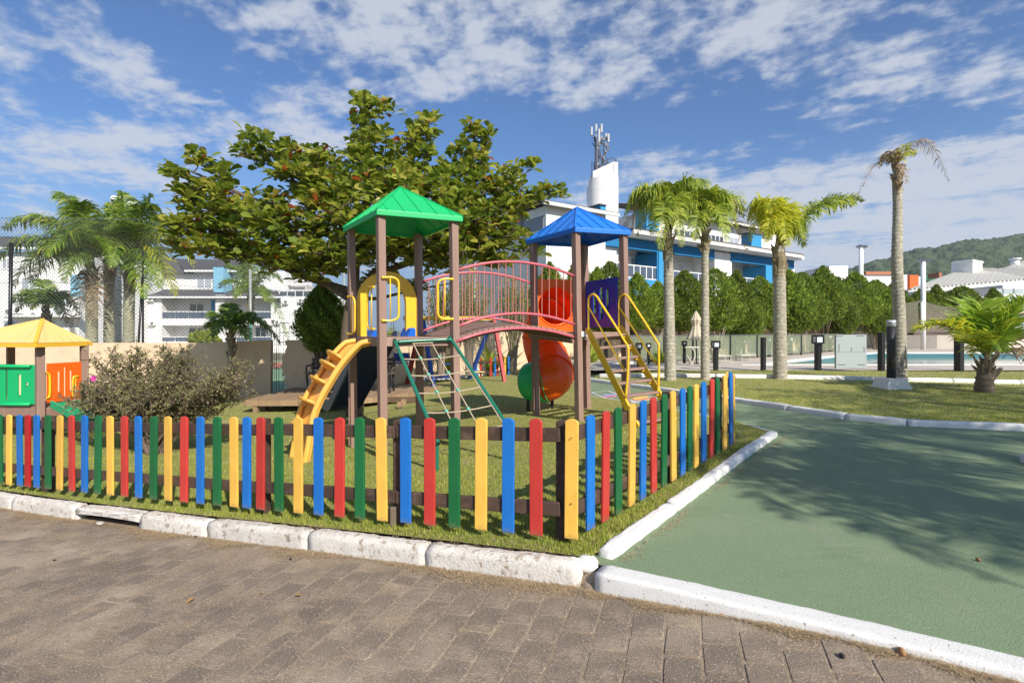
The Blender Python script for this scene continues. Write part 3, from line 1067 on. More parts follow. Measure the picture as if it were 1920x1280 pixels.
# grooves on post fronts (thin lighter repair strips)
for p, x, y0, y1 in ((GL, 655, 745, 835), (GB, 783, 565, 632), (BL, 1002, 725, 768)):
    q0, q1 = at(x, y0, p.y - .07), at(x, y1, p.y - .07)
    MB().beam(q0, q1, .022, .016).build('cover_strip', plast, play)
def roof(N, Rr, L, B, apex, ze, m, name):
    cen = (N + Rr + L + B) / 4
    def out(p, k):
        d = xy(p) - xy(cen)
        return xy(cen) + d * k
    c = [out(p, 1.17) for p in (N, Rr, B, L)]
    c = [Vector((p.x, p.y, ze)) for p in c]
    ap = Vector(apex)
    lip = .075
    mb = MB()
    vs = [p + Vector((0, 0, lip)) for p in c] + [ap]
    inner = [Vector((p.x, p.y, 0)) - (xy(p) - xy(cen)).normalized() * .03 for p in c]
    vi = [Vector((p.x, p.y, ze + lip - .012)) for p in inner] + [ap - Vector((0, 0, .045))]
    lo = list(c)
    loi = [Vector((p.x, p.y, ze)) for p in inner]
    V = vs + vi + lo + loi
    fs = []
    for k in range(4):
        j = (k + 1) % 4
        fs += [(k, j, 4), (5 + j, 5 + k, 9), (10 + k, 10 + j, j, k), (14 + k, 5 + k, 5 + j, 14 + j), (10 + j, 10 + k, 14 + k, 14 + j)]
    mb.add(V, fs)
    o = mb.build(name, m, play, bevel=.012)
    # raised seams, on both sides of the sheet
    for k in range(4):
        j = (k + 1) % 4
        a, b = vs[k], vs[j]
        n = (b - a).cross(ap - a).normalized()
        if n.z < 0: n = -n
        mid = (a + b) / 2
        for t in (.12, .31, .5, .69, .88):
            p = a + (b - a) * t
            top = ap + (p - mid) * .0
            # seams run up the slope, parallel to the fall line, until they meet the hips
            if t < .5:
                e = a + (ap - a) * (t / .5)
            else:
                e = b + (ap - b) * ((1 - t) / .5)
            e = p + (e - p) * .94 if t != .5 else p + (ap - p) * .9
            MB().beam(p + n * .004, e + n * .004, .016, .014, up=n).build('roof_seam', m, o)
        for t in (.2, .4, .6, .8):
            p = vi[k] + (vi[j] - vi[k]) * t
            e = vi[k] + (vi[4] - vi[k]) * (t / .5) if t < .5 else vi[j] + (vi[4] - vi[j]) * ((1 - t) / .5)
            MB().beam(p - n * .004, p + (e - p) * .9 - n * .004, .014, .014, up=n).build('roof_seam', m, o)
    for k in range(4):
        MB().beam(vs[k] + Vector((0, 0, .004)), ap + Vector((0, 0, .006)), .03, .016).build('roof_hip', m, o)
    return o
roof(GN, GR, GL, GB, at(751, 351, 7.6), 2.935, grn, 'green_roof')
roof(BN, BR, BL, BB, at(1082, 389, 8.7), 2.945, blu, 'blue_roof')
# platforms
def platform(N, Rr, L, B, z):
    o = MB().add([Vector((p.x, p.y, z - .012)) for p in (N, Rr, B, L)] + [Vector((p.x, p.y, z - .05)) for p in (N, Rr, B, L)],
                 [(0, 1, 2, 3), (7, 6, 5, 4), (0, 4, 5, 1), (1, 5, 6, 2), (2, 6, 7, 3), (3, 7, 4, 0)]).build('platform_base', plast, play)
    k = 7
    for i in range(k):
        t0, t1 = i / k + .008, (i + 1) / k - .008
        q = [N + (L - N) * t0, Rr + (B - Rr) * t0, Rr + (B - Rr) * t1, N + (L - N) * t1]
        MB().slab([Vector((p.x, p.y, z + .012)) for p in q], .022, nrm=(0, 0, 1)).build('platform_board', plast, o)
    for a, b in ((N, Rr), (Rr, B), (B, L), (L, N)):
        d = (xy(b) - xy(a)).normalized()
        p = xy(a) + d * .055 + Vector((0, 0, z - .055))
        q = xy(b) - d * .055 + Vector((0, 0, z - .055))
        MB().beam(p, q, .045, .115).build('platform_beam', plast, play, bevel=.006)
platform(GN, GR, GL, GB, PZ)
platform(BN, BR, BL, BB, PZ + .07)
MB().box(at(1096, 626, BN.y - .02), (.11, .012, .085), rz=.3).build('maker_plate', whitep, play)
# yellow arch on the far side of the green tower
P0, D0 = (GL.x, GL.y), (GB.x - GL.x, GB.y - GL.y)
DL = math.hypot(*D0)
def arc_panel():
    sL, sR = sonplane(668, P0, D0) * DL, sonplane(781, P0, D0) * DL
    iL, iR = sonplane(687, P0, D0) * DL, sonplane(760, P0, D0) * DL
    Ym = (GL.y + GB.y) / 2
    zt, zi, zs, zb = CZ + 111 / F * Ym, CZ + 92 / F * Ym, CZ + 52 / F * Ym, PZ
    cx = (sL + sR) / 2
    ci = (iL + iR) / 2
    outp, inp = [(sR, zb)], [(iR, zb)]
    n = 18
    for k in range(n + 1):
        a = math.pi * k / n
        outp.append((cx + math.cos(a) * (sR - sL) / 2, zs + math.sin(a) * (zt - zs)))
        inp.append((ci + math.cos(a) * (iR - iL) / 2, zs + math.sin(a) * (zi - zs)))
    outp.append((sL, zb))
    inp.append((iL, zb))
    t = Vector((D0[0] / DL, D0[1] / DL, 0))
    nv = Vector((t.y, -t.x, 0))
    def W3(q, off): return Vector((P0[0], P0[1], 0)) + t * q[0] + nv * off + Vector((0, 0, q[1]))
    m_ = len(outp)
    vs = [W3(q, .05) for q in outp] + [W3(q, .05) for q in inp] + [W3(q, -.06) for q in outp] + [W3(q, -.06) for q in inp]
    fs = []
    for k in range(m_ - 1):
        fs += [(k, k + 1, m_ + k + 1, m_ + k), (2 * m_ + k + 1, 2 * m_ + k, 3 * m_ + k, 3 * m_ + k + 1), (k + 1, k, 2 * m_ + k, 2 * m_ + k + 1), (m_ + k, m_ + k + 1, 3 * m_ + k + 1, 3 * m_ + k)]
    fs += [(0, m_, 3 * m_, 2 * m_), (m_ - 1, 3 * m_ - 1, 4 * m_ - 1, 2 * m_ - 1)]
    MB().add(vs, fs).build('entry_arch', yela, play, bevel=.008)
arc_panel()
# tube handles
def handle(pts, rod, r=.016):
    o = MB().tube(smooth_path(pts, 4), r, 10).build('handle', yel, play, smooth=True)
    if rod:
        MB().tube(rod, r * .55, 8).build('handle_rod', yel, o, smooth=True)
    for p in (pts[0], pts[-1]):
        MB().ell(p, (.022, .022, .022), 10, 6).build('bolt_cap', yel, o, smooth=True)
def dhandle(P, D, xs, xe, yt, yb, rodx, off=.0):
    """D-shaped grab handle lying in the plane through P along D"""
    q = lambda x, y: onplane(x, y, P, D) + Vector((0, -.05, 0))
    w = xe - xs
    handle([q(xs, yt), q(xs + w * .55, yt - .5), q(xs + w * .85, yt + 3), q(xe, yt + 11), q(xe, (yt + yb) / 2), q(xe, yb - 11), q(xs + w * .85, yb - 3), q(xs + w * .55, yb), q(xs, yb)],
           [q(rodx, yt + 1), q(rodx, yb - 1)])
PN, DN = (GN.x, GN.y - .03), (GR.x - GN.x, GR.y - GN.y)
dhandle(PN, DN, 720, 749, 521, 601, 733.5)
dhandle(PN, DN, 849, 822, 524, 598, 835)
PQ, DQ = (GN.x - .03, GN.y), (GL.x - GN.x, GL.y - GN.y)
dhandle(PQ, DQ, 703, 691, 539, 617, 698.5)
dhandle(PQ, DQ, 655, 667, 557, 626, 661)
# climbing ramp (left)
RD = Vector((-.94, -.34, 0))
RP = (GN.x - .16, GN.y + .30)
prof = [(697, 639), (685, 641), (674, 645), (654, 665), (635, 689), (617, 718), (601, 746), (589, 775), (583, 799), (579, 827), (575, 850), (571, 872)]
near = [onplane(x, y, RP, (RD.x, RD.y)) for x, y in prof]
wv = Vector((-.50, .56, 0)).normalized() * .52
near = smooth_path(near, 3)
mb = MB()
nr_ = len(near)
nrmv = []
for i in range(nr_):
    t = (near[min(i + 1, nr_ - 1)] - near[max(i - 1, 0)]).normalized()
    nrmv.append(wv.normalized().cross(t) * -1 if wv.normalized().cross(t).z < 0 else wv.normalized().cross(t))
vs, fs = [], []
for i, p in enumerate(near):
    # bed cross-section from near to far edge, slightly dished
    n_ = nrmv[i]
    for (t, h) in ((.04, -.035), (.12, -.055), (.5, -.06), (.88, -.055), (.96, -.035), (.96, -.075), (.5, -.10), (.04, -.075)):
        vs.append(p + wv * t + n_ * h)
for i in range(nr_ - 1):
    for k in range(8):
        fs.append((i * 8 + k, i * 8 + (k + 1) % 8, (i + 1) * 8 + (k + 1) % 8, (i + 1) * 8 + k))
ramp = mb.add(vs, fs).build('climbing_ramp', yelp, play, smooth=True)
MB().tube(near, .04, 12).build('ramp_rail', yelp, ramp, smooth=True)
MB().tube([p + wv for p in near], .034, 12).build('ramp_rail', yelp, ramp, smooth=True)
for (x, y) in ((648, 671), (630, 690), (611, 722), (600, 756), (588, 803)):
    i = min(range(nr_), key=lambda i: abs((HY + (CZ - near[i].z) / near[i].y * F) - y))
    p = near[i]
    n_ = nrmv[i]
    mb = MB()
    # a half-round foothold plate standing out of the bed
    rim = []
    for k in range(9):
        a = math.pi * k / 8
        rim.append(p + wv * (.5 - .42 * math.cos(a)) + n_ * (-.05 + .23 * math.sin(a)) + Vector((0, 0, .03 * math.sin(a))))
    dn = Vector((0, 0, -.045))
    vs = rim + [q + dn for q in rim]
    fs = [tuple(range(9)), tuple(range(17, 8, -1))] + [(k, 9 + k, 10 + k, k + 1) for k in range(8)] + [(8, 17, 9, 0)]
    mb.add(vs, fs).build('foothold', yelp, ramp, bevel=.01)
# navy slide going away from the green tower
PL_, PR_ = Vector((-2.38, 8.02, 0)), Vector((-1.93, 8.42, 0))
sd = Vector((-.56, .83, 0)).normalized()
pr_ = [(0.0, 1.24), (.10, 1.22), (.25, 1.1), (1.85, -.02), (2.0, -.09), (2.1, -.10), (2.55, -.10)]
def slide_side(P, m, name, h0=.16, h1=.05, par=None):
    t = (PR_ - PL_).normalized()
    mb = MB()
    top = [P + sd * d + Vector((0, 0, z + h0)) for d, z in pr_]
    bot = [P + sd * d + Vector((0, 0, z - h1)) for d, z in pr_]
    n = len(top)
    vs = [q - t * .022 for q in top] + [q - t * .022 for q in bot] + [q + t * .022 for q in top] + [q + t * .022 for q in bot]
    fs = []
    for k in range(n - 1):
        fs += [(k, n + k, n + k + 1, k + 1), (2 * n + k, 2 * n + k + 1, 3 * n + k + 1, 3 * n + k), (k, k + 1, 2 * n + k + 1, 2 * n + k), (n + k, 3 * n + k, 3 * n + k + 1, n + k + 1)]
    fs += [(0, 2 * n, 3 * n, n), (n - 1, 2 * n - 1, 4 * n - 1, 3 * n - 1)]
    mb.add(vs, fs)
    return mb.build(name, m, par or play, bevel=.006)
bed = MB()
for (d0, z0), (d1, z1) in zip(pr_[:-1], pr_[1:]):
    bed.slab([PL_ + sd * d0 + Vector((0, 0, z0)), PR_ + sd * d0 + Vector((0, 0, z0)), PR_ + sd * d1 + Vector((0, 0, z1)), PL_ + sd * d1 + Vector((0, 0, z1))], .03)
bedo = bed.build('slide_chute', navy, play)
slide_side(PL_, slate, 'slide_side', par=bedo)
slide_side(PR_, navy, 'slide_side', par=bedo)
for x, y0, y1, Y in ((690, 618, 634, 8.1), (757, 614, 634, 8.35)):
    a, b = at(x - 7, y0, Y), at(x + 7, y1, Y)
    mb = MB()
    pts = [at(x - 9, y1, Y), at(x + 7, y1, Y), at(x + 7, y0 + 3, Y), at(x + 4, y0, Y), at(x - 2, y0 + 2, Y)]
    mb.slab(pts, .35, nrm=(-.55, .83, 0)).build('slide_cheek', mat('blue_plastic', (.01, .13, .62), .4, coat=.2), bedo, bevel=.008)
# climbing net
TL, TR = onplane(741, 641, (GN.x, GN.y - .07), DN), onplane(846, 636, (GN.x, GN.y - .07), DN)
BLg, BRg = Vector((-.84, 5.66, 0)), Vector((-.02, 5.86, 0))
BLg.z = gz(BLg.x, BLg.y) - .05
BRg.z = gz(BRg.x, BRg.y) - .05
kneeL = BLg + Vector((0, 0, .40))
kneeR = BRg + Vector((0, 0, .40))
e = .08
def dirn(a, b): return (b - a).normalized()
path = [BLg, kneeL + Vector((0, 0, -.06)), kneeL, kneeL + dirn(kneeL, TL) * .08, TL + dirn(TL, kneeL) * e, TL + dirn(TL, kneeL) * .03 + dirn(TL, TR) * .02, TL + dirn(TL, TR) * e,
        TR + dirn(TR, TL) * e, TR + dirn(TR, TL) * .02 + dirn(TR, kneeR) * .03, TR + dirn(TR, kneeR) * e, kneeR + dirn(kneeR, TR) * .08, kneeR, kneeR + Vector((0, 0, -.06)), BRg]
net = MB().tube(smooth_path(path, 3), .024, 12).build('net_frame', gtube, play, smooth=True)
def nrow(k): return TL.lerp(kneeL, k), TR.lerp(kneeR, k)
rows = [.20, .385, .57, .76, .95]
cols = [.30, .62]
nodes = {}
for ri, k in enumerate([0.02] + rows):
    a, b = nrow(k)
    for ci, c in enumerate(cols):
        nodes[ri, ci] = a.lerp(b, c) + Vector((0, 0, -.012 * (1 - abs(c - .5))))
for ri, k in enumerate(rows):
    a, b = nrow(k)
    pts = smooth_path([a, nodes[ri + 1, 0], nodes[ri + 1, 1], b], 5)
    pts = [p + Vector((0, 0, -.02 * math.sin(math.pi * i / (len(pts) - 1)))) for i, p in enumerate(pts)]
    MB().tube(pts, .0085, 7).build('net_rope', ropem, net, smooth=True)
for ci in range(2):
    pts = smooth_path([nodes[ri, ci] for ri in range(6)], 3)
    MB().tube(pts, .0085, 7).build('net_rope', ropem, net, smooth=True)
a, b = nrow(.03)
MB().tube([a.lerp(b, .28), a.lerp(b, .64)], .008, 7).build('net_rope', ropem, net)
for ri in range(1, 6):
    for ci in range(2):
        MB().ell(nodes[ri, ci], (.026, .026, .024), 8, 6).build('rope_joint', jointm, net, smooth=True)
MB().tube([nrow(.2)[1] + Vector((-.03, 0, 0)), nrow(.95)[1] + Vector((-.03, 0, 0))], .008, 7).build('net_rope', ropem, net)
# arched bridge
def arc3(P, D, p0, p1, p2, n=14):
    a, m_, b = p0, p1, p2
    out = []
    # parabola through three picture points, kept in a vertical plane
    A = np.array([[q[0] ** 2, q[0], 1] for q in (a, m_, b)])
    c = np.linalg.solve(A, np.array([q[1] for q in (a, m_, b)]))
    for k in range(n + 1):
        x = a[0] + (b[0] - a[0]) * k / n
        out.append(onplane(x, c[0] * x * x + c[1] * x + c[2], P, D))
    return out
PA, DA = (GR.x, GR.y - .02), (BN.x - GR.x, BN.y - GR.y)
PB, DB = (GB.x, GB.y), (BL.x - GB.x, BL.y - GB.y)
nearD = arc3(PA, DA, (856, 638), (965, 613.5), (1075, 630))
farD = arc3(PB, DB, (790, 632), (890, 607), (992, 620))
lowN, topN = arc3(PA, DA, (856, 613), (965, 587.5), (1077, 608)), arc3(PA, DA, (856, 507), (958, 490.5), (1076, 517))
lowF, topF = arc3(PB, DB, (790, 622), (885, 596.5), (992, 612)), arc3(PB, DB, (790, 529), (888, 510.5), (998, 532))
dk = MB()
vs, fs = [], []
n = len(nearD)
for i in range(n):
    vs += [nearD[i] + Vector((0, 0, -.03)), farD[i] + Vector((0, 0, -.03)), nearD[i] + Vector((0, 0, -.055)), farD[i] + Vector((0, 0, -.055))]
for i in range(n - 1):
    a, b = 4 * i, 4 * i + 4
    fs += [(a, b, b + 1, a + 1), (a + 2, a + 3, b + 3, b + 2), (a, a + 2, b + 2, b), (a + 1, b + 1, b + 3, a + 3)]
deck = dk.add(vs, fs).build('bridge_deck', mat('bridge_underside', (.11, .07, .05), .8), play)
NB = 22
def lerp_path(P, t):
    f = t * (len(P) - 1)
    i = min(int(f), len(P) - 2)
    return P[i].lerp(P[i + 1], f - i)
for k in range(NB):
    t0, t1 = (k + .06) / NB, (k + .94) / NB
    q = [lerp_path(nearD, t0), lerp_path(nearD, t1), lerp_path(farD, t1), lerp_path(farD, t0)]
    MB().slab([p + Vector((0, 0, .03)) for p in q], .05, nrm=(0, 0, 1)).build('bridge_plank', plast, deck)
MB().tube([p + Vector((0, -.035, -.015)) for p in nearD], .022, 10).build('bridge_edge_tube', pink, deck, smooth=True)
MB().tube([p + Vector((0, .035, -.015)) for p in farD], .022, 10).build('bridge_edge_tube', pink, deck, smooth=True)
for a, b, i in ((nearD[-1], farD[-1], 1), (nearD[0], farD[0], 0)):
    MB().beam(a + Vector((0, 0, -.09)), b + Vector((0, 0, -.09)), .04, .05).build('bridge_end_bar', plast, deck)
for top, low, xs in ((topN, lowN, [867 + 13.55 * k for k in range(16)]), (topF, lowF, [804 + 13.6 * k for k in range(14)])):
    rail = MB().tube(top, .0215, 12).build('bridge_rail', pink, play, smooth=True)
    MB().tube(low, .0205, 12).build('lower_rail', pink, rail, smooth=True)
    pl = PA if top is topN else PB
    dd = DA if top is topN else DB
    for x in xs:
        def yat(P):
            for p, q in zip(P[:-1], P[1:]):
                x0, x1 = CX + p.x / p.y * F, CX + q.x / q.y * F
                if x0 <= x <= x1:
                    return p.lerp(q, (x - x0) / (x1 - x0))
            return P[-1]
        MB().tube([yat(low), yat(top)], .0075, 7).build('baluster', pinkr, rail)
# orange spiral tube slide
PE, DE = (BL.x, BL.y), (BB.x - BL.x, BB.y - BL.y)
te = Vector((DE[0], DE[1], 0)).normalized()
ne = Vector((te.y, -te.x, 0))
cen = onplane(1041, 574, PE, DE)
def panel_hole():
    w0, w1 = sonplane(1006, PE, DE) * math.hypot(*DE), sonplane(1084, PE, DE) * math.hypot(*DE)
    z0, z1 = PZ + .03, onplane(1041, 524, PE, DE).z
    sc = (xy(cen) - Vector((PE[0], PE[1], 0))).dot(te)
    r = .345
    n = 32
    vs, fs = [], []
    for off in (.02, -.02):
        for k in range(n):
            a = 2 * math.pi * k / n
            ca, sa = math.cos(a), math.sin(a)
            vs.append(Vector((PE[0], PE[1], cen.z + sa * r)) + te * (sc + ca * r) + ne * off)
        for k in range(n):
            a = 2 * math.pi * k / n
            ca, sa = math.cos(a), math.sin(a)
            q = max(abs(ca), abs(sa))
            x, z = ca / q, sa / q
            sx_ = (w1 - sc) if x > 0 else (sc - w0)
            sz_ = (z1 - cen.z) if z > 0 else (cen.z - z0)
            vs.append(Vector((PE[0], PE[1], cen.z + z * sz_)) + te * (sc + x * sx_) + ne * off)
    for k in range(n):
        j = (k + 1) % n
        fs += [(k, j, n + j, n + k), (2 * n + j, 2 * n + k, 3 * n + k, 3 * n + j), (n + k, n + j, 3 * n + j, 3 * n + k), (j, k, 2 * n + k, 2 * n + j)]
    return MB().add(vs, fs).build('slide_entry_panel', orng, play, bevel=.008)
tpan = panel_hole()
rim = [cen + te * (.345 * math.cos(a)) + Vector((0, 0, .345 * math.sin(a))) + ne * .02 for a in np.linspace(0, 2 * math.pi, 28, endpoint=False)]
MB().tube(rim, .018, 8, closed=True).build('entry_rim', orng, tpan, smooth=True)
ctr = smooth_path([cen, at(1035, 578, 9.75), at(1022, 600, 10.25), at(1015, 632, 10.5), at(1022, 660, 10.35), at(1034, 686, 10.0), at(1036, 704, 9.65), at(1020, 713, 9.5), at(993, 715, 9.7)], 5)
n = len(ctr)
segs = [(0, 8), (8, 15), (15, 22), (22, 29), (29, n - 5), (n - 6, n - 1)]
def tubesec(i0, i1, m, name, parent, r0=.37):
    pts = ctr[i0:i1 + 1]
    rr = [r0 + .03 * min(1, i / 20) - .012 * max(0, i - (n - 6)) for i in range(i0, i1 + 1)]
    o = MB()
    o.tube(pts, rr, 28, caps=False)
    ob = o.build(name, m, parent, smooth=True)
    s = ob.modifiers.new('s', 'SOLIDIFY')
    s.thickness = .015
    return ob
for i, (a, b) in enumerate(segs):
    ob = tubesec(a, b, grn if i == len(segs) - 1 else orng, 'tube_section', play, r0=.386 if i == len(segs) - 1 else .37)
    if i:
        c = ctr[a]
        t = (ctr[min(a + 1, n - 1)] - ctr[a - 1]).normalized()
        M = t.to_track_quat('Z', 'Y').to_matrix()
        rr = .37 + .03 * min(1, a / 20) + (.018 if i == len(segs) - 1 else .006)
        ring = [c + M @ Vector((rr * math.cos(q), rr * math.sin(q), 0)) for q in np.linspace(0, 2 * math.pi, 32, endpoint=False)]
        MB().tube(ring, .011, 8, closed=True).build('flange', grn if i == len(segs) - 1 else orng, ob, smooth=True)
for x in (990, 1035):
    a = at(x, 745, 9.7)
    MB().beam(a, (a.x, a.y, gz(a.x, a.y) - .05), .06, .06).build('slide_foot', blackm, play)
# blue slotted panel on the right
def slot_panel(P, D, x0, x1, z0, z1, holes, m, parent, name, thick=.04, rims=True):
    L = math.hypot(*D)
    t = Vector((D[0] / L, D[1] / L, 0))
    nv = Vector((t.y, -t.x, 0))
    if nv.y > 0: nv = -nv
    a, b = sonplane(x0, P, D) * L, sonplane(x1, P, D) * L
    if a > b: a, b = b, a
    hs = []
    for (u0, u1, v0, v1) in holes:
        hs.append((a + (b - a) * u0, a + (b - a) * u1, z0 + (z1 - z0) * v0, z0 + (z1 - z0) * v1))
    U = sorted({a, b} | {h[0] for h in hs} | {h[1] for h in hs})
    Vv = sorted({z0, z1} | {h[2] for h in hs} | {h[3] for h in hs})
    mb = MB()
    for i in range(len(U) - 1):
        run = None
        for j in range(len(Vv) - 1):
            cu, cv = (U[i] + U[i + 1]) / 2, (Vv[j] + Vv[j + 1]) / 2
            hole = any(h[0] < cu < h[1] and h[2] < cv < h[3] for h in hs)
            if not hole and run is None:
                run = Vv[j]
            if (hole or j == len(Vv) - 2) and run is not None:
                top = Vv[j] if hole else Vv[j + 1]
                c = Vector((P[0], P[1], (run + top) / 2)) + t * cu
                mb.box(c, (U[i + 1] - U[i] + .0004, thick, top - run), rz=math.atan2(t.y, t.x))
                run = None
    o = mb.build(name, m, parent)
    if rims:
        for h in hs:
            base = Vector((P[0], P[1], 0))
            pts = [base + t * q + Vector((0, 0, z)) + nv * (thick / 2 + .004) for q, z in ((h[0], h[2]), (h[1], h[2]), (h[1], h[3]), (h[0], h[3]))]
            MB().tube(pts, .006, 6, closed=True).build('slot_rim', m, o)
    return o, t, nv, a, b
PP, DP = (BR.x, BR.y), (BB.x - BR.x, BB.y - BR.y)
slot_panel(PP, DP, 1158, 1098, PZ + .16, CZ + 105 / F * BR.y - .02, [(.24, .34, .30, .78), (.43, .53, .17, .83), (.64, .74, .30, .78), (.09, .17, .5, .57), (.84, .92, .45, .52)], bluep, play, 'blue_panel', thick=.018)
# staircase
SD_ = Vector((.56, -.83, 0)).normalized()
LP, RP2 = (BN.x + .12, BN.y + .02), (BR.x - .02, BR.y - .03)
sdd = (SD_.x, SD_.y)
l0, l1 = onplane(1101, 616, LP, sdd), onplane(1178, 767, LP, sdd)
r0, r1 = onplane(1163, 612, RP2, sdd), onplane(1239, 744, RP2, sdd)
def toground(a, b):
    d = (b - a)
    q = a + d * 1.0
    for k in range(200):
        if q.z <= gz(q.x, q.y) + .02: break
        q = q + d * .005
    return q
l2, r2 = toground(l0, l1), toground(r0, r1)
for a, b in ((l0, l2), (r0, r2)):
    MB().beam(a, b, .035, .10).build('stair_stringer', yel, play, bevel=.005)
NT = 8
for k in range(NT):
    t = (k + .75) / NT
    a, b = l0.lerp(l2, t), r0.lerp(r2, t)
    v = (b - a).normalized()
    MB().beam(a + v * .02, b - v * .02, .11, .038).build('stair_tread', plast, play, bevel=.012)
    for q, s in ((a, 1), (b, -1)):
        MB().box(q + v * .035 * s + Vector((0, 0, -.03)), (.05, .06, .03), rz=.5).build('tread_bracket', yel, play)
def hrail(P, pts, pts2):
    q = [onplane(x, y, P, sdd) + Vector((-.0, -.03, 0)) for x, y in pts]
    MB().tube(smooth_path(q, 4), .0175, 10).build('stair_handrail', yel, play, smooth=True)
    q = [onplane(x, y, P, sdd) + Vector((0, -.03, 0)) for x, y in pts2]
    MB().tube(q, .015, 10).build('stair_midrail', yel, play, smooth=True)
hrail(LP, [(1103, 622), (1103, 590), (1103, 565), (1105, 556), (1112, 552), (1119, 557), (1125, 567), (1150, 606), (1170, 639), (1176, 649), (1177, 660), (1176, 700), (1172, 745)], [(1104, 577), (1170, 694)])
hrail(RP2, [(1160, 622), (1160, 590), (1160, 567), (1163, 557), (1170, 552.5), (1177, 557), (1184, 567), (1210, 607), (1228, 636), (1233.5, 645), (1234, 655), (1234, 700), (1232, 738)], [(1161, 577), (1231, 684)])
# ---------------------------------------------------------------- vegetation tools
leafm = mat('almond_leaf', (.1, .15, .03), .4, trans=.42, rndcol=[(0, (.075, .12, .015)), (.35, (.16, .225, .025)), (.62, (.30, .335, .04)), (.84, (.46, .42, .08)), (.93, (.36, .18, .05)), (1, (.42, .08, .02))])
palml = mat('palm_leaf', (.1, .18, .03), .5, trans=.35, rndcol=[(0, (.11, .18, .03)), (.4, (.24, .32, .035)), (.75, (.40, .45, .05)), (1, (.55, .50, .07))])
palml2 = mat('palm_leaf_deep', (.1, .18, .03), .45, trans=.3, rndcol=[(0, (.045, .10, .015)), (.45, (.13, .215, .025)), (.8, (.27, .34, .04)), (1, (.42, .42, .05))])
barkg = mat('palm_bark_green', (.46, .45, .30), .95, (.30, .28, .19), 8, bump=3, bscale=30, stretch=(1, 1, 1.6), dirt=(.55, .54, .42), dirtscale=12, dirtlo=.52, dirthi=.66)
palmy = mat('palm_leaf_yellow', (.3, .3, .03), .5, trans=.45, rndcol=[(0, (.20, .28, .02)), (.5, (.46, .48, .03)), (1, (.66, .56, .05))])
palmd = mat('palm_leaf_dry', (.3, .24, .14), .8, trans=.15, rndcol=[(0, (.20, .13, .08)), (.5, (.36, .27, .17)), (.85, (.42, .33, .22)), (1, (.30, .31, .08))])
conl = mat('conifer_leaf', (.06, .11, .02), .7, trans=.35, rndcol=[(0, (.05, .09, .015)), (.5, (.15, .215, .022)), (1, (.33, .38, .04))], orand=.28)
bushl = mat('bush_leaf', (.1, .1, .04), .7, trans=.2, rndcol=[(0, (.11, .095, .05)), (.5, (.21, .19, .085)), (.85, (.28, .29, .10)), (1, (.34, .24, .17))])
twigm = mat('twig', (.15, .11, .085), .9, rnd=.3)
stemm = mat('pale_stem', (.27, .22, .17), .9, rnd=.35)
def leafset(C, D, U, L, Wd, fold=.25, droop=.0, rn=None):
    """arrays: base C, direction D, face normal U, length L, width Wd -> six-sided leaves (4 tris each as two quads)"""
    D = D / np.linalg.norm(D, axis=1)[:, None]
    S_ = np.cross(D, U)
    S_ /= np.linalg.norm(S_, axis=1)[:, None] + 1e-9
    N_ = np.cross(S_, D)
    L = L[:, None]
    Wd = Wd[:, None]
    dz = np.array([0, 0, -1.0]) * droop * L
    p0 = C
    p1 = C + D * L * .45 + S_ * Wd * .42 + N_ * Wd * fold
    p2 = C + D * L * .45 - S_ * Wd * .42 + N_ * Wd * fold
    p3 = C + D * L * .80 + S_ * Wd * .5 + N_ * Wd * fold * .8 + dz * .5
    p4 = C + D * L * .80 - S_ * Wd * .5 + N_ * Wd * fold * .8 + dz * .5
    p5 = C + D * L + dz
    mid = C + D * L * .5
    V = np.stack([p0, p1, p3, p5, p4, p2, mid], 1).reshape(-1, 3)
    n = len(C)
    b = np.arange(n)[:, None] * 7
    Fc = np.concatenate([b + np.array([[0, 1, 6]]), b + np.array([[1, 2, 6]]), b + np.array([[2, 3, 6]]), b + np.array([[3, 4, 6]]), b + np.array([[4, 5, 6]]), b + np.array([[5, 0, 6]])], 1).reshape(-1, 3)
    r = np.repeat(rn if rn is not None else rng.uniform(0, 1, n), 6)
    return V, Fc, r
def objmesh(name, me, parent, label=None, cat=None, group=None, kind=None, loc=None):
    o = bpy.data.objects.new(name, me)
    finish(o, name, parent, None, label, cat, group, kind)
    return o
def relmesh(name, V, Fc, m, root, rnd=None, kind=None, smooth=False):
    V = np.asarray(V, float) - np.array(WL[root.name])
    me = npmesh(name, V, Fc, m, rnd=rnd, smooth=smooth)
    o = objmesh(name, me, root, kind=kind)
    WL[o.name] = WL[root.name]
    return o

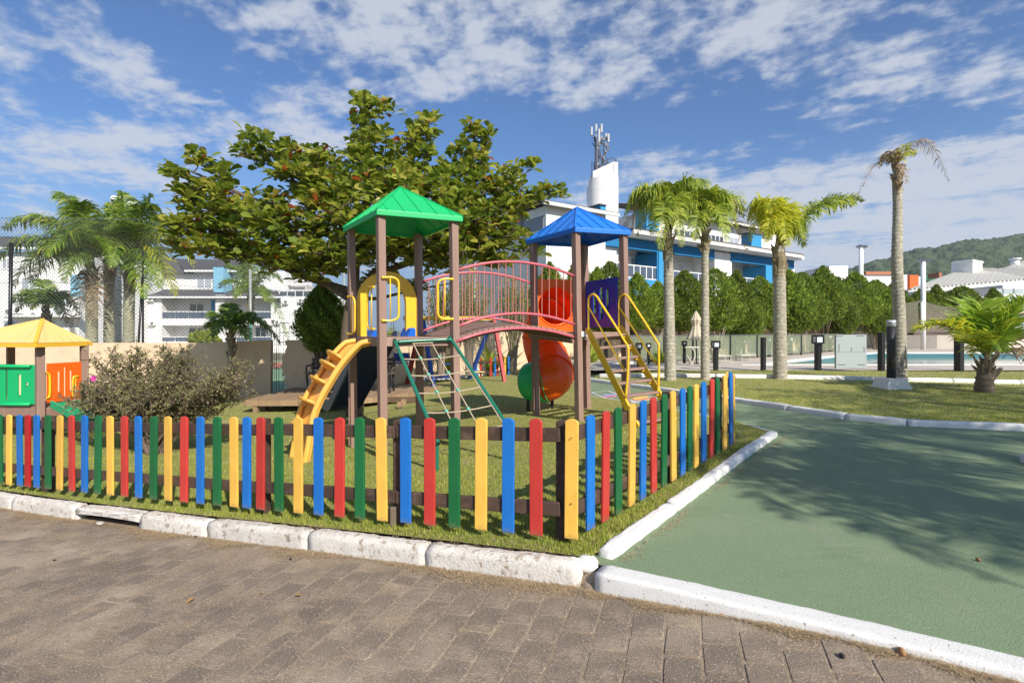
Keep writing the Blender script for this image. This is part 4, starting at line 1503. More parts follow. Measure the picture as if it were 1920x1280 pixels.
# ---------------------------------------------------------------- the big almond tree
TB = Vector((-3.55, 11.4, 0))
TB.z = gz(TB.x, TB.y)
tree = E('almond_tree', TB, 'wide broad-leaved tree with olive and reddish leaves behind the green-roofed tower', 'tree')
lobes = [(690, 395, 150, 105, 11.2, 1.6, 300), (600, 430, 120, 80, 10.8, 1.4, 150), (800, 400, 120, 90, 11.3, 1.5, 200), (470, 420, 85, 62, 10.6, 1.1, 125), (392, 385, 60, 52, 10.2, .7, 66),
         (372, 455, 55, 36, 10.2, .6, 38), (335, 325, 26, 10, 10.0, .2, 9), (372, 300, 22, 14, 10.0, .25, 9), (345, 370, 24, 20, 10.0, .3, 12), (322, 415, 20, 12, 9.9, .2, 8), (412, 330, 25, 22, 10.2, .3, 12),
         (520, 300, 56, 34, 10.7, .6, 34), (485, 262, 26, 16, 10.7, .3, 11), (455, 284, 18, 10, 10.6, .2, 5), (560, 325, 40, 26, 10.7, .6, 26), (595, 300, 40, 26, 11, .6, 24), (690, 275, 44, 62, 11.4, .6, 66),
         (692, 195, 24, 28, 11.4, .3, 17), (722, 208, 20, 16, 11.5, .3, 9), (770, 290, 46, 34, 11.4, .6, 36), (802, 232, 22, 14, 11.4, .3, 8), (785, 255, 26, 24, 11.4, .3, 16), (880, 300, 36, 44, 11.6, .5, 36),
         (892, 246, 22, 16, 11.6, .3, 9), (912, 254, 14, 12, 11.6, .2, 5), (860, 345, 60, 44, 11.6, .9, 62), (945, 350, 42, 34, 11.6, .5, 34), (980, 312, 24, 12, 11.6, .2, 8), (960, 370, 36, 30, 11.6, .5, 26),
         (1010, 365, 24, 14, 11.6, .2, 9), (1040, 362, 20, 10, 11.6, .2, 7), (905, 430, 62, 44, 11.6, .9, 66), (960, 440, 30, 30, 11.6, .5, 20), (860, 470, 60, 34, 11.4, .8, 46), (990, 472, 26, 14, 11.6, .3, 8),
         (540, 490, 70, 26, 10.7, .7, 42), (590, 515, 40, 16, 10.8, .5, 18), (470, 478, 50, 22, 10.5, .6, 24), (420, 470, 36, 22, 10.3, .4, 15), (640, 490, 46, 24, 11, .7, 26), (700, 470, 60, 30, 11.6, .9, 36), (790, 480, 46, 26, 11.5, .8, 26),
         (335, 428, 36, 20, 10.0, .3, 12), (620, 355, 60, 40, 11.0, .9, 60), (750, 350, 60, 40, 11.3, .9, 60), (930, 490, 30, 16, 11.6, .4, 10), (830, 505, 40, 14, 11.5, .5, 12), (725, 520, 40, 14, 12, .5, 9), (930, 395, 60, 40, 11.6, .9, 50), (900, 480, 50, 20, 11.6, .6, 22), (760, 440, 80, 50, 11.8, .9, 60), (600, 480, 60, 26, 11, .6, 26), (765, 540, 26, 14, 12, .4, 8)]
g = np.random.default_rng(21)
cl = []
for (cx, cy, rx, ry, Y, ryy, n) in lobes:
    n = round(n * (.96 if n > 40 else .95))
    while n > 0:
        q = g.uniform(-1, 1, 3)
        d2 = (q ** 2).sum()
        if d2 > 1 or (d2 < .25 and g.uniform() < .35):
            continue
        cl.append(at(cx + q[0] * rx, cy + q[1] * ry, Y + q[2] * ryy))
        n -= 1
cl = np.array(cl)
# limbs: from the fork to lobe centres, twigs from the limbs to every cluster
fork = at(662, 548, 11.4)
trunk = MB()
tp = smooth_path([TB - Vector((0, 0, .1)), TB + Vector((.02, 0, .6)), at(652, 640, 11.4), fork, at(668, 470, 11.4), at(685, 380, 11.4), at(692, 290, 11.4)], 5)
nT = len(tp)
trunk.tube(tp, [.20 * (1 - .85 * (i / (nT - 1)) ** 1.1) + .01 for i in range(nT)], 12)
trunk.build('trunk', barkt, tree, smooth=True)
limbs = [([fork, at(600, 528, 11.1), at(540, 505, 10.8), at(470, 480, 10.5), at(410, 460, 10.2)], .10), ([at(655, 560, 11.4), at(600, 520, 11.0), at(560, 440, 10.8), at(480, 380, 10.5), at(400, 340, 10.2), at(350, 318, 10.1)], .08),
         ([fork, at(720, 510, 11.7), at(800, 480, 11.6), at(880, 440, 11.6), at(950, 380, 11.6), at(1030, 362, 11.6)], .10), ([at(668, 500, 11.4), at(600, 420, 11.0), at(545, 330, 10.8), at(500, 285, 10.7)], .07),
         ([at(668, 470, 11.4), at(740, 400, 11.4), at(790, 320, 11.4), at(802, 240, 11.4)], .07), ([at(690, 520, 11.5), at(780, 440, 11.6), at(850, 360, 11.6), at(890, 260, 11.6)], .075),
         ([at(675, 440, 11.4), at(630, 350, 11.2), at(600, 300, 11.0)], .05), ([fork, at(700, 560, 12.0), at(770, 545, 12.3), at(850, 530, 12.3)], .06), ([at(690, 330, 11.4), at(690, 250, 11.4), at(692, 185, 11.4)], .04),
         ([at(470, 480, 10.5), at(400, 430, 10.3), at(345, 425, 10.0)], .045), ([at(850, 450, 11.6), at(920, 460, 11.6), at(985, 475, 11.6)], .04)]
nodesB = []
for pts, r in limbs:
    sp_ = smooth_path(pts, 6)
    n = len(sp_)
    MB().tube(sp_, [r * (1 - .82 * i / (n - 1)) for i in range(n)], 9).build('branch', barkt, tree, smooth=True)
    nodesB += [(p, .03) for p in sp_[3:]]
NBp = np.array([list(p) for p, _ in nodesB])
tw = MB()
order = np.argsort(((cl[:, None] - NBp[None]) ** 2).sum(-1).min(1))
tips = list(NBp)
for k in order:
    c = cl[k]
    A = np.array(tips)
    j = ((A - c) ** 2).sum(1).argmin()
    a, b = Vector(tips[j]), Vector(c)
    if (b - a).length > .05:
        m_ = (a + b) / 2 + Vector((0, 0, -.04))
        tw.tube([a, m_, b], [.014, .011, .008], 4, caps=False)
    tips.append(c)
tw.build('twigs', barkt, tree, kind='stuff')
C_, D_, U_, L_, W_, R_ = [], [], [], [], [], []
redc = np.array([at(420, 350, 10.2), at(405, 365, 10.2), at(385, 350, 10.1), at(445, 370, 10.3), at(552, 400, 10.2), at(600, 395, 10.3), at(480, 340, 10.3)])
for c in cl:
    k = g.integers(5, 10)
    hue = g.normal(.49, .15)
    nearred = ((redc - c) ** 2).sum(1).min() < .06
    ax = np.array([g.normal(0, .5), g.normal(-.1, .5), 1.0])
    ax /= np.linalg.norm(ax)
    a0 = g.uniform(0, 6.28)
    for i in range(k):
        a = a0 + i * 2.4
        el = g.uniform(-.45, .75)
        d = np.array([math.cos(a) * math.cos(el), math.sin(a) * math.cos(el), math.sin(el)]) + ax * .25
        C_.append(c + d * .03 + g.normal(0, .03, 3))
        D_.append(d)
        U_.append(np.array([0, 0, 1.0]) + g.normal(0, .45, 3))
        L_.append(g.uniform(.15, .28))
        R_.append(np.clip(hue + g.normal(0, .15) + (.55 if nearred and g.uniform() < .28 else 0) + (.4 if g.uniform() < .004 else 0), 0, 1))
C_, D_, U_, L_, R_ = map(np.array, (C_, D_, U_, L_, R_))
W_ = L_ * g.uniform(.48, .62, len(L_))
o_ = np.argsort(C_[:, 1])
near_i, far_i = o_[:290], o_[290:]
V, Fc, r = leafset(C_[far_i], D_[far_i], U_[far_i], L_[far_i], W_[far_i], fold=.18, droop=.12, rn=R_[far_i])
relmesh('leaf', V, Fc, leafm, tree, rnd=r, kind='stuff')
for i in near_i:
    V, Fc, r = leafset(C_[i:i + 1], D_[i:i + 1], U_[i:i + 1], L_[i:i + 1], W_[i:i + 1], fold=.18, droop=.12, rn=R_[i:i + 1])
    relmesh('leaf', V, Fc, leafm, tree, rnd=r)

# ---------------------------------------------------------------- palms
def frond(root, a, b, lift, m, seed, n=76, ll=.42, hang=.8, wd=.015, rach=palml, rr=.014, bare=0.12, vshape=.3, name='frond', up=0.0):
    """a -> b arched feather leaf; leaflets hang from the midrib"""
    g = np.random.default_rng(seed)
    a, b = Vector(a), Vector(b)
    c = (a + b) / 2 + Vector((0, 0, lift))
    P = [a * (1 - t) ** 2 + c * 2 * t * (1 - t) + b * t * t for t in np.linspace(0, 1, 15)]
    mb = MB()
    mb.tube(P, [rr * (1 - .8 * i / 14) for i in range(15)], 5)
    V, Fc, rn = [], [], []
    for i in range(n):
        t = bare + (1 - bare) * (i + .5) / n
        p = a * (1 - t) ** 2 + c * 2 * t * (1 - t) + b * t * t
        tg = ((c - a) * 2 * (1 - t) + (b - c) * 2 * t).normalized()
        s = tg.cross(Vector((0, 0, 1)))
        if s.length < .05:
            s = Vector((1, 0, 0))
        s.normalize()
        nup = s.cross(tg)
        L = ll * math.sin(math.pi * min(1, .18 + .80 * t)) ** .7 * g.uniform(.8, 1.15)
        for sg in (-1, 1):
            fw = .35 + .5 * t + g.normal(0, .16)
            d0 = (s * sg + tg * fw + nup * (vshape + g.normal(0, .28))).normalized()
            q0 = p
            q1 = q0 + d0 * L * .4
            d1 = (d0 + Vector((0, 0, -hang * g.uniform(.2, 1.2)))).normalized()
            q2 = q1 + d1 * L * .35
            d2 = (d1 + Vector((0, 0, -hang * g.uniform(.6, 1.3)))).normalized()
            q3 = q2 + d2 * L * .3
            w = tg * wd + Vector((0, 0, g.normal(0, .004)))
            k = len(V)
            V += [q0 - w * .6, q0 + w * .6, q1 + w, q1 - w, q2 + w * .8, q2 - w * .8, q3 + w * .1, q3 - w * .1]
            Fc += [(k, k + 1, k + 2, k + 3), (k + 3, k + 2, k + 4, k + 5), (k + 5, k + 4, k + 6, k + 7)]
            x = float(np.clip(g.normal(.5, .22), 0, 1))
            rn += [x, x, x]
    fo = relmesh(name, np.array([list(v) for v in V]), np.array(Fc), m, root, rnd=rn)
    mb.build('midrib', rach, fo, smooth=True)
    return fo
midm = mat('palm_midrib', (.22, .24, .07), .6)
def ringtrunk(root, path, rad, m=barkp, rings=.10, n=16, amp=.012, name='trunk'):
    P = smooth_path(path, 10)
    L = [0]
    for a, b in zip(P[:-1], P[1:]): L.append(L[-1] + (b - a).length)
    tot = L[-1]
    k = int(tot / (rings / 3))
    pts, rr = [], []
    for i in range(k + 1):
        s = tot * i / k
        j = max(0, min(len(L) - 2, next((q for q in range(len(L) - 1) if L[q + 1] >= s), len(L) - 2)))
        f = (s - L[j]) / max(1e-6, L[j + 1] - L[j])
        pts.append(P[j].lerp(P[j + 1], min(1, max(0, f))))
        t = s / tot
        base = interp(t, rad)
        rr.append(base + (amp if i % 3 == 0 else 0) * (.6 + random.random() * .6))
    return MB().tube(pts, rr, n).build(name, m, root, smooth=True)
def palm(bx, by, Yb, crown, Yc, w0, w1, label, fr, seed, group='palms on the lawn', m=None, mats=None, leaf=None, wd=.018, headm=None, head=True, ll=.45, hang=.8, mid=None):
    zb = CZ - (by - HY) / F * Yb
    base = Vector(((bx - CX) / F * Yb, Yb, zb))
    root = E('palm_tree', base, label, 'palm', group)
    top = at(crown[0], crown[1], Yc)
    path = [base - Vector((0, 0, .15)), base + (top - base) * .3]
    if mid:
        path.append(at(mid[0], mid[1], Yb))
    path += [base + (top - base) * .8, top]
    ringtrunk(root, path, [(0, w0 * 1.28), (.05, w0), (.6, (w0 + w1) / 2), (1, w1)], m=m or barkp)
    if head:
        hd = MB()
        r = random.Random(seed)
        for i in range(20):
            a = r.uniform(0, 6.28)
            z = r.uniform(-.75, .15)
            p = top + Vector((math.cos(a) * w1 * .8, math.sin(a) * w1 * .8, z))
            q = p + Vector((math.cos(a) * r.uniform(.04, .16), math.sin(a) * r.uniform(.04, .16), r.uniform(.12, .30)))
            hd.tube([p, p.lerp(q, .5) + Vector((0, 0, .03)), q], [.045, .035, .012], 5)
        hd.tube([top + Vector((0, 0, -.8)), top + Vector((0, 0, -.3)), top + Vector((0, 0, .25))], [w1 * 1.1, w1 * 1.25, w1 * .5], 10)
        hd.build('crown_shaft', headm or mat('palm_boot', (.17, .12, .075), .95, (.26, .22, .13), 14, bump=1, bscale=50), root, kind='stuff')
    for i, f in enumerate(fr):
        tx, ty, dY, lift = f[:4]
        mm = f[4] if len(f) > 4 else palml
        if leaf and mm is palml:
            mm = leaf
        kw = f[5] if len(f) > 5 else {}
        args = dict(ll=ll, hang=hang, wd=wd)
        args.update(kw)
        frond(root, top + Vector((0, 0, .05)), at(tx, ty, Yc + dY), lift, mm, seed * 31 + i, rach=midm if mm is not palmd else stemm, **args)
    return root
palm(1257, 713, 13.35, (1252, 432), 13.4, .145, .11, 'ringed-trunk palm nearest the blue-roofed tower with a full arching green crown',
     [(1196, 442, -.3, 1.9), (1172, 405, .2, 1.7), (1208, 372, -.3, 1.1), (1232, 352, .5, .5), (1238, 468, -1.5, 1.8), (1278, 462, -1.2, 2.0), (1318, 420, -.1, 2.2), (1332, 372, .3, 1.5), (1292, 372, 1.2, 1.2), (1222, 440, 1.2, 1.7),
      (1300, 345, -.2, .9), (1262, 346, -.4, .6), (1165, 448, .9, 1.6, palmd, dict(n=30)), (1190, 395, .9, 1.3)], 3, ll=.60, hang=1.5, group='palms on the lawn')
palm(1322, 714, 13.3, (1322, 425), 13.3, .11, .075, 'thin palm just right of the fullest one, small green crown',
     [(1292, 380, .2, .6), (1272, 428, -.4, 1.2), (1342, 366, .2, .4), (1385, 440, -.3, 1.5), (1396, 405, .4, 1.1), (1362, 452, -.9, 1.3), (1326, 358, -.5, .4), (1302, 450, -.8, 1.1), (1352, 425, 1.1, 1.0), (1370, 382, -.2, .8), (1400, 470, .6, 1.9, palmd, dict(n=30))], 4, ll=.55, hang=1.2)
palm(1463, 714, 13.2, (1461, 462), 13.2, .168, .13, 'stout-trunked palm with yellow fronds and one long frond reaching right',
     [(1408, 452, -.3, 1.9, palmy), (1402, 418, .3, 1.6, palmy), (1425, 380, -.2, .7, palmy), (1447, 378, -.5, .5, palmy), (1490, 415, -.5, .7, palml), (1506, 448, -.4, 1.1, palml), (1600, 382, .0, .75, palml, dict(n=90, ll=.62, hang=.9, vshape=.3, wd=.022, bare=.06)), (1618, 378, .3, .9, palml, dict(n=70, ll=.45, hang=.7, vshape=.9, wd=.018, bare=.3)),
      (1475, 462, -1.2, 1.5, palmy), (1438, 455, -1.1, 1.6, palmy), (1508, 462, .8, 1.1, palml), (1430, 395, 1.1, 1.0, palmy), (1478, 388, .3, .5, palmy), (1440, 400, -1.0, 1.2, palmy)], 5, ll=.56, hang=1.3)
palm(1688, 719, 12.7, (1682, 318), 12.9, .148, .088, 'tallest palm, nearly bare drooping brown fronds against the clouds',
     [(1608, 370, -.2, .95, palmd, dict(n=20, ll=.28, wd=.009, bare=.3)), (1779, 340, .1, 1.75, palmd, dict(n=44, ll=.34, wd=.008, hang=1.6, vshape=-.2)), (1700, 270, .2, .25, palmy, dict(n=20, ll=.25)), (1658, 300, -.2, .5, palmd, dict(n=22, ll=.3, hang=1.5)), (1716, 292, .3, .45, palmy, dict(n=20, ll=.25, hang=1.2)),
      (1648, 315, .3, .6, palmd, dict(n=20, ll=.3, hang=1.5)), (1672, 285, -.4, .3, palmd, dict(n=18, ll=.25)), (1700, 345, -.3, .4, palmd, dict(n=14, ll=.25, hang=2))], 6, mid=(1682, 500), headm=mat('palm_boot_pale', (.34, .26, .16), .95, (.24, .17, .10), 14, bump=1, bscale=50))
# young coconut palm
cb = Vector(((1846 - CX) / F * 10.5, 10.5, CZ - (738 - HY) / F * 10.5))
coco = E('coconut_palm', cb, 'young coconut palm with a short trunk and broad stiff fronds on the right lawn', 'palm')
ct = at(1850, 672, 10.5)
ringtrunk(coco, [cb - Vector((0, 0, .1)), cb + Vector((0, 0, .25)), ct - Vector((0, 0, .1)), ct], [(0, .18), (.5, .14), (1, .10)], m=mat('coco_bark', (.13, .095, .07), .95, (.24, .19, .14), 9, bump=1, bscale=40), amp=.02)
hb = MB()
r = random.Random(5)
for i in range(16):
    a = r.uniform(0, 6.28)
    p = ct + Vector((math.cos(a) * .09, math.sin(a) * .09, r.uniform(-.45, -.02)))
    q = p + Vector((math.cos(a) * r.uniform(.06, .22), math.sin(a) * r.uniform(.06, .22), r.uniform(.1, .35)))
    hb.tube([p, p.lerp(q, .6), q], [.04, .03, .008], 5)
hb.build('leaf_boots', mat('coco_boot', (.20, .14, .10), .9, (.36, .29, .21), 14), coco, kind='stuff')
cok = dict(n=60, hang=.12, wd=.022, vshape=.5, bare=.16, rr=.02)
cocol = mat('coco_leaf', (.1, .2, .03), .4, trans=.3, rndcol=[(0, (.12, .22, .02)), (.5, (.26, .39, .03)), (1, (.48, .50, .05))])
for (tx, ty, dY, lift, m_, kw) in [(1925, 560, -.3, .12, cocol, dict(ll=.68)), (1838, 572, .2, .35, cocol, dict(ll=.75)), (1712, 622, .1, .75, palmy, dict(ll=.42, hang=.5)), (1800, 640, -1.1, .5, palmy, dict(ll=.42, hang=.5)), (1945, 640, .3, .5, palmd, dict(ll=.5, hang=.8)), (1890, 570, .9, .4, cocol, dict(ll=.6)), (1862, 590, -.3, .2, cocol, dict(ll=.6)),
                                   (1880, 660, -1.2, .5, cocol, dict(ll=.4, hang=.5)), (1790, 600, .9, .4, cocol, dict(ll=.5)), (1960, 690, .6, .5, palmd, dict(ll=.4, hang=1)), (1820, 670, -.8, .35, palmy, dict(ll=.3, hang=.6, n=26))]:
    k = dict(cok)
    k.update(kw)
    frond(coco, ct + Vector((0, 0, .0)), at(tx, ty, 10.5 + dY), lift, m_, 900 + tx, rach=midm, **k)
# palms beyond the mesh on the left
palm(172, 700, 16.4, (172, 505), 16.4, .165, .15, 'left palm of the two large ones behind the mesh fence, fronds reaching the picture edge',
     [(60, 410, 0, 1.0), (112, 370, .2, 1.5), (8, 430, -.2, 1.7), (20, 545, -.6, 2.0), (90, 480, -1.5, 1.7), (55, 530, .6, 1.5), (130, 400, 1, 1.3), (215, 395, .4, .8), (205, 470, -1.4, 1.5), (-10, 490, -.3, 1.6), (150, 380, -.8, .9), (120, 530, -1.2, 1.4), (175, 600, -.3, .5, palmd, dict(n=26, hang=2)), (145, 610, .1, .9, palmd, dict(n=30, hang=2))],
     7, group='large palms behind the mesh fence', ll=.72, hang=1.2, leaf=palml2, wd=.023, m=barkg)
palm(240, 700, 16.2, (243, 500), 16.2, .16, .145, 'right palm of the two large ones behind the mesh fence, one orange frond',
     [(285, 365, .3, .6), (280, 385, -.3, .9), (352, 470, .2, 1.6), (365, 500, -.2, 1.8, palmy, dict(n=34)), (300, 540, -1, 1.6), (330, 555, -.5, 1.9, palmy), (200, 430, -.9, 1.1), (215, 385, .6, .9), (255, 420, -1.4, .8), (310, 420, .9, 1.3), (210, 500, -1.3, 1.5), (270, 560, -1.2, 1.3), (190, 540, .5, 1.3, palmd, dict(n=26, hang=2)), (230, 360, .1, .5)],
     8, group='large palms behind the mesh fence', ll=.72, hang=1.2, leaf=palml2, wd=.023, m=barkg)
palm(205, 700, 17.4, (205, 492), 17.4, .17, .14, 'pale bare trunk of the palm between the two large ones behind the mesh fence',
     [(170, 440, .4, .8), (235, 440, .6, .8), (205, 410, .8, .3), (222, 600, -.2, .9, palmd, dict(n=26, hang=2))], 9, group='large palms behind the mesh fence', ll=.6, leaf=palml2, wd=.022, m=barkg)
palm(88, 700, 19, (88, 582), 19, .12, .10, 'small palm behind the mesh fence above the yellow-roofed playhouse',
     [(30, 585, 0, .9), (45, 555, .2, .8), (80, 525, .3, .4), (125, 560, -.2, .8), (148, 590, 0, 1.1), (60, 580, -1, .8), (110, 590, -1, .9), (140, 640, 0, 1.4, palmd), (20, 570, -.4, .9)], 10, group='small palms by the wall', leaf=palml2, ll=.45)
palm(432, 745, 14.2, (433, 622), 14.2, .09, .07, 'short dark-trunked palm growing in front of the beige wall',
     [(385, 615, 0, .4), (395, 590, .2, .3), (430, 570, .2, .2), (475, 590, 0, .4), (500, 610, -.2, .5), (400, 630, -.5, .4), (465, 635, -.6, .4), (525, 645, 0, .9)], 12, group='small palms by the wall', leaf=palml2, ll=.36)
palm(468, 690, 22, (470, 560), 22, .12, .10, 'feathery palm behind the wall next to the teal-footed pole',
     [(410, 540, 0, 1.0), (425, 500, .2, .9), (468, 470, .3, .5), (530, 530, 0, 1.3), (515, 500, .3, .9), (440, 560, -1, .9), (500, 565, -1, 1.0), (540, 640, -.3, 2.0), (450, 480, -.4, .6)], 13, group='small palms by the wall', leaf=palml2, ll=.5)
# palms standing to the right behind the photographer, whose crowns shade the path and lawn
def shadepalm(x, y, h, seed, what, nf=15, fl_=2.6):
    b = Vector((x, y, gz(x, y)))
    root = E('palm_tree', b, 'palm standing outside the picture whose crown shades ' + what, 'palm', 'palms beside the camera')
    t = b + Vector((.1, .1, h))
    ringtrunk(root, [b, b.lerp(t, .5), t], [(0, .18), (1, .12)])
    r = random.Random(seed)
    for i in range(nf):
        a = 6.283 * i / nf + r.uniform(-.2, .2)
        L = fl_ * r.uniform(.8, 1.1)
        frond(root, t, t + Vector((math.cos(a) * L, math.sin(a) * L, r.uniform(-.9, .4))), r.uniform(.5, 1.1), palml, seed * 50 + i, ll=.5, hang=.5, rach=midm, wd=.018, n=40)
def shade_at(px, py, h, seed, what, **k):
    p = gp(px, py)
    d = h / math.tan(R(SUN_EL))
    shadepalm(p.x + SUND.x / math.cos(R(SUN_EL)) * d, p.y + SUND.y / math.cos(R(SUN_EL)) * d, h, seed, what, **k)
shade_at(1540, 880, 4.6, 61, 'the left part of the green path', nf=12, fl_=1.6)
shade_at(1790, 930, 4.9, 62, 'the near right part of the green path', nf=11, fl_=1.7)
shade_at(1640, 815, 6.0, 63, 'the far part of the green path', nf=12, fl_=2.3)
shade_at(1890, 818, 6.5, 66, 'the right end of the green path', nf=11, fl_=2.2)
shade_at(1730, 755, 6.0, 64, 'the middle of the lawn', fl_=2.8)
shade_at(1960, 748, 6.5, 65, 'the right end of the lawn', fl_=3.0)

# ---------------------------------------------------------------- conifers
def conifer_mesh(seed, h0, h1, rad, n, sh=1.0, top=.75, dense=1.0):
    """crown between h0 and h1 above the base as many small upward sprays"""
    g = np.random.default_rng(seed)
    H = h1 - h0
    m = n
    t = g.beta(1.3, 1.35, m)
    a = g.uniform(0, 2 * np.pi, m)
    prof = (np.sin(np.pi * np.clip(t * .93 + .07, 0, 1) ** top)) ** (.62 + .2 * (seed % 3))
    lump = 1 + .24 * np.sin(a * 3 + seed) * np.sin(t * 8 + seed) + .16 * np.sin(a * 6 + t * 15 + seed * 2) + .12 * np.sin(a * 13 + t * 31) + g.exponential(.06, m)
    rr = rad * prof * lump * (1 - .45 * g.uniform(0, 1, m) ** 2.2)
    keep = (np.sin(a * 4 + seed * 1.7 + t * 6) * np.sin(t * 17 + a * 2 + seed)) > g.uniform(-1.5, -.25, m)
    t, a, rr = t[keep], a[keep], rr[keep]
    m = len(t)
    C = np.stack([np.cos(a) * rr, np.sin(a) * rr, h0 + t * H], -1)
    D = np.stack([np.cos(a) * .8, np.sin(a) * .8, np.full(m, .75) + t * .5], -1) + g.normal(0, .45, (m, 3))
    U = np.stack([np.cos(a), np.sin(a), np.full(m, .5)], -1) + g.normal(0, .5, (m, 3))
    L = g.uniform(.08, .17, m) * sh
    V, Fc, r = leafset(C, D, U, L, L * .42, fold=.1, rn=np.clip(g.normal(.5, .25, m), 0, 1))
    return V, Fc, r
CONM = {}
def conifer(px, ptop, pbase, Y, wpx, label, seed, group='conifers in a row before the wall', stems=5, cut=.42, n=8000, leafm_=None, toppow=.75):
    zb = CZ - (pbase - HY) / F * Y
    zt = CZ - (ptop - HY) / F * Y
    rad = wpx / 2 / F * Y * (1.17 if group else 1)
    X = (px - CX) / F * Y
    H = zt - zb
    root = E('conifer_tree', (X, Y, zb), label, 'tree', group)
    key = (seed % 4, n)
    if key not in CONM:
        V, Fc, r = conifer_mesh(100 + key[0], .0, 1.0 * 3, 1.0, n, sh=1.0, top=toppow)
        CONM[key] = npmesh('crown', V, Fc, conl, rnd=r)
    c0 = H * cut
    sz = (H - c0) / 3
    o = bpy.data.objects.new('crown', CONM[key])
    o.location = (0, 0, c0)
    o.scale = (rad, rad, sz)
    o.rotation_euler = (0, 0, seed * 1.3)
    finish(o, 'crown', root, None, None, None, None, 'stuff')
    r = random.Random(seed)
    for q in range(2):
        k2 = ((seed + q * 3 + 1) % 4, n)
        o = bpy.data.objects.new('crown', CONM.get(k2, CONM[key]))
        a_ = r.uniform(0, 6.28)
        o.location = (math.cos(a_) * rad * .55, math.sin(a_) * rad * .4, c0 * r.uniform(.85, 1.15))
        f_ = r.uniform(.5, .78)
        o.scale = (rad * f_, rad * f_, sz * r.uniform(.45, .85))
        o.rotation_euler = (0, 0, a_)
        finish(o, 'crown', root, None, None, None, None, 'stuff')
    mb = MB()
    for i in range(stems * 2):
        a = r.uniform(0, 6.28)
        k = r.uniform(.3, .8) * rad
        p0 = Vector((X + math.cos(a) * .1, Y + math.sin(a) * .1, zb - .1))
        p1 = Vector((X + math.cos(a) * k * .35, Y + math.sin(a) * k * .35, zb + c0 * .55))
        p2 = Vector((X + math.cos(a) * k, Y + math.sin(a) * k, zb + c0 + (H - c0) * r.uniform(.2, .5)))
        mb.tube([p0, p1, p2], [.05, .035, .012], 5)
    mb.build('trunk', barkt if seed % 2 else stemm, root, smooth=True, kind='stuff')
rows_ = [(1035, 497, 668, 23, 50), (1078, 490, 668, 23, 54), (1120, 500, 668, 23, 48), (1148, 498, 668, 23.5, 52), (1196, 520, 672, 21.5, 62), (1236, 530, 668, 22.5, 56), (1285, 516, 672, 23, 66), (1340, 508, 668, 24, 66), (1385, 502, 666, 25, 58), (1428, 512, 664, 26.5, 62), (1472, 505, 662, 28, 62), (1508, 514, 660, 29.5, 50),
         (1540, 506, 658, 31, 58), (1575, 516, 656, 32, 48), (1608, 510, 656, 33, 60), (1645, 526, 654, 34, 50), (1680, 536, 654, 36, 52), (1722, 545, 650, 40, 50), (1760, 540, 650, 40, 40), (1806, 536, 650, 40, 62), (1868, 537, 650, 40, 52)]
lab = ['behind the red tube slide', 'behind the blue tower, left one', 'rising over the slotted blue panel', 'right above the staircase handrail', 'before the blue parapet, left of the first lawn palm', 'dark one behind the first lawn palm', 'between the two slender palms', 'right of the thin palm',
       'under the white upper windows', 'left of the stout palm', 'behind the stout palm trunk', 'right of the stout palm trunk', 'left of the floodlight mast', 'below the white rooftop box', 'tall one left of the net screen', 'behind the left post of the net screen', 'behind the tallest palm', 'left of the second floodlight mast', 'right of the second floodlight mast', 'under the white tiled roof', 'behind the young coconut palm']
rc = random.Random(8)
for i, ((x, t_, b_, Y, w), l) in enumerate(zip(rows_, lab)):
    t_ += rc.uniform(-7, 9)
    w *= rc.uniform(.85, 1.15)
    x += rc.uniform(-6, 6)
    conifer(x, t_, b_, Y, w, 'bushy green conifer ' + l, i * 7 + 1, cut=rc.uniform(.18, .36) if i < 17 else .1)
for i, (x, t_, b_, Y, w, l) in enumerate([(826, 515, 700, 17.6, 70, 'left of the three'), (880, 498, 700, 17.4, 92, 'middle of the three'), (962, 505, 700, 18.6, 84, 'right of the three')]):
    zb = CZ - (b_ - HY) / F * Y
    zt = CZ - (t_ - HY) / F * Y
    X = (x - CX) / F * Y
    root = E('conifer_tree', (X, Y, zb), 'sparse conifer with bare brushy stems seen through the bridge rails, ' + l, 'tree', 'brushy conifers behind the bridge')
    r = random.Random(40 + i)
    g2 = np.random.default_rng(40 + i)
    mb = MB()
    tipsC = []
    rad = w / 2 / F * Y
    for k in range(70):
        a = r.uniform(0, 6.28)
        q = rad * math.sqrt(r.random())
        b0 = Vector((X + math.cos(a) * .12 * q / rad, Y + math.sin(a) * .12, zb - .05))
        tip = Vector((X + math.cos(a) * q, Y + math.sin(a) * q, zb + (zt - zb) * (1 - .25 * (q / rad) ** 2) * r.uniform(.78, 1)))
        m_ = b0.lerp(tip, .45) + Vector((-math.cos(a) * q * .25, -math.sin(a) * q * .25, 0))
        P = smooth_path([b0, m_, tip], 4)
        mb.tube(P, [.022 * (1 - .7 * j / (len(P) - 1)) for j in range(len(P))], 4)
        for j in range(55):
            t = g2.uniform(.45, 1)
            p = b0.lerp(m_, t * 2) if t < .5 else m_.lerp(tip, t * 2 - 1)
            if g2.uniform() < (t - .35) * 1.6:
                tipsC.append(np.array(p) + g2.normal(0, .06, 3))
    mb.build('stems', stemm, root, kind='stuff')
    C = np.array(tipsC)
    n_ = len(C)
    V, Fc, rr = leafset(C, g2.normal(0, .6, (n_, 3)) + np.array([0, 0, .6]), g2.normal(0, 1, (n_, 3)), g2.uniform(.06, .13, n_), g2.uniform(.02, .04, n_), rn=np.clip(g2.normal(.55, .2, n_), 0, 1))
    relmesh('foliage', V, Fc, conl, root, rnd=rr, kind='stuff')
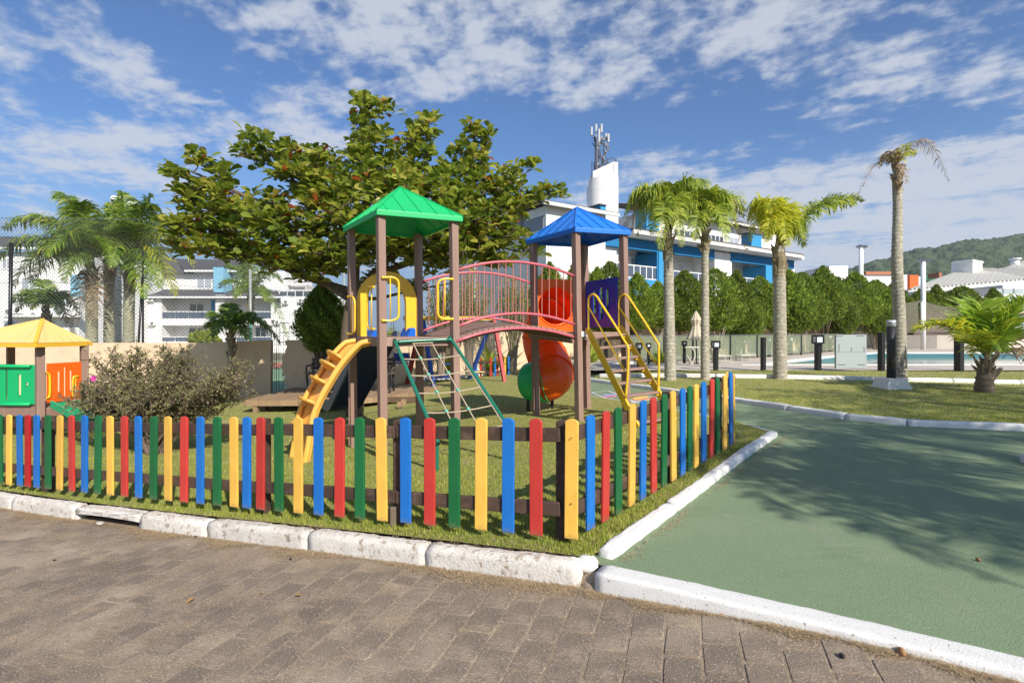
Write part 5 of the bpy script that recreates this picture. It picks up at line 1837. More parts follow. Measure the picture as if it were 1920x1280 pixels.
# the dense dark cypress beside the broken wall
def cypress():
    Y, x, t_, b_, w = 14.0, 604, 531, 728, 74
    zb, zt = CZ - (b_ - HY) / F * Y, CZ - (t_ - HY) / F * Y
    X = (x - CX) / F * Y
    root = E('conifer_tree', (X, Y, zb), 'dense dark egg-shaped cypress behind the bench', 'tree')
    V, Fc, r = conifer_mesh(77, (zt - zb) * .34, zt - zb, w / 2 / F * Y, 30000, sh=.55, top=.85)
    o = objmesh('crown', npmesh('crown', V, Fc, conl, rnd=r * .75), root, kind='stuff')
    mb = MB()
    rr = random.Random(3)
    for i in range(26):
        a = rr.uniform(0, 6.28)
        k = rr.uniform(.1, .38)
        mb.tube([Vector((X, Y, zb)), Vector((X + math.cos(a) * k * .4, Y + math.sin(a) * k * .4, zb + .7)), Vector((X + math.cos(a) * k, Y + math.sin(a) * k, zb + 1.7))], [.035, .02, .008], 5)
    mb.build('trunk', twigm, root, kind='stuff')
cypress()

# ---------------------------------------------------------------- azalea bush with bare twigs
def azalea():
    Y = 7.7
    base = at(292, 838, Y)
    base.z = gz(base.x, base.y)
    root = E('azalea_bush', base, 'wide twiggy brownish bush with one pink flower behind the front fence', 'bush')
    g = np.random.default_rng(9)
    r = random.Random(9)
    lob = [(250, 725, 100, 60, .8, 26), (370, 710, 90, 60, .8, 24), (305, 735, 60, 45, .8, 14), (170, 700, 45, 40, .5, 8), (300, 680, 90, 35, .6, 14), (455, 725, 55, 22, .5, 10), (230, 770, 90, 25, .6, 14), (340, 770, 80, 25, .6, 12), (190, 660, 40, 18, .3, 4), (430, 705, 60, 34, .5, 14), (165, 745, 40, 34, .4, 10), (335, 660, 30, 18, .3, 4), (140, 735, 25, 30, .3, 4), (235, 655, 26, 16, .3, 3)]
    tw = MB()
    st = MB()
    tips = []
    for (cx, cy, rx, ry, rY, n) in lob:
        for i in range(n):
            while True:
                q = [r.uniform(-1, 1) for _ in range(3)]
                if sum(k * k for k in q) < 1: break
            tip = at(cx + q[0] * rx, cy + q[1] * ry, Y + q[2] * rY)
            m1 = base.lerp(tip, .35) + Vector((0, 0, .12))
            m2 = base.lerp(tip, .72) + Vector((r.gauss(0, .06), r.gauss(0, .06), .08))
            P = smooth_path([base + Vector((r.gauss(0, .06), r.gauss(0, .06), -.05)), m1, m2, tip], 4)
            k = len(P)
            st.tube(P, [.014 * (1 - .75 * j / (k - 1)) for j in range(k)], 4, caps=False)
            for j in range(38):
                t = r.uniform(.45, 1)
                p = P[min(k - 1, int(t * (k - 1)))]
                d = Vector((r.gauss(0, 1), r.gauss(0, 1), r.gauss(.35, .8))).normalized()
                L = r.uniform(.06, .22)
                q2 = p + d * L
                tw.tube([p, q2], [.0035, .002], 3, caps=False)
                for z in range(3):
                    tips.append(p.lerp(q2, r.uniform(.35, 1)))
    st.build('stems', twigm, root, kind='stuff')
    tw.build('twigs', twigm, root, kind='stuff')
    C = np.repeat(np.array([list(p) for p in tips]), 2, 0)
    n = len(C)
    print('azalea leaves', n)
    V, Fc, rr = leafset(C, g.normal(0, .8, (n, 3)) + np.array([0, 0, .3]), g.normal(0, .6, (n, 3)) + np.array([0, 0, .8]), g.uniform(.028, .052, n), g.uniform(.012, .021, n), rn=np.clip(g.normal(.5, .25, n), 0, 1))
    relmesh('foliage', V, Fc, bushl, root, rnd=rr, kind='stuff')
    fl = MB()
    c = at(176, 709, Y - .55)
    for i in range(6):
        a = i * 1.047
        d = Vector((math.cos(a), -.25, math.sin(a)))
        e = Vector((-math.sin(a), 0, math.cos(a)))
        fl.add([c, c + d * .03 + e * .016, c + d * .052, c + d * .03 - e * .016], [(0, 1, 2, 3)])
    fl.build('flower', mat('pink_petal', (.75, .05, .42), .5, trans=.3), root)
azalea()
def spiky(px, py, Y, n, L, label, seed, group='spiky plants along the wall'):
    b = at(px, py, Y)
    root = E('spiky_plant', b, label, 'plant', group)
    g = np.random.default_rng(seed)
    V, Fc, rn = [], [], []
    for i in range(n):
        a = g.uniform(0, 6.28)
        el = g.uniform(.5, 1.4)
        l = L * g.uniform(.6, 1.1)
        d = Vector((math.cos(a) * math.cos(el), math.sin(a) * math.cos(el), math.sin(el)))
        s = Vector((-math.sin(a), math.cos(a), 0)) * l * .05
        k = len(V)
        m_ = b + d * l * .5
        t = b + d * l + Vector((math.cos(a) * l * .15, math.sin(a) * l * .15, -l * .12))
        V += [b - s * .6, b + s * .6, m_ + s, m_ - s, t]
        Fc += [(k, k + 1, k + 2), (k, k + 2, k + 3), (k + 3, k + 2, k + 4)]
        x = float(np.clip(g.normal(.45, .2), 0, 1))
        rn += [x] * 3
    relmesh('leaves', np.array([list(v) for v in V]), np.array(Fc), palml, root, rnd=rn, kind='stuff')
for i, (x, y, Y, n, L, l) in enumerate([(1108, 684, 20, 46, .95, 'spiky plant seen through the stair treads'), (1240, 683, 20, 40, .9, 'spiky plant left of the first lawn palm'), (1222, 682, 20.6, 30, .8, 'low spiky plant beside the small lantern'), (920, 700, 18.6, 30, 1.5, 'tall spear-leaved plant above the little picket enclosure'),
        (950, 700, 18.8, 24, 1.2, 'spear-leaved plant at the right end of the little enclosure'), (840, 695, 18.8, 20, .8, 'small spear-leaved plant seen through the climbing net'), (720, 700, 18.5, 20, .9, 'spear-leaved plant below the yellow arch')]):
    spiky(x, y, Y, n, L, l, 70 + i)
# ---------------------------------------------------------------- beige wall and what stands behind it
beige = mat('beige_wall', (.72, .54, .37), .9, (.64, .48, .32), 2, bump=.3, bscale=30, dirt=(.50, .39, .28), dirtscale=3, dirtlo=.55, dirthi=.75)
def wallseg(root, pts, thick=.15, name='wall', m=beige, capm=None):
    """pts: (px, Y, z_top) -> vertical wall following them"""
    P = [Vector(((x - CX) / F * Y, Y, zt)) for x, Y, zt in pts]
    mb = MB()
    vs, fs = [], []
    for p in P:
        vs += [(p.x, p.y, -.9), (p.x, p.y, p.z), (p.x, p.y + thick, p.z), (p.x, p.y + thick, -.9)]
    for i in range(len(P) - 1):
        a, b = 4 * i, 4 * i + 4
        fs += [(a, b, b + 1, a + 1), (a + 1, b + 1, b + 2, a + 2), (a + 2, b + 2, b + 3, a + 3)]
    fs += [(0, 1, 2, 3), tuple(4 * (len(P) - 1) + k for k in (3, 2, 1, 0))]
    mb.add(vs, fs)
    return mb.build(name, m, root)
wl = E('garden_wall', at(300, 700, 14.7), 'beige rendered wall left of the broken gap, behind the bush', 'wall')
wallseg(wl, [(-200, 14.7, 1.05), (380, 14.7, 1.05), (507, 14.7, 1.13)])
rj = random.Random(4)
# ragged broken end of the right hand part: many thin courses of different length
wr = E('garden_wall', at(700, 700, 15.5), 'beige rendered wall with a ragged broken edge, right of the gap', 'wall')
wallseg(wr, [(541, 14.7, 1.13), (648, 14.7, 1.13)])
mb = MB()
z = -.9
while z < 1.12:
    h = rj.uniform(.05, .10)
    h = min(h, 1.125 - z)
    if h < .01: break
    x = (541 - CX) / F * 14.7
    mb.aabb(x - .05 - .12 * (.5 + .5 * math.sin(z * 5)) - rj.uniform(0, .07), x + .01, 14.702, 14.848, z, z + h)
    z += h
mb.build('broken_edge', beige, wr)
wallseg(wr, [(649, 14.72, 1.14), (660, 15.2, 1.16), (780, 18.2, 1.25), (905, 20.2, 1.33), (1000, 21.4, 1.38), (1180, 23.6, 1.5)], name='wall_run')
wf = E('garden_wall', at(1300, 640, 27), 'long beige wall behind the row of conifers', 'wall')
wallseg(wf, [(1181, 23.7, 1.62), (1300, 26, 1.75), (1620, 38, 1.9), (1660, 46, 1.9)])
MB().beam(at(770, 712, 17.2) , at(1000, 700, 20.0), .2, .16).build('white_plinth', kerbn, None, loc=at(880, 706, 18.5), kind='structure')
# thin iron rods standing in the gap
rods = E('steel_rods', at(518, 735, 14.75), 'thin bare reinforcement rods standing in the wall gap', 'rods')
for i in range(9):
    x = 509 + i * 2.7
    a, b = at(x + rj.uniform(-1, 1), 738, 14.78), at(x + rj.uniform(-2, 2), 600 + rj.uniform(0, 70), 14.78)
    MB().tube([a, b], .006, 5).build('rod', mat('rusty_rod', (.10, .08, .07), .8), rods)
# court seen through the gap
MB().add([at(480, 738, 14.95) * 1, at(560, 738, 14.95), Vector((-6, 30, -.35)), Vector((-16, 30, -.35))], [(0, 1, 2, 3)]).build('court', mat('court_green', (.22, .36, .22), .9), None, loc=(0, 0, 0), kind='structure')
MB().add([at(490, 690, 24), at(550, 690, 24), at(550, 678, 24), at(490, 678, 24)], [(0, 1, 2, 3)]).build('court_border', mat('court_red', (.42, .20, .16), .9), None, loc=(0, 0, 0), kind='structure')

# ---------------------------------------------------------------- mesh fence of the court
meshm = mat('fence_wire', (.16, .165, .165), .6, metal=.3)
mf = E('mesh_fence', at(265, 640, 15.2), 'tall chain-link fence of the court behind the beige wall', 'fence')
def chain(x0, Y0, x1, Y1, z0, z1, cell=.115, r=.0046):
    A = Vector(((x0 - CX) / F * Y0, Y0, 0))
    B = Vector(((x1 - CX) / F * Y1, Y1, 0))
    t = (B - A).normalized()
    L = (B - A).length
    H = z1 - z0
    V, Fc = [], []
    nv = Vector((t.y, -t.x, 0))
    k = -int(H / cell) - 1
    while k * cell < L:
        for sg in (1, -1):
            s0 = k * cell
            # line z = (s - s0) for sg=1 ; z = H-(s-s0) for sg=-1
            a, b = max(0, s0), min(L, s0 + H)
            if b - a < .02: continue
            za, zb = (a - s0), (b - s0)
            if sg < 0: za, zb = H - za, H - zb
            p = A + t * a + Vector((0, 0, z0 + za))
            q = A + t * b + Vector((0, 0, z0 + zb))
            d = (q - p).normalized()
            u_ = nv * r
            w_ = d.cross(nv) * r
            i = len(V)
            V += [p + u_, p - u_ * .5 + w_ * .87, p - u_ * .5 - w_ * .87, q + u_, q - u_ * .5 + w_ * .87, q - u_ * .5 - w_ * .87]
            Fc += [(i, i + 1, i + 4, i + 3), (i + 1, i + 2, i + 5, i + 4), (i + 2, i, i + 3, i + 5)]
        k += 1
    relmesh('chain_link', np.array([list(v) for v in V]), np.array(Fc), meshm, mf, kind='stuff')
    for z in (z0, (z0 + z1) / 2, z1):
        MB().tube([A + Vector((0, 0, z)), B + Vector((0, 0, z))], .006, 5).build('tension_wire', meshm, mf)
chain(-90, 14.95, 266, 15.2, .9, 4.75)
chain(266, 15.2, 1000, 25, .9, 4.7)
for x0, x1, y0, Y, m_, r_ in ((17, 21, 455, 14.9, 'blackm', .045), (254, 267, 520, 15.15, 'blackm', .03), (268, 268, 470, 15.25, 'blackm', .03), (471, 469, 505, 18.2, 'g', .05), (645, 645, 470, 20, 'g', .04), (890, 890, 480, 23, 'g', .05)):
    p, q = at(x0, 645, Y), at(x1, y0, Y)
    p.z = -.5
    MB().tube([p, q], r_, 8).build('fence_post', blackm if m_ == 'blackm' else mat('grey_tube', (.40, .42, .40), .5, metal=.2), mf, smooth=True)
MB().tube([at(469.5, 592, 18.15), at(470, 640, 18.15)], .056, 8).build('fence_post_sleeve', mat('teal_paint', (.10, .36, .30), .6), mf, smooth=True)
# court floodlight behind the palms
fl = E('floodlight_mast', at(222, 640, 20), 'pale floodlight pole with two lamps rising behind the left palms', 'floodlight', 'floodlight masts')
MB().tube([at(222, 660, 20), at(222, 382, 20)], .11, 10).build('pole', whitep, fl, smooth=True)
for x, y, rz in ((220, 376, .5), (239, 380, -.4)):
    c = at(x, y, 19.9)
    M = Matrix.Rotation(rz, 3, 'Z') @ Matrix.Rotation(R(35), 3, 'X')
    lh = MB().box(c, (.40, .30, .26), M=M).build('lamp_housing', whitep, fl, bevel=.03)
    MB().box(c - M @ Vector((0, .16, 0)), (.34, .01, .20), M=M).build('lamp_glass', darkglass, lh)
    MB().beam(c, at(222, 388, 20), .05, .05).build('lamp_arm', metal, fl)

# ---------------------------------------------------------------- white apartment building on the left (seen square on)
def pb(mb, x0, y0, x1, y1, Y, d=.3, r=None):
    a, b = at(x0, y0, Y), at(x1, y1, Y)
    return mb.aabb(a.x, b.x, Y, Y + d, b.z, a.z, r=r)
def wave_roof(root, c00, c10, c11, c01, nrib, m, name='tiled_roof', amp=.05, nrm=None):
    """corrugated sheet between eave (c00-c10) and top (c01-c11)"""
    c00, c10, c11, c01 = map(Vector, (c00, c10, c11, c01))
    n = (c10 - c00).cross(c01 - c00).normalized()
    if n.z < 0: n = -n
    vs, fs = [], []
    k = nrib * 4
    for i in range(k + 1):
        t = i / k
        h = amp * (1 if i % 4 in (1, 2) else 0)
        a, b = c00.lerp(c10, t) + n * h, c01.lerp(c11, t) + n * h
        vs += [a, b, a - n * (.08 + h), b - n * (.08 + h)]
    for i in range(k):
        a, b = 4 * i, 4 * i + 4
        fs += [(a, b, b + 1, a + 1), (a + 2, a + 3, b + 3, b + 2), (a, a + 2, b + 2, b)]
    return MB().add(vs, fs).build(name, m, root)
def window(root, x0, y0, x1, y1, Y, panes=2, glass=None, frame=whitep, proud=.05, rows=1):
    fr = MB()
    a, b = at(x0, y0, Y), at(x1, y1, Y)
    w = .07
    fr.aabb(a.x, b.x, Y - proud, Y + .02, a.z - w, a.z)
    fr.aabb(a.x, b.x, Y - proud, Y + .02, b.z, b.z + w)
    for k in range(panes + 1):
        x = a.x + (b.x - a.x) * k / panes
        x = min(max(x, a.x + w / 2), b.x - w / 2)
        fr.aabb(x - w / 2, x + w / 2, Y - proud + .003, Y + .018, b.z + w, a.z - w)
    f = fr.build('window_frame', frame, root)
    for k in range(panes):
        xa, xb = a.x + (b.x - a.x) * k / panes, a.x + (b.x - a.x) * (k + 1) / panes
        MB().aabb(xa + w / 2, xb - w / 2, Y - proud * .3, Y - proud * .3 + .02, b.z + w, a.z - w).build('pane', glass or darkglass, f)
    return f
def acunit(root, x, y, Y, w=14, h=10):
    a = MB()
    pb(a, x - w / 2, y - h / 2, x + w / 2, y + h / 2, Y - .35, .35)
    o = a.build('ac_unit', whitep, root, bevel=.03)
    c = at(x + w * .12, y, Y - .36)
    MB().tube([c, c - Vector((0, .02, 0))], h * .38 / F * Y, 14).build('fan_grille', mat('ac_grille', (.20, .20, .20), .6), o)
    return o
Y0 = 50
A1 = E('apartment_building', at(440, 660, Y0), 'white apartment building with grey tiled roofs and a pale blue chimney, behind the court', 'building')
m1 = MB()
pb(m1, 262, 556, 640, 690, Y0 + 1.8, 9)
m1.build('wall', white, A1)
m1 = MB(); pb(m1, 290, 508, 536, 556, Y0 + 2.6, 7); m1.build('upper_wall', white, A1)
for (x0, y0, x1, y1) in ((262, 553, 303, 700), (404, 553, 421, 700), (508, 553, 514, 600)):
    m1 = MB(); pb(m1, x0, y0, x1, y1, Y0, 1.8); m1.build('pier', white, A1)
for (x0, x1) in ((303, 404), (421, 508)):
    for (y0, y1) in ((597, 610), (640, 652)):
        m1 = MB(); pb(m1, x0, y0, x1, y1, Y0 + .05, 1.75); m1.build('balcony_slab', white, A1)
    for yr, yb in ((583.5, 597), (631, 640)):
        m1 = MB(); pb(m1, x0, yr, x1, yr + 1.3, Y0 + .1, .06); rl = m1.build('balcony_rail', whitep, A1)
        n = 4
        for k in range(n):
            m1 = MB(); pb(m1, x0 + (x1 - x0) * (k + .03) / n, yr + 1.3, x0 + (x1 - x0) * (k + .97) / n, yb, Y0 + .12, .02)
            m1.build('balcony_pane', mat('smoked_glass', (.09, .12, .17), .1, transm=.0, alpha=.8, spec=.6), rl)
for (x0, y0, x1, y1, n, gls) in ((355, 569, 383, 597, 2, darkglass), (354, 614, 383, 640, 2, darkglass), (478, 612, 500, 640, 2, darkglass), (430, 572, 440, 596, 1, darkglass), (520, 613, 524, 630, 1, darkglass)):
    window(A1, x0, y0, x1, y1, Y0 + 1.8, n, gls)
window(A1, 369, 522, 398, 541, Y0 + 2.6, 2, curtain)
window(A1, 418, 524, 440, 541, Y0 + 2.6, 2, curtain)
window(A1, 418, 533, 440, 541, Y0 + 2.55, 2, darkglass)
m1 = MB(); pb(m1, 396, 562, 404, 597, Y0 + 1.2, .5); m1.build('blue_partition', bluew, A1)
m1 = MB(); pb(m1, 400, 498, 419, 548, Y0 + 1.0, 2.2); m1.build('chimney', mat('pale_blue_render', (.22, .47, .62), .85, (.20, .43, .58), 2), A1)
m1 = MB(); pb(m1, 398.5, 497, 420.5, 499, Y0 + .9, 2.4); m1.build('chimney_cap', greyroof, A1)
wave_roof(A1, at(345, 507, Y0 + 1.8), at(457, 510, Y0 + 1.8), at(457, 487, Y0 + 6), at(330, 486, Y0 + 6), 46, greyroof)
wave_roof(A1, at(300, 512, Y0 + 2.0), at(362, 512, Y0 + 2.0), at(372, 487, Y0 + 6.2), at(300, 483, Y0 + 6.2), 24, greyroof)
wave_roof(A1, at(262, 556, Y0 - .5), at(530, 557, Y0 - .5), at(520, 544, Y0 + 2.6), at(300, 543, Y0 + 2.6), 90, greyroof)
wave_roof(A1, at(484, 531, Y0 + 3), at(545, 533, Y0 + 3), at(541, 519, Y0 + 6), at(486, 518, Y0 + 6), 26, greyroof)
m1 = MB()
pb(m1, 262, 555.5, 530, 558.5, Y0 - .52, .12); m1.build('eave_board', whitep, A1)
m1 = MB(); pb(m1, 345, 506, 458, 509.5, Y0 + 1.78, .12); m1.build('eave_board', whitep, A1)
m1 = MB(); pb(m1, 456, 505, 489, 530, Y0 + 2.5, 5); m1.build('side_gable', white, A1)
m1 = MB(); pb(m1, 484, 530.5, 572, 534, Y0 + 2.9, .2); m1.build('eave_board', whitep, A1)
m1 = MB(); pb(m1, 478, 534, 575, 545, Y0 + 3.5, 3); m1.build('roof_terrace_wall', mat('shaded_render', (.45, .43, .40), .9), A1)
m1 = MB(); pb(m1, 510, 557, 640, 700, Y0 + .6, 2); m1.build('front_wing', white, A1)
for k in range(5):
    m1 = MB(); pb(m1, 523 + k * 15, 544, 524 + k * 15, 556, Y0 + .6, .05); m1.build('terrace_post', whitep, A1)
for k in range(4):
    m1 = MB(); pb(m1, 524.3 + k * 15, 546.5, 537.7 + k * 15, 555, Y0 + .64, .02); m1.build('terrace_pane', darkglass, A1)
m1 = MB(); pb(m1, 510, 543.5, 600, 545, Y0 + .58, .08); m1.build('terrace_rail', whitep, A1)
for x, y in ((521, 564), (534, 566), (562, 563), (571, 563), (518, 604), (280, 561), (283, 606), (560, 606), (573, 606)):
    acunit(A1, x, y, Y0 + .6 if x > 300 else Y0, 9 if x > 300 else 12, 8)
for x0, y0, x1, y1 in ((524, 604, 542, 640), (556, 600, 584, 636), (600, 575, 625, 600)):
    for (a, b, c, d) in ((x0, y0, x1, y0 + .8), (x0, y1, x1, y1 + .8), (x0, y0, x0 + .8, y1), (x1, y0, x1 + .8, y1), (x0, (y0 + y1) / 2, x1, (y0 + y1) / 2 + .6)):
        m1 = MB(); pb(m1, a, b, c, d, Y0 + .5, .08); m1.build('pipe', mat('pipe_grey', (.5, .5, .5), .6), A1)
dish = at(548, 549, Y0 + 1)
MB().ell(dish, (.35, .1, .35), 12, 8).build('satellite_dish', whitep, A1, smooth=True)
# taller white building further left
Y1 = 42
A2 = E('apartment_building', at(70, 660, Y1), 'white building with grey roof behind the leftmost palms', 'building')
m1 = MB(); pb(m1, -260, 472, 148, 720, Y1, 10); m1.build('wall', white, A2)
m1 = MB(); pb(m1, 150, 512, 262, 720, Y1 + 12, 6); m1.build('far_wing', white, A2)
wave_roof(A2, at(-260, 464, Y1 - .6), at(108, 464, Y1 - .6), at(96, 445, Y1 + 5), at(-260, 440, Y1 + 5), 110, greyroof)
m1 = MB(); pb(m1, -260, 463, 108, 467, Y1 - .62, .14); m1.build('eave_board', whitep, A2)
m1 = MB(); pb(m1, 132, 515, 158, 555, Y1 - .1, .3); m1.build('pale_blue_panel', mat('pale_blue_render', (.22, .47, .62)), A2)
for (x0, y0, x1, y1, n) in ((4, 485, 22, 505, 2), (40, 520, 70, 545, 2), (6, 600, 30, 625, 2), (100, 560, 125, 590, 2)):
    window(A2, x0, y0, x1, y1, Y1, n, curtain)
for x, y in ((12, 584), (30, 582), (60, 590)):
    acunit(A2, x, y, Y1, 15, 11)
m1 = MB(); pb(m1, 0, 590, 150, 594, Y1 - 1, 1); m1.build('ledge', white, A2)
# hedge in front of the left building
g3 = np.random.default_rng(5)
def hedge(x0, x1, y0, y1, Y, n, label, seed):
    g = np.random.default_rng(seed)
    c = at((x0 + x1) / 2, y1, Y)
    root = E('round_shrub', c, label, 'shrub')
    rx = (x1 - x0) / 2 / F * Y
    rz = (y1 - y0) / F * Y
    q = g.normal(0, 1, (n, 3))
    q /= np.linalg.norm(q, axis=1)[:, None]
    k = g.uniform(.6, 1, n)[:, None] * (1 + .15 * np.sin(q[:, :1] * 9) * np.sin(q[:, 2:] * 7))
    C = np.array(c) + q * k * np.array([rx, rx * .6, rz]) * np.array([1, 1, .95]) 
    V, Fc, r = leafset(C, q + g.normal(0, .5, (n, 3)), q + g.normal(0, .5, (n, 3)), g.uniform(.09, .17, n), g.uniform(.05, .08, n), rn=np.clip(g.normal(.6, .2, n), 0, 1))
    relmesh('foliage', V, Fc, palml, root, rnd=r, kind='stuff')
hedge(355, 412, 620, 648, 17, 1500, 'light green rounded shrub above the beige wall', 3)
hedge(718, 745, 608, 650, 24, 500, 'green shrub seen in the gap of the wall', 4)
hedge(1085, 1118, 630, 682, 21.5, 700, 'green shrub behind the stair stringer', 5)

# ---------------------------------------------------------------- blue and white apartment block
BO = Vector((7.28, 32.0, 0))
BD = Vector((17.7, 11.5, 0)).normalized()
BNV = Vector((-BD.y, BD.x, 0))      # away from the camera
BB_ = E('apartment_block', (BO.x, BO.y, 0), 'long blue and white apartment block with balconies and a curved-wall water tower', 'building')
def sx_(px, d=0.0):
    P = BO + BNV * d
    return sonplane(px, (P.x, P.y), (BD.x, BD.y))
def bz(px, py, d=0.0):
    P = BO + BNV * d
    return onplane(px, py, (P.x, P.y), (BD.x, BD.y)).z
def fb(s0, s1, z0, z1, d0, d1):
    mb = MB()
    c = BO + BD * ((s0 + s1) / 2) + BNV * ((d0 + d1) / 2)
    mb.box((c.x, c.y, (z0 + z1) / 2), (abs(s1 - s0), abs(d1 - d0), z1 - z0), rz=math.atan2(BD.y, BD.x))
    return mb
def fbp(px0, px1, z0, z1, d0, d1, name, m, par=None, **k):
    return fb(sx_(px0, d0), sx_(px1, d0), z0, z1, d0, d1).build(name, m, par or BB_, **k)
EZ = 7.35      # underside of the tiled eave
s_end = sx_(1490)
# cores
fb(sx_(1024), s_end, -.8, 7.1, 2.0, 11).build('wall', white, BB_)
fb(sx_(1218, 3.6), sx_(1455, 3.6), 7.1, 10.5, 3.6, 10).build('upper_wall', white, BB_)
fb(sx_(1024), sx_(1218, 3.6), 7.1, 8.9, 3.6, 10).build('upper_wall', white, BB_)
fb(sx_(1024), sx_(1135), -.8, 8.45, 0, 2.0).build('end_wing', white, BB_)
fb(sx_(1135), sx_(1172), -.8, 7.6, .6, 2.0).build('end_wing', white, BB_)
# roofs
def wroof(s0, s1, z0, d0, z1, d1, n, m):
    f_ = lambda s, z, d: BO + BD * s + BNV * d + Vector((0, 0, z))
    return wave_roof(BB_, f_(s0, z0, d0), f_(s1, z0, d0), f_(s1, z1, d1), f_(s0, z1, d1), n, m, amp=.06)
roofm2 = mat('brown_grey_tile', (.16, .135, .12), .85, (.11, .09, .08), 3)
wroof(sx_(1168), sx_(1508, -.9), EZ + .32, -.9, EZ + .9, 3.6, 70, roofm2)
fb(sx_(1168), sx_(1506, -.9), EZ + .02, EZ + .27, -.92, -.8).build('eave_board', mat('eave_paint', (.62, .60, .57), .7), BB_)
fb(sx_(1172), s_end, EZ - .05, EZ + .22, -.79, 2.0).build('soffit', white, BB_)
wroof(sx_(1020) - .4, sx_(1150), 8.55, -.5, 9.9, 7, 26, roofm2)
fb(sx_(1020) - .4, sx_(1150), 8.36, 8.55, -.55, -.4).build('eave_board', mat('eave_paint', (.62, .60, .57), .7), BB_)
wroof(sx_(1210, 2.9), sx_(1462, 2.9), 10.62, 2.8, 11.8, 8, 60, roofm2)
fb(sx_(1210, 2.9), sx_(1462, 2.9), 10.42, 10.6, 2.78, 2.9).build('eave_board', mat('eave_paint', (.62, .60, .57), .7), BB_)
# blue bands under the eave
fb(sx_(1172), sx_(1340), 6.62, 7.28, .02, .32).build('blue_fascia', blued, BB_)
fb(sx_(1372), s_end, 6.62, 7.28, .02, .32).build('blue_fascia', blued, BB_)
fbp(1131, 1172, 6.7, 7.28, .3, .6, 'blue_fascia', blued)
def railing(px0, px1, z0, z1, d, n, par=BB_):
    s0, s1 = sx_(px0, d), sx_(px1, d)
    r = fb(s0, s1, z1 - .06, z1, d - .03, d + .03).build('balcony_rail', whitep, par)
    fb(s0, s1, z0 + .03, z0 + .09, d - .025, d + .025).build('rail_bar', whitep, r)
    for k in range(n + 1):
        s = s0 + (s1 - s0) * k / n
        fb(s - .03, s + .03, z0, z1 - .06, d - .028, d + .028).build('rail_post', whitep, r)
    for k in range(n):
        a, b = s0 + (s1 - s0) * (k + .04) / n, s0 + (s1 - s0) * (k + .96) / n
        fb(a, b, z0 + .12, z1 - .08, d - .01, d + .01).build('rail_pane', mat('smoked_glass', (.25, .28, .30)), r)
# bay 1
fbp(1235.5, 1249.5, -.8, 6.62, 0, 2.0, 'blue_pillar', bluew)
fbp(1166, 1235.5, 3.6, 4.72, .02, .3, 'blue_parapet', bluew)
fbp(1166, 1249, -.8, 2.4, .35, 2.0, 'blue_lower_wall', bluew)
fbp(1166, 1235, 4.5, 4.72, .3, 2.0, 'balcony_slab', white)
fbp(1130, 1160, 4.45, 4.7, -.4, 2.0, 'balcony_slab', white)
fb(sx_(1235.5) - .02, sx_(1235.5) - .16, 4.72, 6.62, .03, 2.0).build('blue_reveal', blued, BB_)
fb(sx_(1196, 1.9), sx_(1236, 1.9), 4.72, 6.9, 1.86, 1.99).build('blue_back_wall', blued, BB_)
railing(1176, 1234, 4.72, 5.62, .1, 5)
railing(1140, 1164, 4.72, 5.62, -.35, 3)
# bay 2
fbp(1250, 1338, 4.35, 4.62, -.05, 2.0, 'balcony_slab', white)
railing(1262, 1338, 4.62, 5.5, .05, 5)
fbp(1250, 1338, 2.0, 2.3, -.05, 2.0, 'balcony_slab', white)
fbp(1340, 1372, -.8, 7.2, .1, 2.0, 'white_pier', white)
# bay 3
fbp(1372, 1436, 4.35, 4.62, -.05, 2.0, 'balcony_slab', white)
railing(1374, 1436, 4.62, 5.5, .05, 5)
fbp(1436, 1448, -.8, 6.62, 0, 2.0, 'blue_pillar', bluew)
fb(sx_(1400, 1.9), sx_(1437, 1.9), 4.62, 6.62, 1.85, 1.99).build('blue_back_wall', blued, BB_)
fbp(1372, 1448, -.8, 2.6, .3, 2.0, 'blue_lower_wall', bluew)
fbp(1250, 1340, -.8, 1.6, .3, 2.0, 'blue_lower_wall', bluew)
fbp(1472, 1490, -.8, 7.2, .1, 2.0, 'white_pier', white)
# openings
def fwin(px0, px1, z0, z1, d, n, gl, par=BB_):
    s0, s1 = sx_(px0, d), sx_(px1, d)
    fr = MB()
    w = .07
    P = lambda sa, sb, za, zb: fr.box(((BO + BD * ((sa + sb) / 2) + BNV * (d - .02)).x, (BO + BD * ((sa + sb) / 2) + BNV * (d - .02)).y, (za + zb) / 2), (sb - sa, .08, zb - za), rz=math.atan2(BD.y, BD.x))
    P(s0, s1, z1 - w, z1); P(s0, s1, z0, z0 + w)
    for k in range(n + 1):
        s = min(max(s0 + (s1 - s0) * k / n, s0 + w / 2), s1 - w / 2)
        P(s - w / 2, s + w / 2, z0 + w, z1 - w)
    f = fr.build('window_frame', whitep, par)
    for k in range(n):
        a, b = s0 + (s1 - s0) * k / n + w / 2, s0 + (s1 - s0) * (k + 1) / n - w / 2
        fb(a, b, z0 + w, z1 - w, d - .02, d - .005).build('pane', gl, f)
fwin(1136, 1156, 4.75, 6.5, 1.98, 2, shutter)
fwin(1181, 1192, 4.75, 6.5, 1.98, 1, curtain)
fwin(1270, 1296, 4.65, 6.5, 1.98, 2, shutter)
fwin(1377, 1398, 4.65, 6.4, 1.98, 2, shutter)
fwin(1028, 1052, 5.0, 6.9, -.01, 2, shutter)
fwin(1066, 1094, 5.2, 6.9, -.01, 2, shutter)
fwin(1300, 1318, 4.7, 6.2, 1.95, 1, curtain)
fwin(1262, 1312, 8.35, 9.45, 3.58, 5, darkglass)
fwin(1324, 1356, 8.4, 9.45, 3.58, 4, darkglass)
fwin(1366, 1384, 8.45, 9.5, 3.58, 2, curtain)
fwin(1390, 1405, 8.5, 9.5, 3.58, 2, curtain)
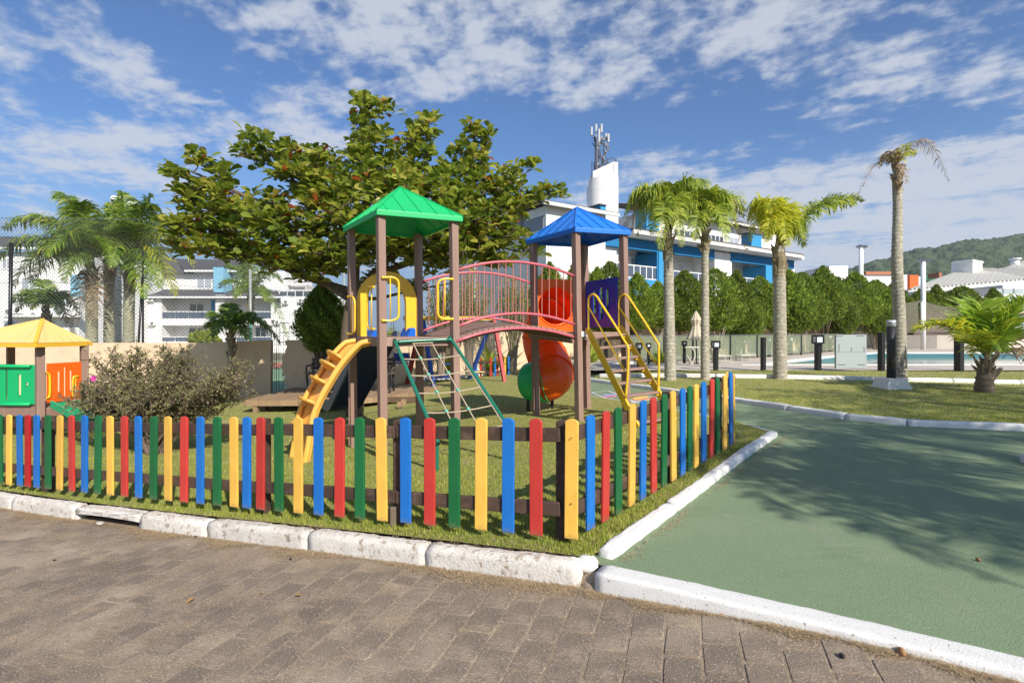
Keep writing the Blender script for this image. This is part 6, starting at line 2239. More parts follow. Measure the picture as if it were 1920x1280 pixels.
# chimneys
def chim(px0, px1, z0, z1, d0, d1):
    c = fbp(px0, px1, z0, z1, d0, d1, 'chimney', bluew)
    fbp(px0 - 1.5, px1 + 1.5, z1, z1 + .08, d0 - .1, d1 + .1, 'chimney_cap', greyroof, c)
chim(1212, 1236, 7.6, 10.5, 1.6, 2.6)
chim(1409, 1428, 7.6, 9.3, 1.0, 1.9)
chim(1126, 1136, 8.8, 9.75, 2.2, 3.2)
orn = MB()
for k in range(7):
    t = k / 6
    p = BO + BD * (sx_(1216 + 17 * t, 1.8)) + BNV * 1.8 + Vector((0, 0, 5.95 + .5 * t + .04 * math.sin(t * 9)))
    orn.box(p, (.13, .08, .22 + .05 * math.sin(k)), rz=math.atan2(BD.y, BD.x))
orn.build('wall_ornament', mat('ornament_grey', (.42, .42, .40), .6, metal=.3), BB_)
# left end face windows strip under the sloping roof
s0 = sx_(1024)
eb = MB()
for k in range(4):
    c = BO + BD * (s0 - .03) + BNV * (1.2 + k * 2.2) + Vector((0, 0, 7.55 - .02 * k))
    MB().box(c, (.05, 1.95, .75), rz=math.atan2(BD.y, BD.x)).build('end_pane', mat('end_glass', (.20, .22, .24), .15), BB_)
# water tower
TW = E('water_tower', at(1130, 400, 36.5), 'white curved-wall tower with a slanted top above the blue and white block', 'tower')
Yt = 36.5
cx_ = at(1131, 400, Yt)
rad = 28 / F * Yt
zlo, zm, zh = 8.3, at(0, 337, Yt).z, at(0, 305, Yt).z
mb = MB()
n = 28
vs, fs = [], []
for k in range(n + 1):
    a = math.pi + math.pi * k / n          # front half circle, from left to right
    x = cx_.x + math.cos(a) * rad
    y = cx_.y + math.sin(a) * rad * .9
    t = (math.cos(a) + 1) / 2
    zt = zm - .05 + .18 * t
    vs += [(x, y, zlo - 1.5), (x, y, zt)]
for k in range(n):
    fs.append((2 * k, 2 * k + 2, 2 * k + 3, 2 * k + 1))
fs.append(tuple(2 * k + 1 for k in range(n + 1)))
mb.add(vs, fs)
mb.build('curved_wall', white, TW, smooth=False)
# upright slab with sloping top
xl, xr = at(1112, 0, Yt).x, at(1158.5, 0, Yt).x
zs0, zs1 = at(0, 321, Yt).z, at(0, 304, Yt).z
MB().slab([Vector((xl, Yt + .02, zlo - 1.5)), Vector((xr, Yt + .02, zlo - 1.5)), Vector((xr, Yt + .02, zs1)), Vector((at(1150, 0, Yt).x, Yt + .02, zs1 + .02)), Vector((xl, Yt + .02, zs0))], 1.6, nrm=(0, -1, 0)).build('slab_wall', mat('slab_render', (.70, .70, .69), .85), TW)
MB().aabb(at(1150.2, 0, Yt).x, xr, Yt - .05, Yt + 1.6, zlo - 1.5, zs1 - .05).build('end_pier', white, TW)
AN = E('antenna_mast', at(1125, 320, Yt + .3), 'grey telecom mast with pale panel antennas on top of the white tower', 'antenna')
gm = mat('galvanised', (.11, .12, .15), .5, metal=.3)
def am(x, y): return at(x, y, Yt + .35)
for a, b, r_ in (((1118, 318), (1118, 262), .13), ((1123, 318), (1123, 242), .05), ((1129, 312), (1124, 275), .05), ((1132, 312), (1132, 268), .05), ((1121, 292), (1145, 308), .04), ((1126, 310), (1136, 285), .03), ((1132, 285), (1140, 303), .035), ((1110, 268), (1118, 278), .03), ((1118, 262), (1140, 262), .035), ((1110, 258), (1124, 264), .03)):
    MB().tube([am(*a), am(*b)], r_, 6).build('mast_tube', gm, AN)
for x, y0, y1, dy in ((1109, 239, 255, 0), (1117.5, 234, 249, .2), (1127.5, 233.5, 250, -.2), (1123, 243, 268, -.5), (1140.5, 252, 268, 0), (1136, 251, 264, .3)):
    a, b = at(x - 1.9, y0, Yt + .35 + dy), at(x + 1.9, y1, Yt + .35 + dy)
    MB().aabb(a.x, b.x, Yt + dy + .2, Yt + dy + .4, b.z, a.z).build('panel_antenna', mat('antenna_white', (.42, .43, .45), .5), AN, bevel=.03)
for i in range(26):
    x, y = rj.uniform(1115, 1140), rj.uniform(252, 316)
    MB().box(am(x, y), (.16, .16, .22), rz=rj.random()).build('mast_box', gm, AN)
lad = MB()
for x in (1109, 1114): lad.tube([am(x, 335), am(x, 303)], .02, 4)
for k in range(9): lad.tube([am(1109, 334 - k * 3.6), am(1119, 334 - k * 3.6)], .018, 4)
for x in (1140, 1146, 1152, 1155): lad.tube([am(x, 310), am(x, 297)], .02, 4)
lad.tube([am(1138, 301), am(1150, 295), am(1155, 303)], .02, 4)
lad.tube([am(1101, 386), am(1101, 352), am(1104, 350)], .02, 4)
lad.tube([am(1103, 386), am(1103, 352)], .02, 4)
lad.build('ladder', gm, TW, kind='stuff')

# ---------------------------------------------------------------- pool deck and pool
deckm = mat('deck_paving', (.50, .44, .38), .9, (.44, .385, .33), 3, bump=.2, bscale=30)
copm = mat('pool_coping', (.74, .73, .70), .7)
DZ = .15
MB().quad((2.2, 16.05, DZ), (60, 16.05, DZ), (60, 18.5, DZ), (2.2, 18.5, DZ)).quad((2.2, 18.5, DZ), (8.4, 18.5, DZ), (11.2, 21.1, DZ), (15.4, 25.0, DZ), (20.7, 29.3, DZ), (60, 29.3, DZ), (60, 60, DZ), (2.2, 60, DZ)).build('pool_deck', deckm, None, loc=(8, 17, DZ), kind='structure')
pool = [(8.7, 18.8), (60, 18.8), (60, 29), (20.8, 29), (15.6, 24.7), (11.4, 20.8)]
outer = [(8.4, 18.5), (60, 18.5), (60, 29.3), (20.7, 29.3), (15.4, 25.0), (11.2, 21.1)]
cp = MB()
for k in range(6):
    j = (k + 1) % 6
    if k == 1: continue
    a, b, c, d = outer[k], outer[j], pool[j], pool[k]
    cp.slab([Vector((*a, DZ + .02)), Vector((*b, DZ + .02)), Vector((*c, DZ + .02)), Vector((*d, DZ + .02))], .08, nrm=(0, 0, 1))
cp.build('pool_coping', copm, None, loc=(12, 20, DZ), kind='structure')
tl = mat('pool_tile', (.05, .16, .19), .3, (.065, .19, .22), 8)
bw = MB()
for k in range(6):
    a, b = pool[k], pool[(k + 1) % 6]
    bw.quad((*a, -1.0), (*b, -1.0), (*b, DZ - .06), (*a, DZ - .06))
bw.quad(*[(x, y, -1.0) for x, y in pool])
bw.build('pool_basin', tl, None, loc=(12, 20, -1), kind='structure')
wtr = mat('pool_water', (.20, .26, .23), .12, (.17, .23, .21), 2, bump=.4, bscale=4, spec=.4)
MB().quad(*[(x, y, -.12) for x, y in pool]).build('pool_water', wtr, None, loc=(12, 20, -.12), kind='structure')
# far low wall behind the pool
fw = E('pool_side_wall', at(1760, 640, 36), 'low pale wall beyond the pool', 'wall')
wallseg(fw, [(1600, 37, 1.35), (1700, 36, 1.1), (1830, 35, 1.1)], m=mat('pale_wall', (.56, .52, .45), .9, (.5, .46, .4), 2))
# bollards
def bollard(px, y0, y1, Y, w, lamp, label, group, rad=None):
    zb = CZ - (y1 - HY) / F * Y
    zt = CZ - (y0 - HY) / F * Y
    X = (px - CX) / F * Y
    W_ = w / F * Y
    root = E('bollard_light' if lamp else 'bollard', (X, Y, zb), label, 'bollard', group)
    hl = W_ * 1.25 if lamp else 0
    MB().box((X, Y, (zb + zt - hl) / 2 - .05), (W_ * .8, W_ * .8, zt - hl - zb + .1), rz=.3).build('post', blackm, root, bevel=.01)
    if lamp:
        h = MB()
        c = Vector((X, Y, zt - hl / 2))
        s = W_ * .62
        for ax, ay in ((-1, -1), (1, -1), (1, 1), (-1, 1)):
            h.box(c + Vector((ax * s, ay * s, 0)), (.03, .03, hl))
        h.box(c + Vector((0, 0, hl / 2)), (s * 2.3, s * 2.3, .05))
        h.box(c - Vector((0, 0, hl / 2)), (s * 2.3, s * 2.3, .05))
        ho = h.build('lamp_cage', blackm, root)
        MB().box(c, (s * 1.8, s * 1.8, hl * .85)).build('lamp_glass', mat('frosted_glass', (.66, .70, .74), .3), ho)
for px, y0, y1, w, lamp, l in ((1136, 640, 690, 7, 0, 'plain black bollard seen through the upper stair treads'), (1197.5, 644, 695, 7.5, 1, 'black bollard light behind the staircase'), (1342, 640, 695, 9, 1, 'black bollard light between the thin palm and the stout palm'), (1431, 632, 695, 9, 0, 'plain black bollard just left of the stout palm'),
                               (1533.5, 629, 695, 11, 1, 'black bollard light between the stout palm and the grey cabinet'), (1652.5, 623, 694, 11, 0, 'plain black bollard right of the grey cabinet'), (1798, 631, 695, 14, 0, 'plain black bollard left of the young coconut palm')):
    bollard(px, y0, y1, 16.0, w, lamp, l, 'black bollards along the pool deck')
for px, y0, y1, Y, l in ((1216, 644, 684, 19, 'left of the nearest lawn palm, beyond the handrail'), (1283, 640, 682, 19.5, 'between the two slender palms'), (1394.5, 636, 663, 26, 'left of the stout palm, on the glass fence line'), (1442, 633, 667, 24.5, 'half behind the stout palm'),
                          (1483, 632, 663, 27, 'just right of the stout palm'), (1522, 630, 660, 29.5, 'left of the bollard light before the grey cabinet'), (1556, 628, 657, 31, 'left edge of the grey cabinet'), (1480 + 116, 628, 655, 33, 'hidden partly by the grey cabinet')):
    bollard(px, y0, y1, Y, 5.5, 1, 'small black lantern post ' + l, 'small lantern posts around the pool')
# round black light on a white plinth
lp = E('light_column', at(1671, 730, 11.2), 'thick black light column on a white pyramid plinth in the lawn', 'lamp')
b0 = at(1671, 731, 11.2)
s0_, s1_ = 26 / F * 11.2, 17 / F * 11.2
zt_ = at(0, 708, 11.2).z
vs = [(b0.x + a * s0_, b0.y + b * s0_, b0.z - .05) for a, b in ((-1, -1), (1, -1), (1, 1), (-1, 1))] + [(b0.x + a * s1_, b0.y + b * s1_, zt_) for a, b in ((-1, -1), (1, -1), (1, 1), (-1, 1))]
MB().add(vs, [(3, 2, 1, 0), (4, 5, 6, 7), (0, 1, 5, 4), (1, 2, 6, 5), (2, 3, 7, 6), (3, 0, 4, 7)]).build('plinth', kerbn, lp, bevel=.02)
MB().tube([(b0.x, b0.y, zt_ - .02), (b0.x, b0.y, at(0, 612, 11.2).z)], 7.3 / F * 11.2, 20).build('column', mat('black_column', (.025, .024, .026), .4, bump=.1), lp, smooth=True)
MB().tube([(b0.x, b0.y, at(0, 612, 11.2).z), (b0.x, b0.y, at(0, 600, 11.2).z)], 7.4 / F * 11.2, 20).build('lamp_glass', mat('lamp_plastic', (.55, .60, .62), .2, alpha=.8), lp, smooth=True)
MB().tube([(b0.x, b0.y, at(0, 604, 11.2).z), (b0.x, b0.y, at(0, 606, 11.2).z)], 8 / F * 11.2, 20).build('lamp_ring', metal, lp, smooth=True)
# grey cabinet
uc = E('utility_cabinet', at(1596, 690, 15.7), 'light grey metal cabinet standing by the pool', 'cabinet')
a, b = at(1567.5, 627.5, 15.7), at(1625, 690.5, 15.7)
cabm = mat('cabinet_grey', (.36, .40, .41), .55, (.33, .37, .385), 2, bump=.05)
MB().aabb(a.x, b.x, 15.7, 15.78, b.z, a.z).build('body', cabm, uc, bevel=.01)
for (x0, y0, x1, y1) in ((1573, 644.5, 1573.8, 659), (1596, 651, 1596.8, 659), (1620, 650, 1620.9, 659), (1568, 629, 1580, 630), (1606, 629, 1620, 630), (1571, 683, 1585, 684), (1608, 683, 1622, 684)):
    m1 = MB(); pb(m1, x0, y0, x1, y1, 15.692, .01); m1.build('slot', mat('slot_dark', (.08, .09, .1), .6), uc)
m1 = MB(); pb(m1, 1567.5, 659.5, 1625, 660.2, 15.694, .008); m1.build('seam', mat('seam_grey', (.26, .29, .30), .6), uc)
# glass fence with dark posts
gf = E('glass_fence', at(1300, 690, 20.5), 'low tinted glass fence with dark posts along the pool deck', 'fence')
glm = mat('tinted_glass', (.30, .36, .24), .08, alpha=.34, spec=.8)
gpts = [(1180, 19.5), (1245, 20.2), (1299, 20.8), (1369, 22.0), (1419, 23.3), (1463, 24.6), (1502, 26.2), (1540, 28.5), (1574, 31.0), (1602, 34)]
for k, (x, Y) in enumerate(gpts):
    p = Vector(((x - CX) / F * Y, Y, DZ))
    MB().box(p + Vector((0, 0, .5)), (.07, .07, 1.06)).build('fence_post', blackm, gf)
    if k:
        q = Vector(((gpts[k - 1][0] - CX) / F * gpts[k - 1][1], gpts[k - 1][1], DZ))
        d = (p - q).normalized()
        MB().beam(q + d * .05 + Vector((0, 0, .57)), p - d * .05 + Vector((0, 0, .57)), .012, .92).build('glass_panel', glm, gf)
        MB().beam(q + d * .05 + Vector((0, 0, 1.06)), p - d * .05 + Vector((0, 0, 1.06)), .03, .03).build('top_rail', metal, gf)
# folded parasol
um = E('folded_parasol', at(1305, 683, 19.2), 'closed beige parasol tied around its pole beside the thin palm', 'parasol')
clo = mat('parasol_cloth', (.58, .50, .37), .9, (.48, .41, .30), 9)
c = at(1305, 640, 19.2)
mb = MB()
prof = [(583, 1.2), (590, 4.5), (600, 9), (606, 7), (610, 6.2), (618, 8), (630, 13), (636, 16), (637, 13)]
n = 20
vs, fs = [], []
for (y, r_) in prof:
    z = at(0, y, 19.2).z
    for k in range(n):
        q = 2 * math.pi * k / n
        rr = r_ / F * 19.2 * (1 + .16 * (k % 2))
        vs.append((c.x + math.cos(q) * rr, c.y + math.sin(q) * rr, z))
for j in range(len(prof) - 1):
    for k in range(n):
        fs.append((j * n + k, j * n + (k + 1) % n, (j + 1) * n + (k + 1) % n, (j + 1) * n + k))
mb.add(vs, fs).build('canopy', clo, um)
MB().tube([at(1306, 684, 19.2), at(1305, 582, 19.2)], .025, 8).build('pole', blackm, um)
MB().box(at(1306, 683, 19.2), (.5, .5, .09)).build('base', blackm, um)
# garden furniture
fm = mat('cream_tube', (.60, .56, .46), .5)
def loungechair(px, py, Y, w, label, group='tube-framed pool loungers', back=True):
    root = E('pool_lounger', at(px, py, Y), label, 'lounger', group)
    h = .33
    a = at(px - w / 2, py, Y)
    b = at(px + w / 2, py, Y)
    for yy in (0, .55):
        p = Vector((0, yy, 0))
        MB().tube([a + p, a + p + Vector((0, 0, h)), b + p + Vector((0, 0, h)), b + p], .025, 6).build('side_frame', fm, root)
    MB().aabb(a.x, b.x, Y + .02, Y + .53, a.z + h - .01, a.z + h + .01).build('seat_mesh', fm, root)
    if back:
        MB().beam(a + Vector((0, .28, h)), a + Vector((-.35, .28, h + .45)), .5, .02).build('backrest', fm, root)
loungechair(1196, 690, 18.0, 34, 'cream tube-framed lounger behind the staircase')
loungechair(1358, 683, 19.6, 24, 'cream tube-framed lounger right of the thin palm')
loungechair(1404, 681, 21, 26, 'cream tube-framed lounger left of the stout palm', back=False)
ch = E('garden_chair', at(1292, 684, 18.6), 'cream garden chair with curved arms left of the folded parasol', 'chair')
MB().tube(smooth_path([at(1297, 651, 18.6), at(1303, 662, 18.6), at(1300, 676, 18.6), at(1294, 684, 18.6)], 5), .02, 6).build('curved_frame', fm, ch, smooth=True)
MB().tube([at(1284, 651, 18.6), at(1312, 651, 18.6)], .025, 6).build('top_rail', fm, ch)
MB().tube([at(1288, 666, 18.6), at(1300, 684, 18.6)], .02, 6).build('front_leg', fm, ch)
MB().tube([at(1310, 651, 18.9), at(1312, 684, 18.9)], .02, 6).build('rear_leg', fm, ch)
# pool ladder rails
pl2 = E('pool_ladder', at(1890, 680, 19), 'pale steel ladder rails at the pool edge', 'ladder')
for dx in (0, 26):
    MB().tube(smooth_path([at(1880 + dx, 672, 20), at(1890 + dx, 655, 19.5), at(1902 + dx, 654, 19), at(1915 + dx, 683, 18.6)], 4), .022, 6).build('rail', metal, pl2, smooth=True)
# net screen between posts
ns = E('net_screen', at(1740, 640, 33), 'sagging brownish net screen hung between thin posts', 'net')
netm = mat('net_cloth', (.20, .18, .14), .9, alpha=.60)
def net(x0, x1, yt0, yt1, sag, yb, Y):
    n = 14
    vs, fs = [], []
    for k in range(n + 1):
        t = k / n
        x = x0 + (x1 - x0) * t
        y = yt0 + (yt1 - yt0) * t + sag * 4 * t * (1 - t)
        vs += [at(x, y, Y), at(x, yb, Y)]
    for k in range(n):
        fs.append((2 * k, 2 * k + 2, 2 * k + 3, 2 * k + 1))
    MB().add(vs, fs).build('net_panel', netm, ns)
net(1617.5, 1729, 557, 562, 9, 624, 34)
net(1729, 1812, 562, 570, 8, 622, 34.2)
MB().tube([at(1617, 626, 33.9), at(1617.5, 555, 33.9)], .07, 6).build('net_post', mat('rust_post', (.30, .13, .08), .8, (.5, .45, .4), 3), ns)
MB().tube([at(1729, 612, 33.9), at(1728, 566, 33.9)], .08, 6).build('net_post', whitep, ns)
MB().tube([at(1811, 580, 33.9), at(1810, 568, 33.9)], .06, 6).build('net_post', whitep, ns)
for n_, (x, yt, yb, Y, w, l) in enumerate(((1614.5, 465, 560, 36, 3.6, 'tall white floodlight mast left of the tallest palm'), (1731, 491, 566, 34, 3.9, 'white floodlight mast right of the tallest palm'))):
    r_ = E('floodlight_mast', at(x, yb, Y), l, 'floodlight', 'floodlight masts')
    MB().tube([(at(x, yb, Y).x, Y, -.2), at(x, yt, Y)], w / F * Y, 12).build('pole', whitep, r_, smooth=True)
    for k in range(2):
        c = at(x + (-3 + 9 * k), yt - 3 + k, Y)
        M = Matrix.Rotation(R(-28), 3, 'Y') @ Matrix.Rotation(R(20), 3, 'X')
        MB().box(c, (.34, .3, .09), M=M).build('lamp_head', metal, r_)
# little pinkish house at the right
ph = E('pool_house', at(1860, 650, 35.5), 'small pale pink flat-roofed hut beyond the pool', 'building')
pkm = mat('pink_render', (.74, .60, .50), .9, (.70, .56, .47), 2)
a, b = at(1787, 586, 35.5), at(2050, 668, 35.5)
MB().aabb(a.x, b.x, 35.5, 39, DZ, a.z - .12).build('wall', pkm, ph)
MB().aabb(a.x - .35, b.x, 35.1, 39.3, a.z - .12, a.z + .02).build('flat_roof', mat('pink_slab', (.50, .34, .28), .9), ph)
m1 = MB(); pb(m1, 1888, 590, 1960, 622, 35.46, .04); m1.build('bluish_board', mat('board', (.55, .58, .66), .5), ph)
m1 = MB(); pb(m1, 1905, 586, 1960, 589, 35.43, .05); m1.build('red_strip', mat('red_strip', (.45, .08, .06), .6), ph)
# white tiled house
H1 = E('tiled_house', at(1815, 600, 50), 'low white house with a hipped white tile roof and a big white rooftop box', 'house')
wt = mat('white_roof_tile', (.68, .66, .60), .7, (.60, .58, .53), 3)
e0, e1, ap0, ap1 = at(1703, 545, 47), at(1938, 524, 47), at(1812, 504.5, 53), at(1818, 504.5, 53)
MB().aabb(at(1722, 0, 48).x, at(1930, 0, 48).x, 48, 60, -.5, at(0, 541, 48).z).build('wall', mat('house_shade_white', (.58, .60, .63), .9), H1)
def tri_wave(root, a, b, top, n, m):
    """ribbed triangular roof face, ribs running up the slope"""
    a, b, top = Vector(a), Vector(b), Vector(top)
    nrm = (b - a).cross(top - a).normalized()
    if nrm.z < 0: nrm = -nrm
    o = MB().add([a, b, top, a - Vector((0, 0, .12)), b - Vector((0, 0, .12))], [(0, 1, 2), (0, 3, 4, 1)]).build('roof', m, root)
    rb = MB()
    foot = a + (b - a) * ((top - a).dot(b - a) / (b - a).length_squared)
    tt = ((top - a).dot(b - a) / (b - a).length_squared)
    for k in range(1, n):
        t = k / n
        p = a.lerp(b, t)
        q = a.lerp(top, t / tt) if t < tt else b.lerp(top, (1 - t) / (1 - tt))
        if (q - p).length > .1:
            rb.beam(p + nrm * .07, q + nrm * .07, .17, .2, up=nrm)
    rb.build('roof_tile_ribs', m, o, kind='stuff')
tri_wave(H1, e0, e1, ap0, 30, wt)
far = at(1990, 506, 58)
tri_wave(H1, e1, far, ap1, 14, wt)
a, b = at(1787, 487, 52), at(1842, 508, 52)
MB().slab([at(1787, 491, 52), at(1824, 488, 50.5), at(1824, 512, 50.5), at(1787, 512, 52)], .2, nrm=(0, -1, 0)).build('rooftop_box', whitep, H1)
MB().slab([at(1824, 488, 50.5), at(1842, 491, 52), at(1842, 510, 52), at(1824, 512, 50.5)], .2, nrm=(0, -1, 0)).build('rooftop_box_side', whitep, H1)
MB().slab([at(1786, 490, 51.9), at(1824, 486.2, 50.3), at(1844, 490, 51.9), at(1806, 491, 54)], .2, nrm=(0, 0, 1)).build('rooftop_box_cap', whitep, H1)
for k in range(4):
    MB().beam(at(1787, 494 + k * 4, 51.9), at(1824, 492 + k * 4.6, 50.35), .06, .04).build('weatherboard', whitep, H1)
MB().beam(at(1748, 546, 46.9), at(1938, 526, 46.9), .1, .18).build('gutter', whitep, H1)
for k, x in enumerate((1862, 1882, 1902)):
    m1 = MB(); pb(m1, x, 541, x + 17, 551, 46, .03); m1.build('terrace_pane', mat('terrace_glass', (.40, .46, .45), .2), H1)
# more roofs
H2 = E('white_house', at(1900, 540, 70), 'white house with a pale tile roof and round chimney at the right edge', 'house')
a, b = at(1880, 508, 70), at(2050, 560, 70)
MB().aabb(a.x, b.x, 70, 80, 0, a.z).build('wall', white, H2)
tri_wave(H2, at(1872, 508, 69), at(2060, 500, 69), at(1945, 480, 75), 26, wt)
MB().tube([at(1903, 500, 71), at(1903, 487, 71)], .5, 12).build('chimney', whitep, H2, smooth=True)
MB().tube([at(1903, 487, 71), at(1903, 484.5, 71)], .7, 12).build('chimney_cap', whitep, H2, smooth=True)
window(H2, 1898, 512, 1907, 519, 69.9, 1, darkglass)
window(H2, 1912, 508, 1930, 524, 69.9, 2, darkglass)
H3 = E('white_house', at(1640, 540, 62), 'white house with an orange-brown parapet behind the conifers', 'house')
m1 = MB(); pb(m1, 1619, 515, 1701, 560, 62, 8); m1.build('wall', white, H3)
m1 = MB(); pb(m1, 1624, 509, 1686, 515, 61.8, 6); m1.build('parapet', mat('terracotta', (.42, .17, .09), .85), H3)
m1 = MB(); pb(m1, 1555, 498, 1590, 540, 58, 5); m1.build('lift_housing', white, H3)
H4 = E('orange_block', at(1720, 540, 64), 'small bright orange block with a white side left of the tiled roof', 'building')
m1 = MB(); pb(m1, 1706, 515.5, 1722, 560, 64, 5); m1.build('orange_wall', mat('orange_render', (.72, .14, .03), .8), H4)
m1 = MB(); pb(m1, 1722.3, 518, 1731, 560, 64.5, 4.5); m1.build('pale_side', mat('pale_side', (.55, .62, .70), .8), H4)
H5 = E('green_roof_house', at(1750, 540, 75), 'house with a green roof half hidden behind the white tiled roof', 'house')
MB().add([at(1731, 516, 78), at(1762, 512, 78), at(1765, 526, 74), at(1731, 534, 74), at(1765, 560, 74), at(1731, 560, 74)], [(0, 1, 2, 3), (3, 2, 4, 5)]).build('green_roof', mat('green_sheet', (.05, .16, .07), .7), H5)
m1 = MB(); pb(m1, 1761, 511, 1766, 520, 73, 2); m1.build('chimney', mat('terracotta', (.42, .17, .09)), H5)

# ---------------------------------------------------------------- forested hill
def hill():
    g = np.random.default_rng(17)
    sky_ = [(1380, 560), (1480, 552), (1520, 530), (1560, 519), (1600, 512), (1640, 497), (1665, 495), (1700, 484), (1750, 478), (1790, 470), (1830, 463), (1870, 459), (1920, 453), (2000, 440), (2120, 425), (2300, 420), (2500, 450)]
    nx, ny = 520, 130
    px = np.linspace(1380, 2500, nx)
    ty = np.interp(px, [s[0] for s in sky_], [s[1] for s in sky_])
    V = []
    for j in range(ny):
        t = j / (ny - 1)
        Y = 330 + 330 * t
        zr = CZ + (HY - ty) / F * 660
        z = (zr + 3) * np.sin(t * np.pi / 2) ** .9 - 3
        X = (px - CX) / F * Y
        V.append(np.stack([X, np.full(nx, Y), z], -1))
    V = np.array(V)
    from mathutils import noise as mn
    for j in range(ny):
        for i in range(nx):
            x, y, z = V[j, i]
            q = Vector((x * .10, y * .10, 3))
            b = mn.voronoi(q)[0]
            d = (0.55 - b[0]) * 6.5 + mn.noise(Vector((x * .02, y * .02, 0))) * 7 + mn.noise(Vector((x * .6, y * .6, 0))) * 1.2
            V[j, i, 2] += d * min(1, (j + 4) / 12)
    i = np.arange(nx * ny).reshape(ny, nx)
    Fc = np.stack([i[:-1, :-1], i[:-1, 1:], i[1:, 1:], i[1:, :-1]], -1).reshape(-1, 4)
    fm_ = mat('hill_forest', (.040, .068, .030), .95, (.075, .105, .045), .06, bump=0, dirt=(.022, .04, .02), dirtscale=.22, dirtlo=.5, dirthi=.62)
    me = npmesh('forested_hill', V.reshape(-1, 3), Fc, fm_, smooth=True)
    o = bpy.data.objects.new('forested_hill', me)
    finish(o, 'forested_hill', None, None, None, None, None, 'structure')
hill()
hm = E('hill_mast', at(1749, 505, 540), 'thin pale mast standing on the forested hill', 'mast')
MB().tube([at(1749, 520, 540), at(1749, 492, 540)], .5, 6).build('pole', whitep, hm)

# ---------------------------------------------------------------- deck, benches, swings, playhouse
woodm = mat('deck_wood', (.34, .23, .13), .85, (.26, .17, .10), 8, bump=.3, bscale=40, stretch=(1, .3, 1), orand=.12)
woodd = mat('deck_wood_dark', (.16, .10, .06), .85, (.11, .07, .045), 8, orand=.1)
wd = E('wooden_deck', at(640, 765, 12.4), 'low wooden platform with a curved right side under the benches', 'platform')
dz = -.24
def onz(x, y, z):
    Y = (CZ - z) * F / (y - HY)
    return Vector(((x - CX) / F * Y, Y, z))
frontp = [onz(458, 750, dz), onz(560, 749.5, dz), onz(640, 748, dz), onz(700, 744, dz), onz(750, 738, dz), onz(790, 731, dz), onz(815, 725, dz), onz(826, 722, dz)]
frontp = smooth_path(frontp, 3)
backY = 14.62
mb = MB()
n = len(frontp)
for k in range(n - 1):
    a, b = frontp[k], frontp[k + 1]
    d = (b - a).normalized()
    MB().beam(a + d * .004 + Vector((0, 0, -.07)), b - d * .004 + Vector((0, 0, -.07)), .04, .135).build('fascia_board', woodm, wd)
x = frontp[0].x
xs = np.arange(frontp[0].x, frontp[-1].x, .14)
fx, fy = [p.x for p in frontp], [p.y for p in frontp]
for x in xs:
    y0 = np.interp(x + .07, fx, fy) + .03
    if backY + .3 - y0 < .2: continue
    MB().aabb(x + .005, x + .135, y0, max(y0 + .2, backY if x < -4.9 else backY + .9), dz - .03, dz + rj.uniform(-.003, .003)).build('deck_board', woodm, wd)
for x in (470, 560, 660, 745):
    p = onz(x, 752, dz)
    MB().box((p.x, p.y + .25, dz - .18), (.10, .12, .26)).build('deck_leg', woodm, wd)
    MB().box((p.x, p.y + .7, dz - .18), (.10, .12, .26)).build('deck_leg', woodm, wd)
MB().aabb(frontp[0].x, frontp[-4].x, 12.75, 12.85, dz - .16, dz - .035).build('deck_joist', woodd, wd)
benchm = mat('bench_wood', (.12, .085, .065), .7, (.08, .055, .045), 8, orand=.15)
iron = mat('cast_iron', (.012, .013, .015), .5)
def bench(x0, x1, Y, label, ysit=700, yback=673):
    a, b = at(x0, ysit, Y), at(x1, ysit, Y)
    root = E('park_bench', ((a.x + b.x) / 2, Y, dz), label, 'bench', 'benches on the wooden deck')
    for k in range(4):
        MB().beam(a + Vector((.0, .11 * k, 0)), b + Vector((0, .11 * k, 0)), .09, .03).build('seat_slat', benchm, root)
    zb = at(0, yback, Y).z
    for k in range(3):
        t = k / 2
        z = a.z + .12 + (zb - a.z - .16) * t
        MB().beam((a.x + .05, Y + .42 + .06 * t, z), (b.x - .05, Y + .42 + .06 * t, z), .025, .085).build('back_slat', benchm, root)
    for x in (a.x + .1, b.x - .1):
        mb = MB()
        mb.tube(smooth_path([(x, Y - .02, dz), (x, Y + .06, dz + .2), (x, Y, a.z - .02), (x, Y + .2, a.z - .03), (x, Y + .42, a.z), (x, Y + .5, zb)], 4), .028, 6)
        mb.tube(smooth_path([(x, Y + .46, dz), (x, Y + .36, dz + .2), (x, Y + .42, a.z)], 4), .028, 6)
        mb.tube(smooth_path([(x, Y - .02, a.z), (x, Y - .02, a.z + .18), (x, Y + .25, a.z + .2), (x, Y + .46, a.z + .2)], 4), .022, 6)
        mb.build('iron_side', iron, root, smooth=True, kind='stuff')
bench(568, 655, 13.2, 'dark wooden bench with black iron sides, partly behind the yellow ramp')
bench(704, 738, 13.4, 'dark wooden bench behind the navy slide, only its right end showing')
sw = E('swing_set', at(860, 713, 16.8), 'red and blue A-frame swing set with a yellow top beam', 'swing')
rs = mat('red_swing_paint', (.36, .03, .03), .5)
bs = mat('blue_swing_paint', (.02, .07, .32), .5)
def leg(p, q, m):
    q = Vector(q)
    q.z = gz(q.x, q.y) - .03
    MB().beam(p, q, .11, .11).build('leg', m, sw, bevel=.008)
apR, apL = at(925, 597, 16.8), at(792, 597, 15.8)
leg(apR + Vector((0, 0, .08)), at(946, 713, 15.9), rs)
leg(apR + Vector((0, 0, .08)), at(880, 713, 17.6), bs)
leg(apL + Vector((0, 0, .08)), at(814, 718, 14.9), bs)
leg(apL + Vector((0, 0, .08)), at(762, 712, 16.4), rs)
MB().beam(apL - Vector((.5, .4, 0)), apR, .12, .13).build('top_beam', mat('yellow_beam', (.62, .42, .05), .5), sw, bevel=.01)
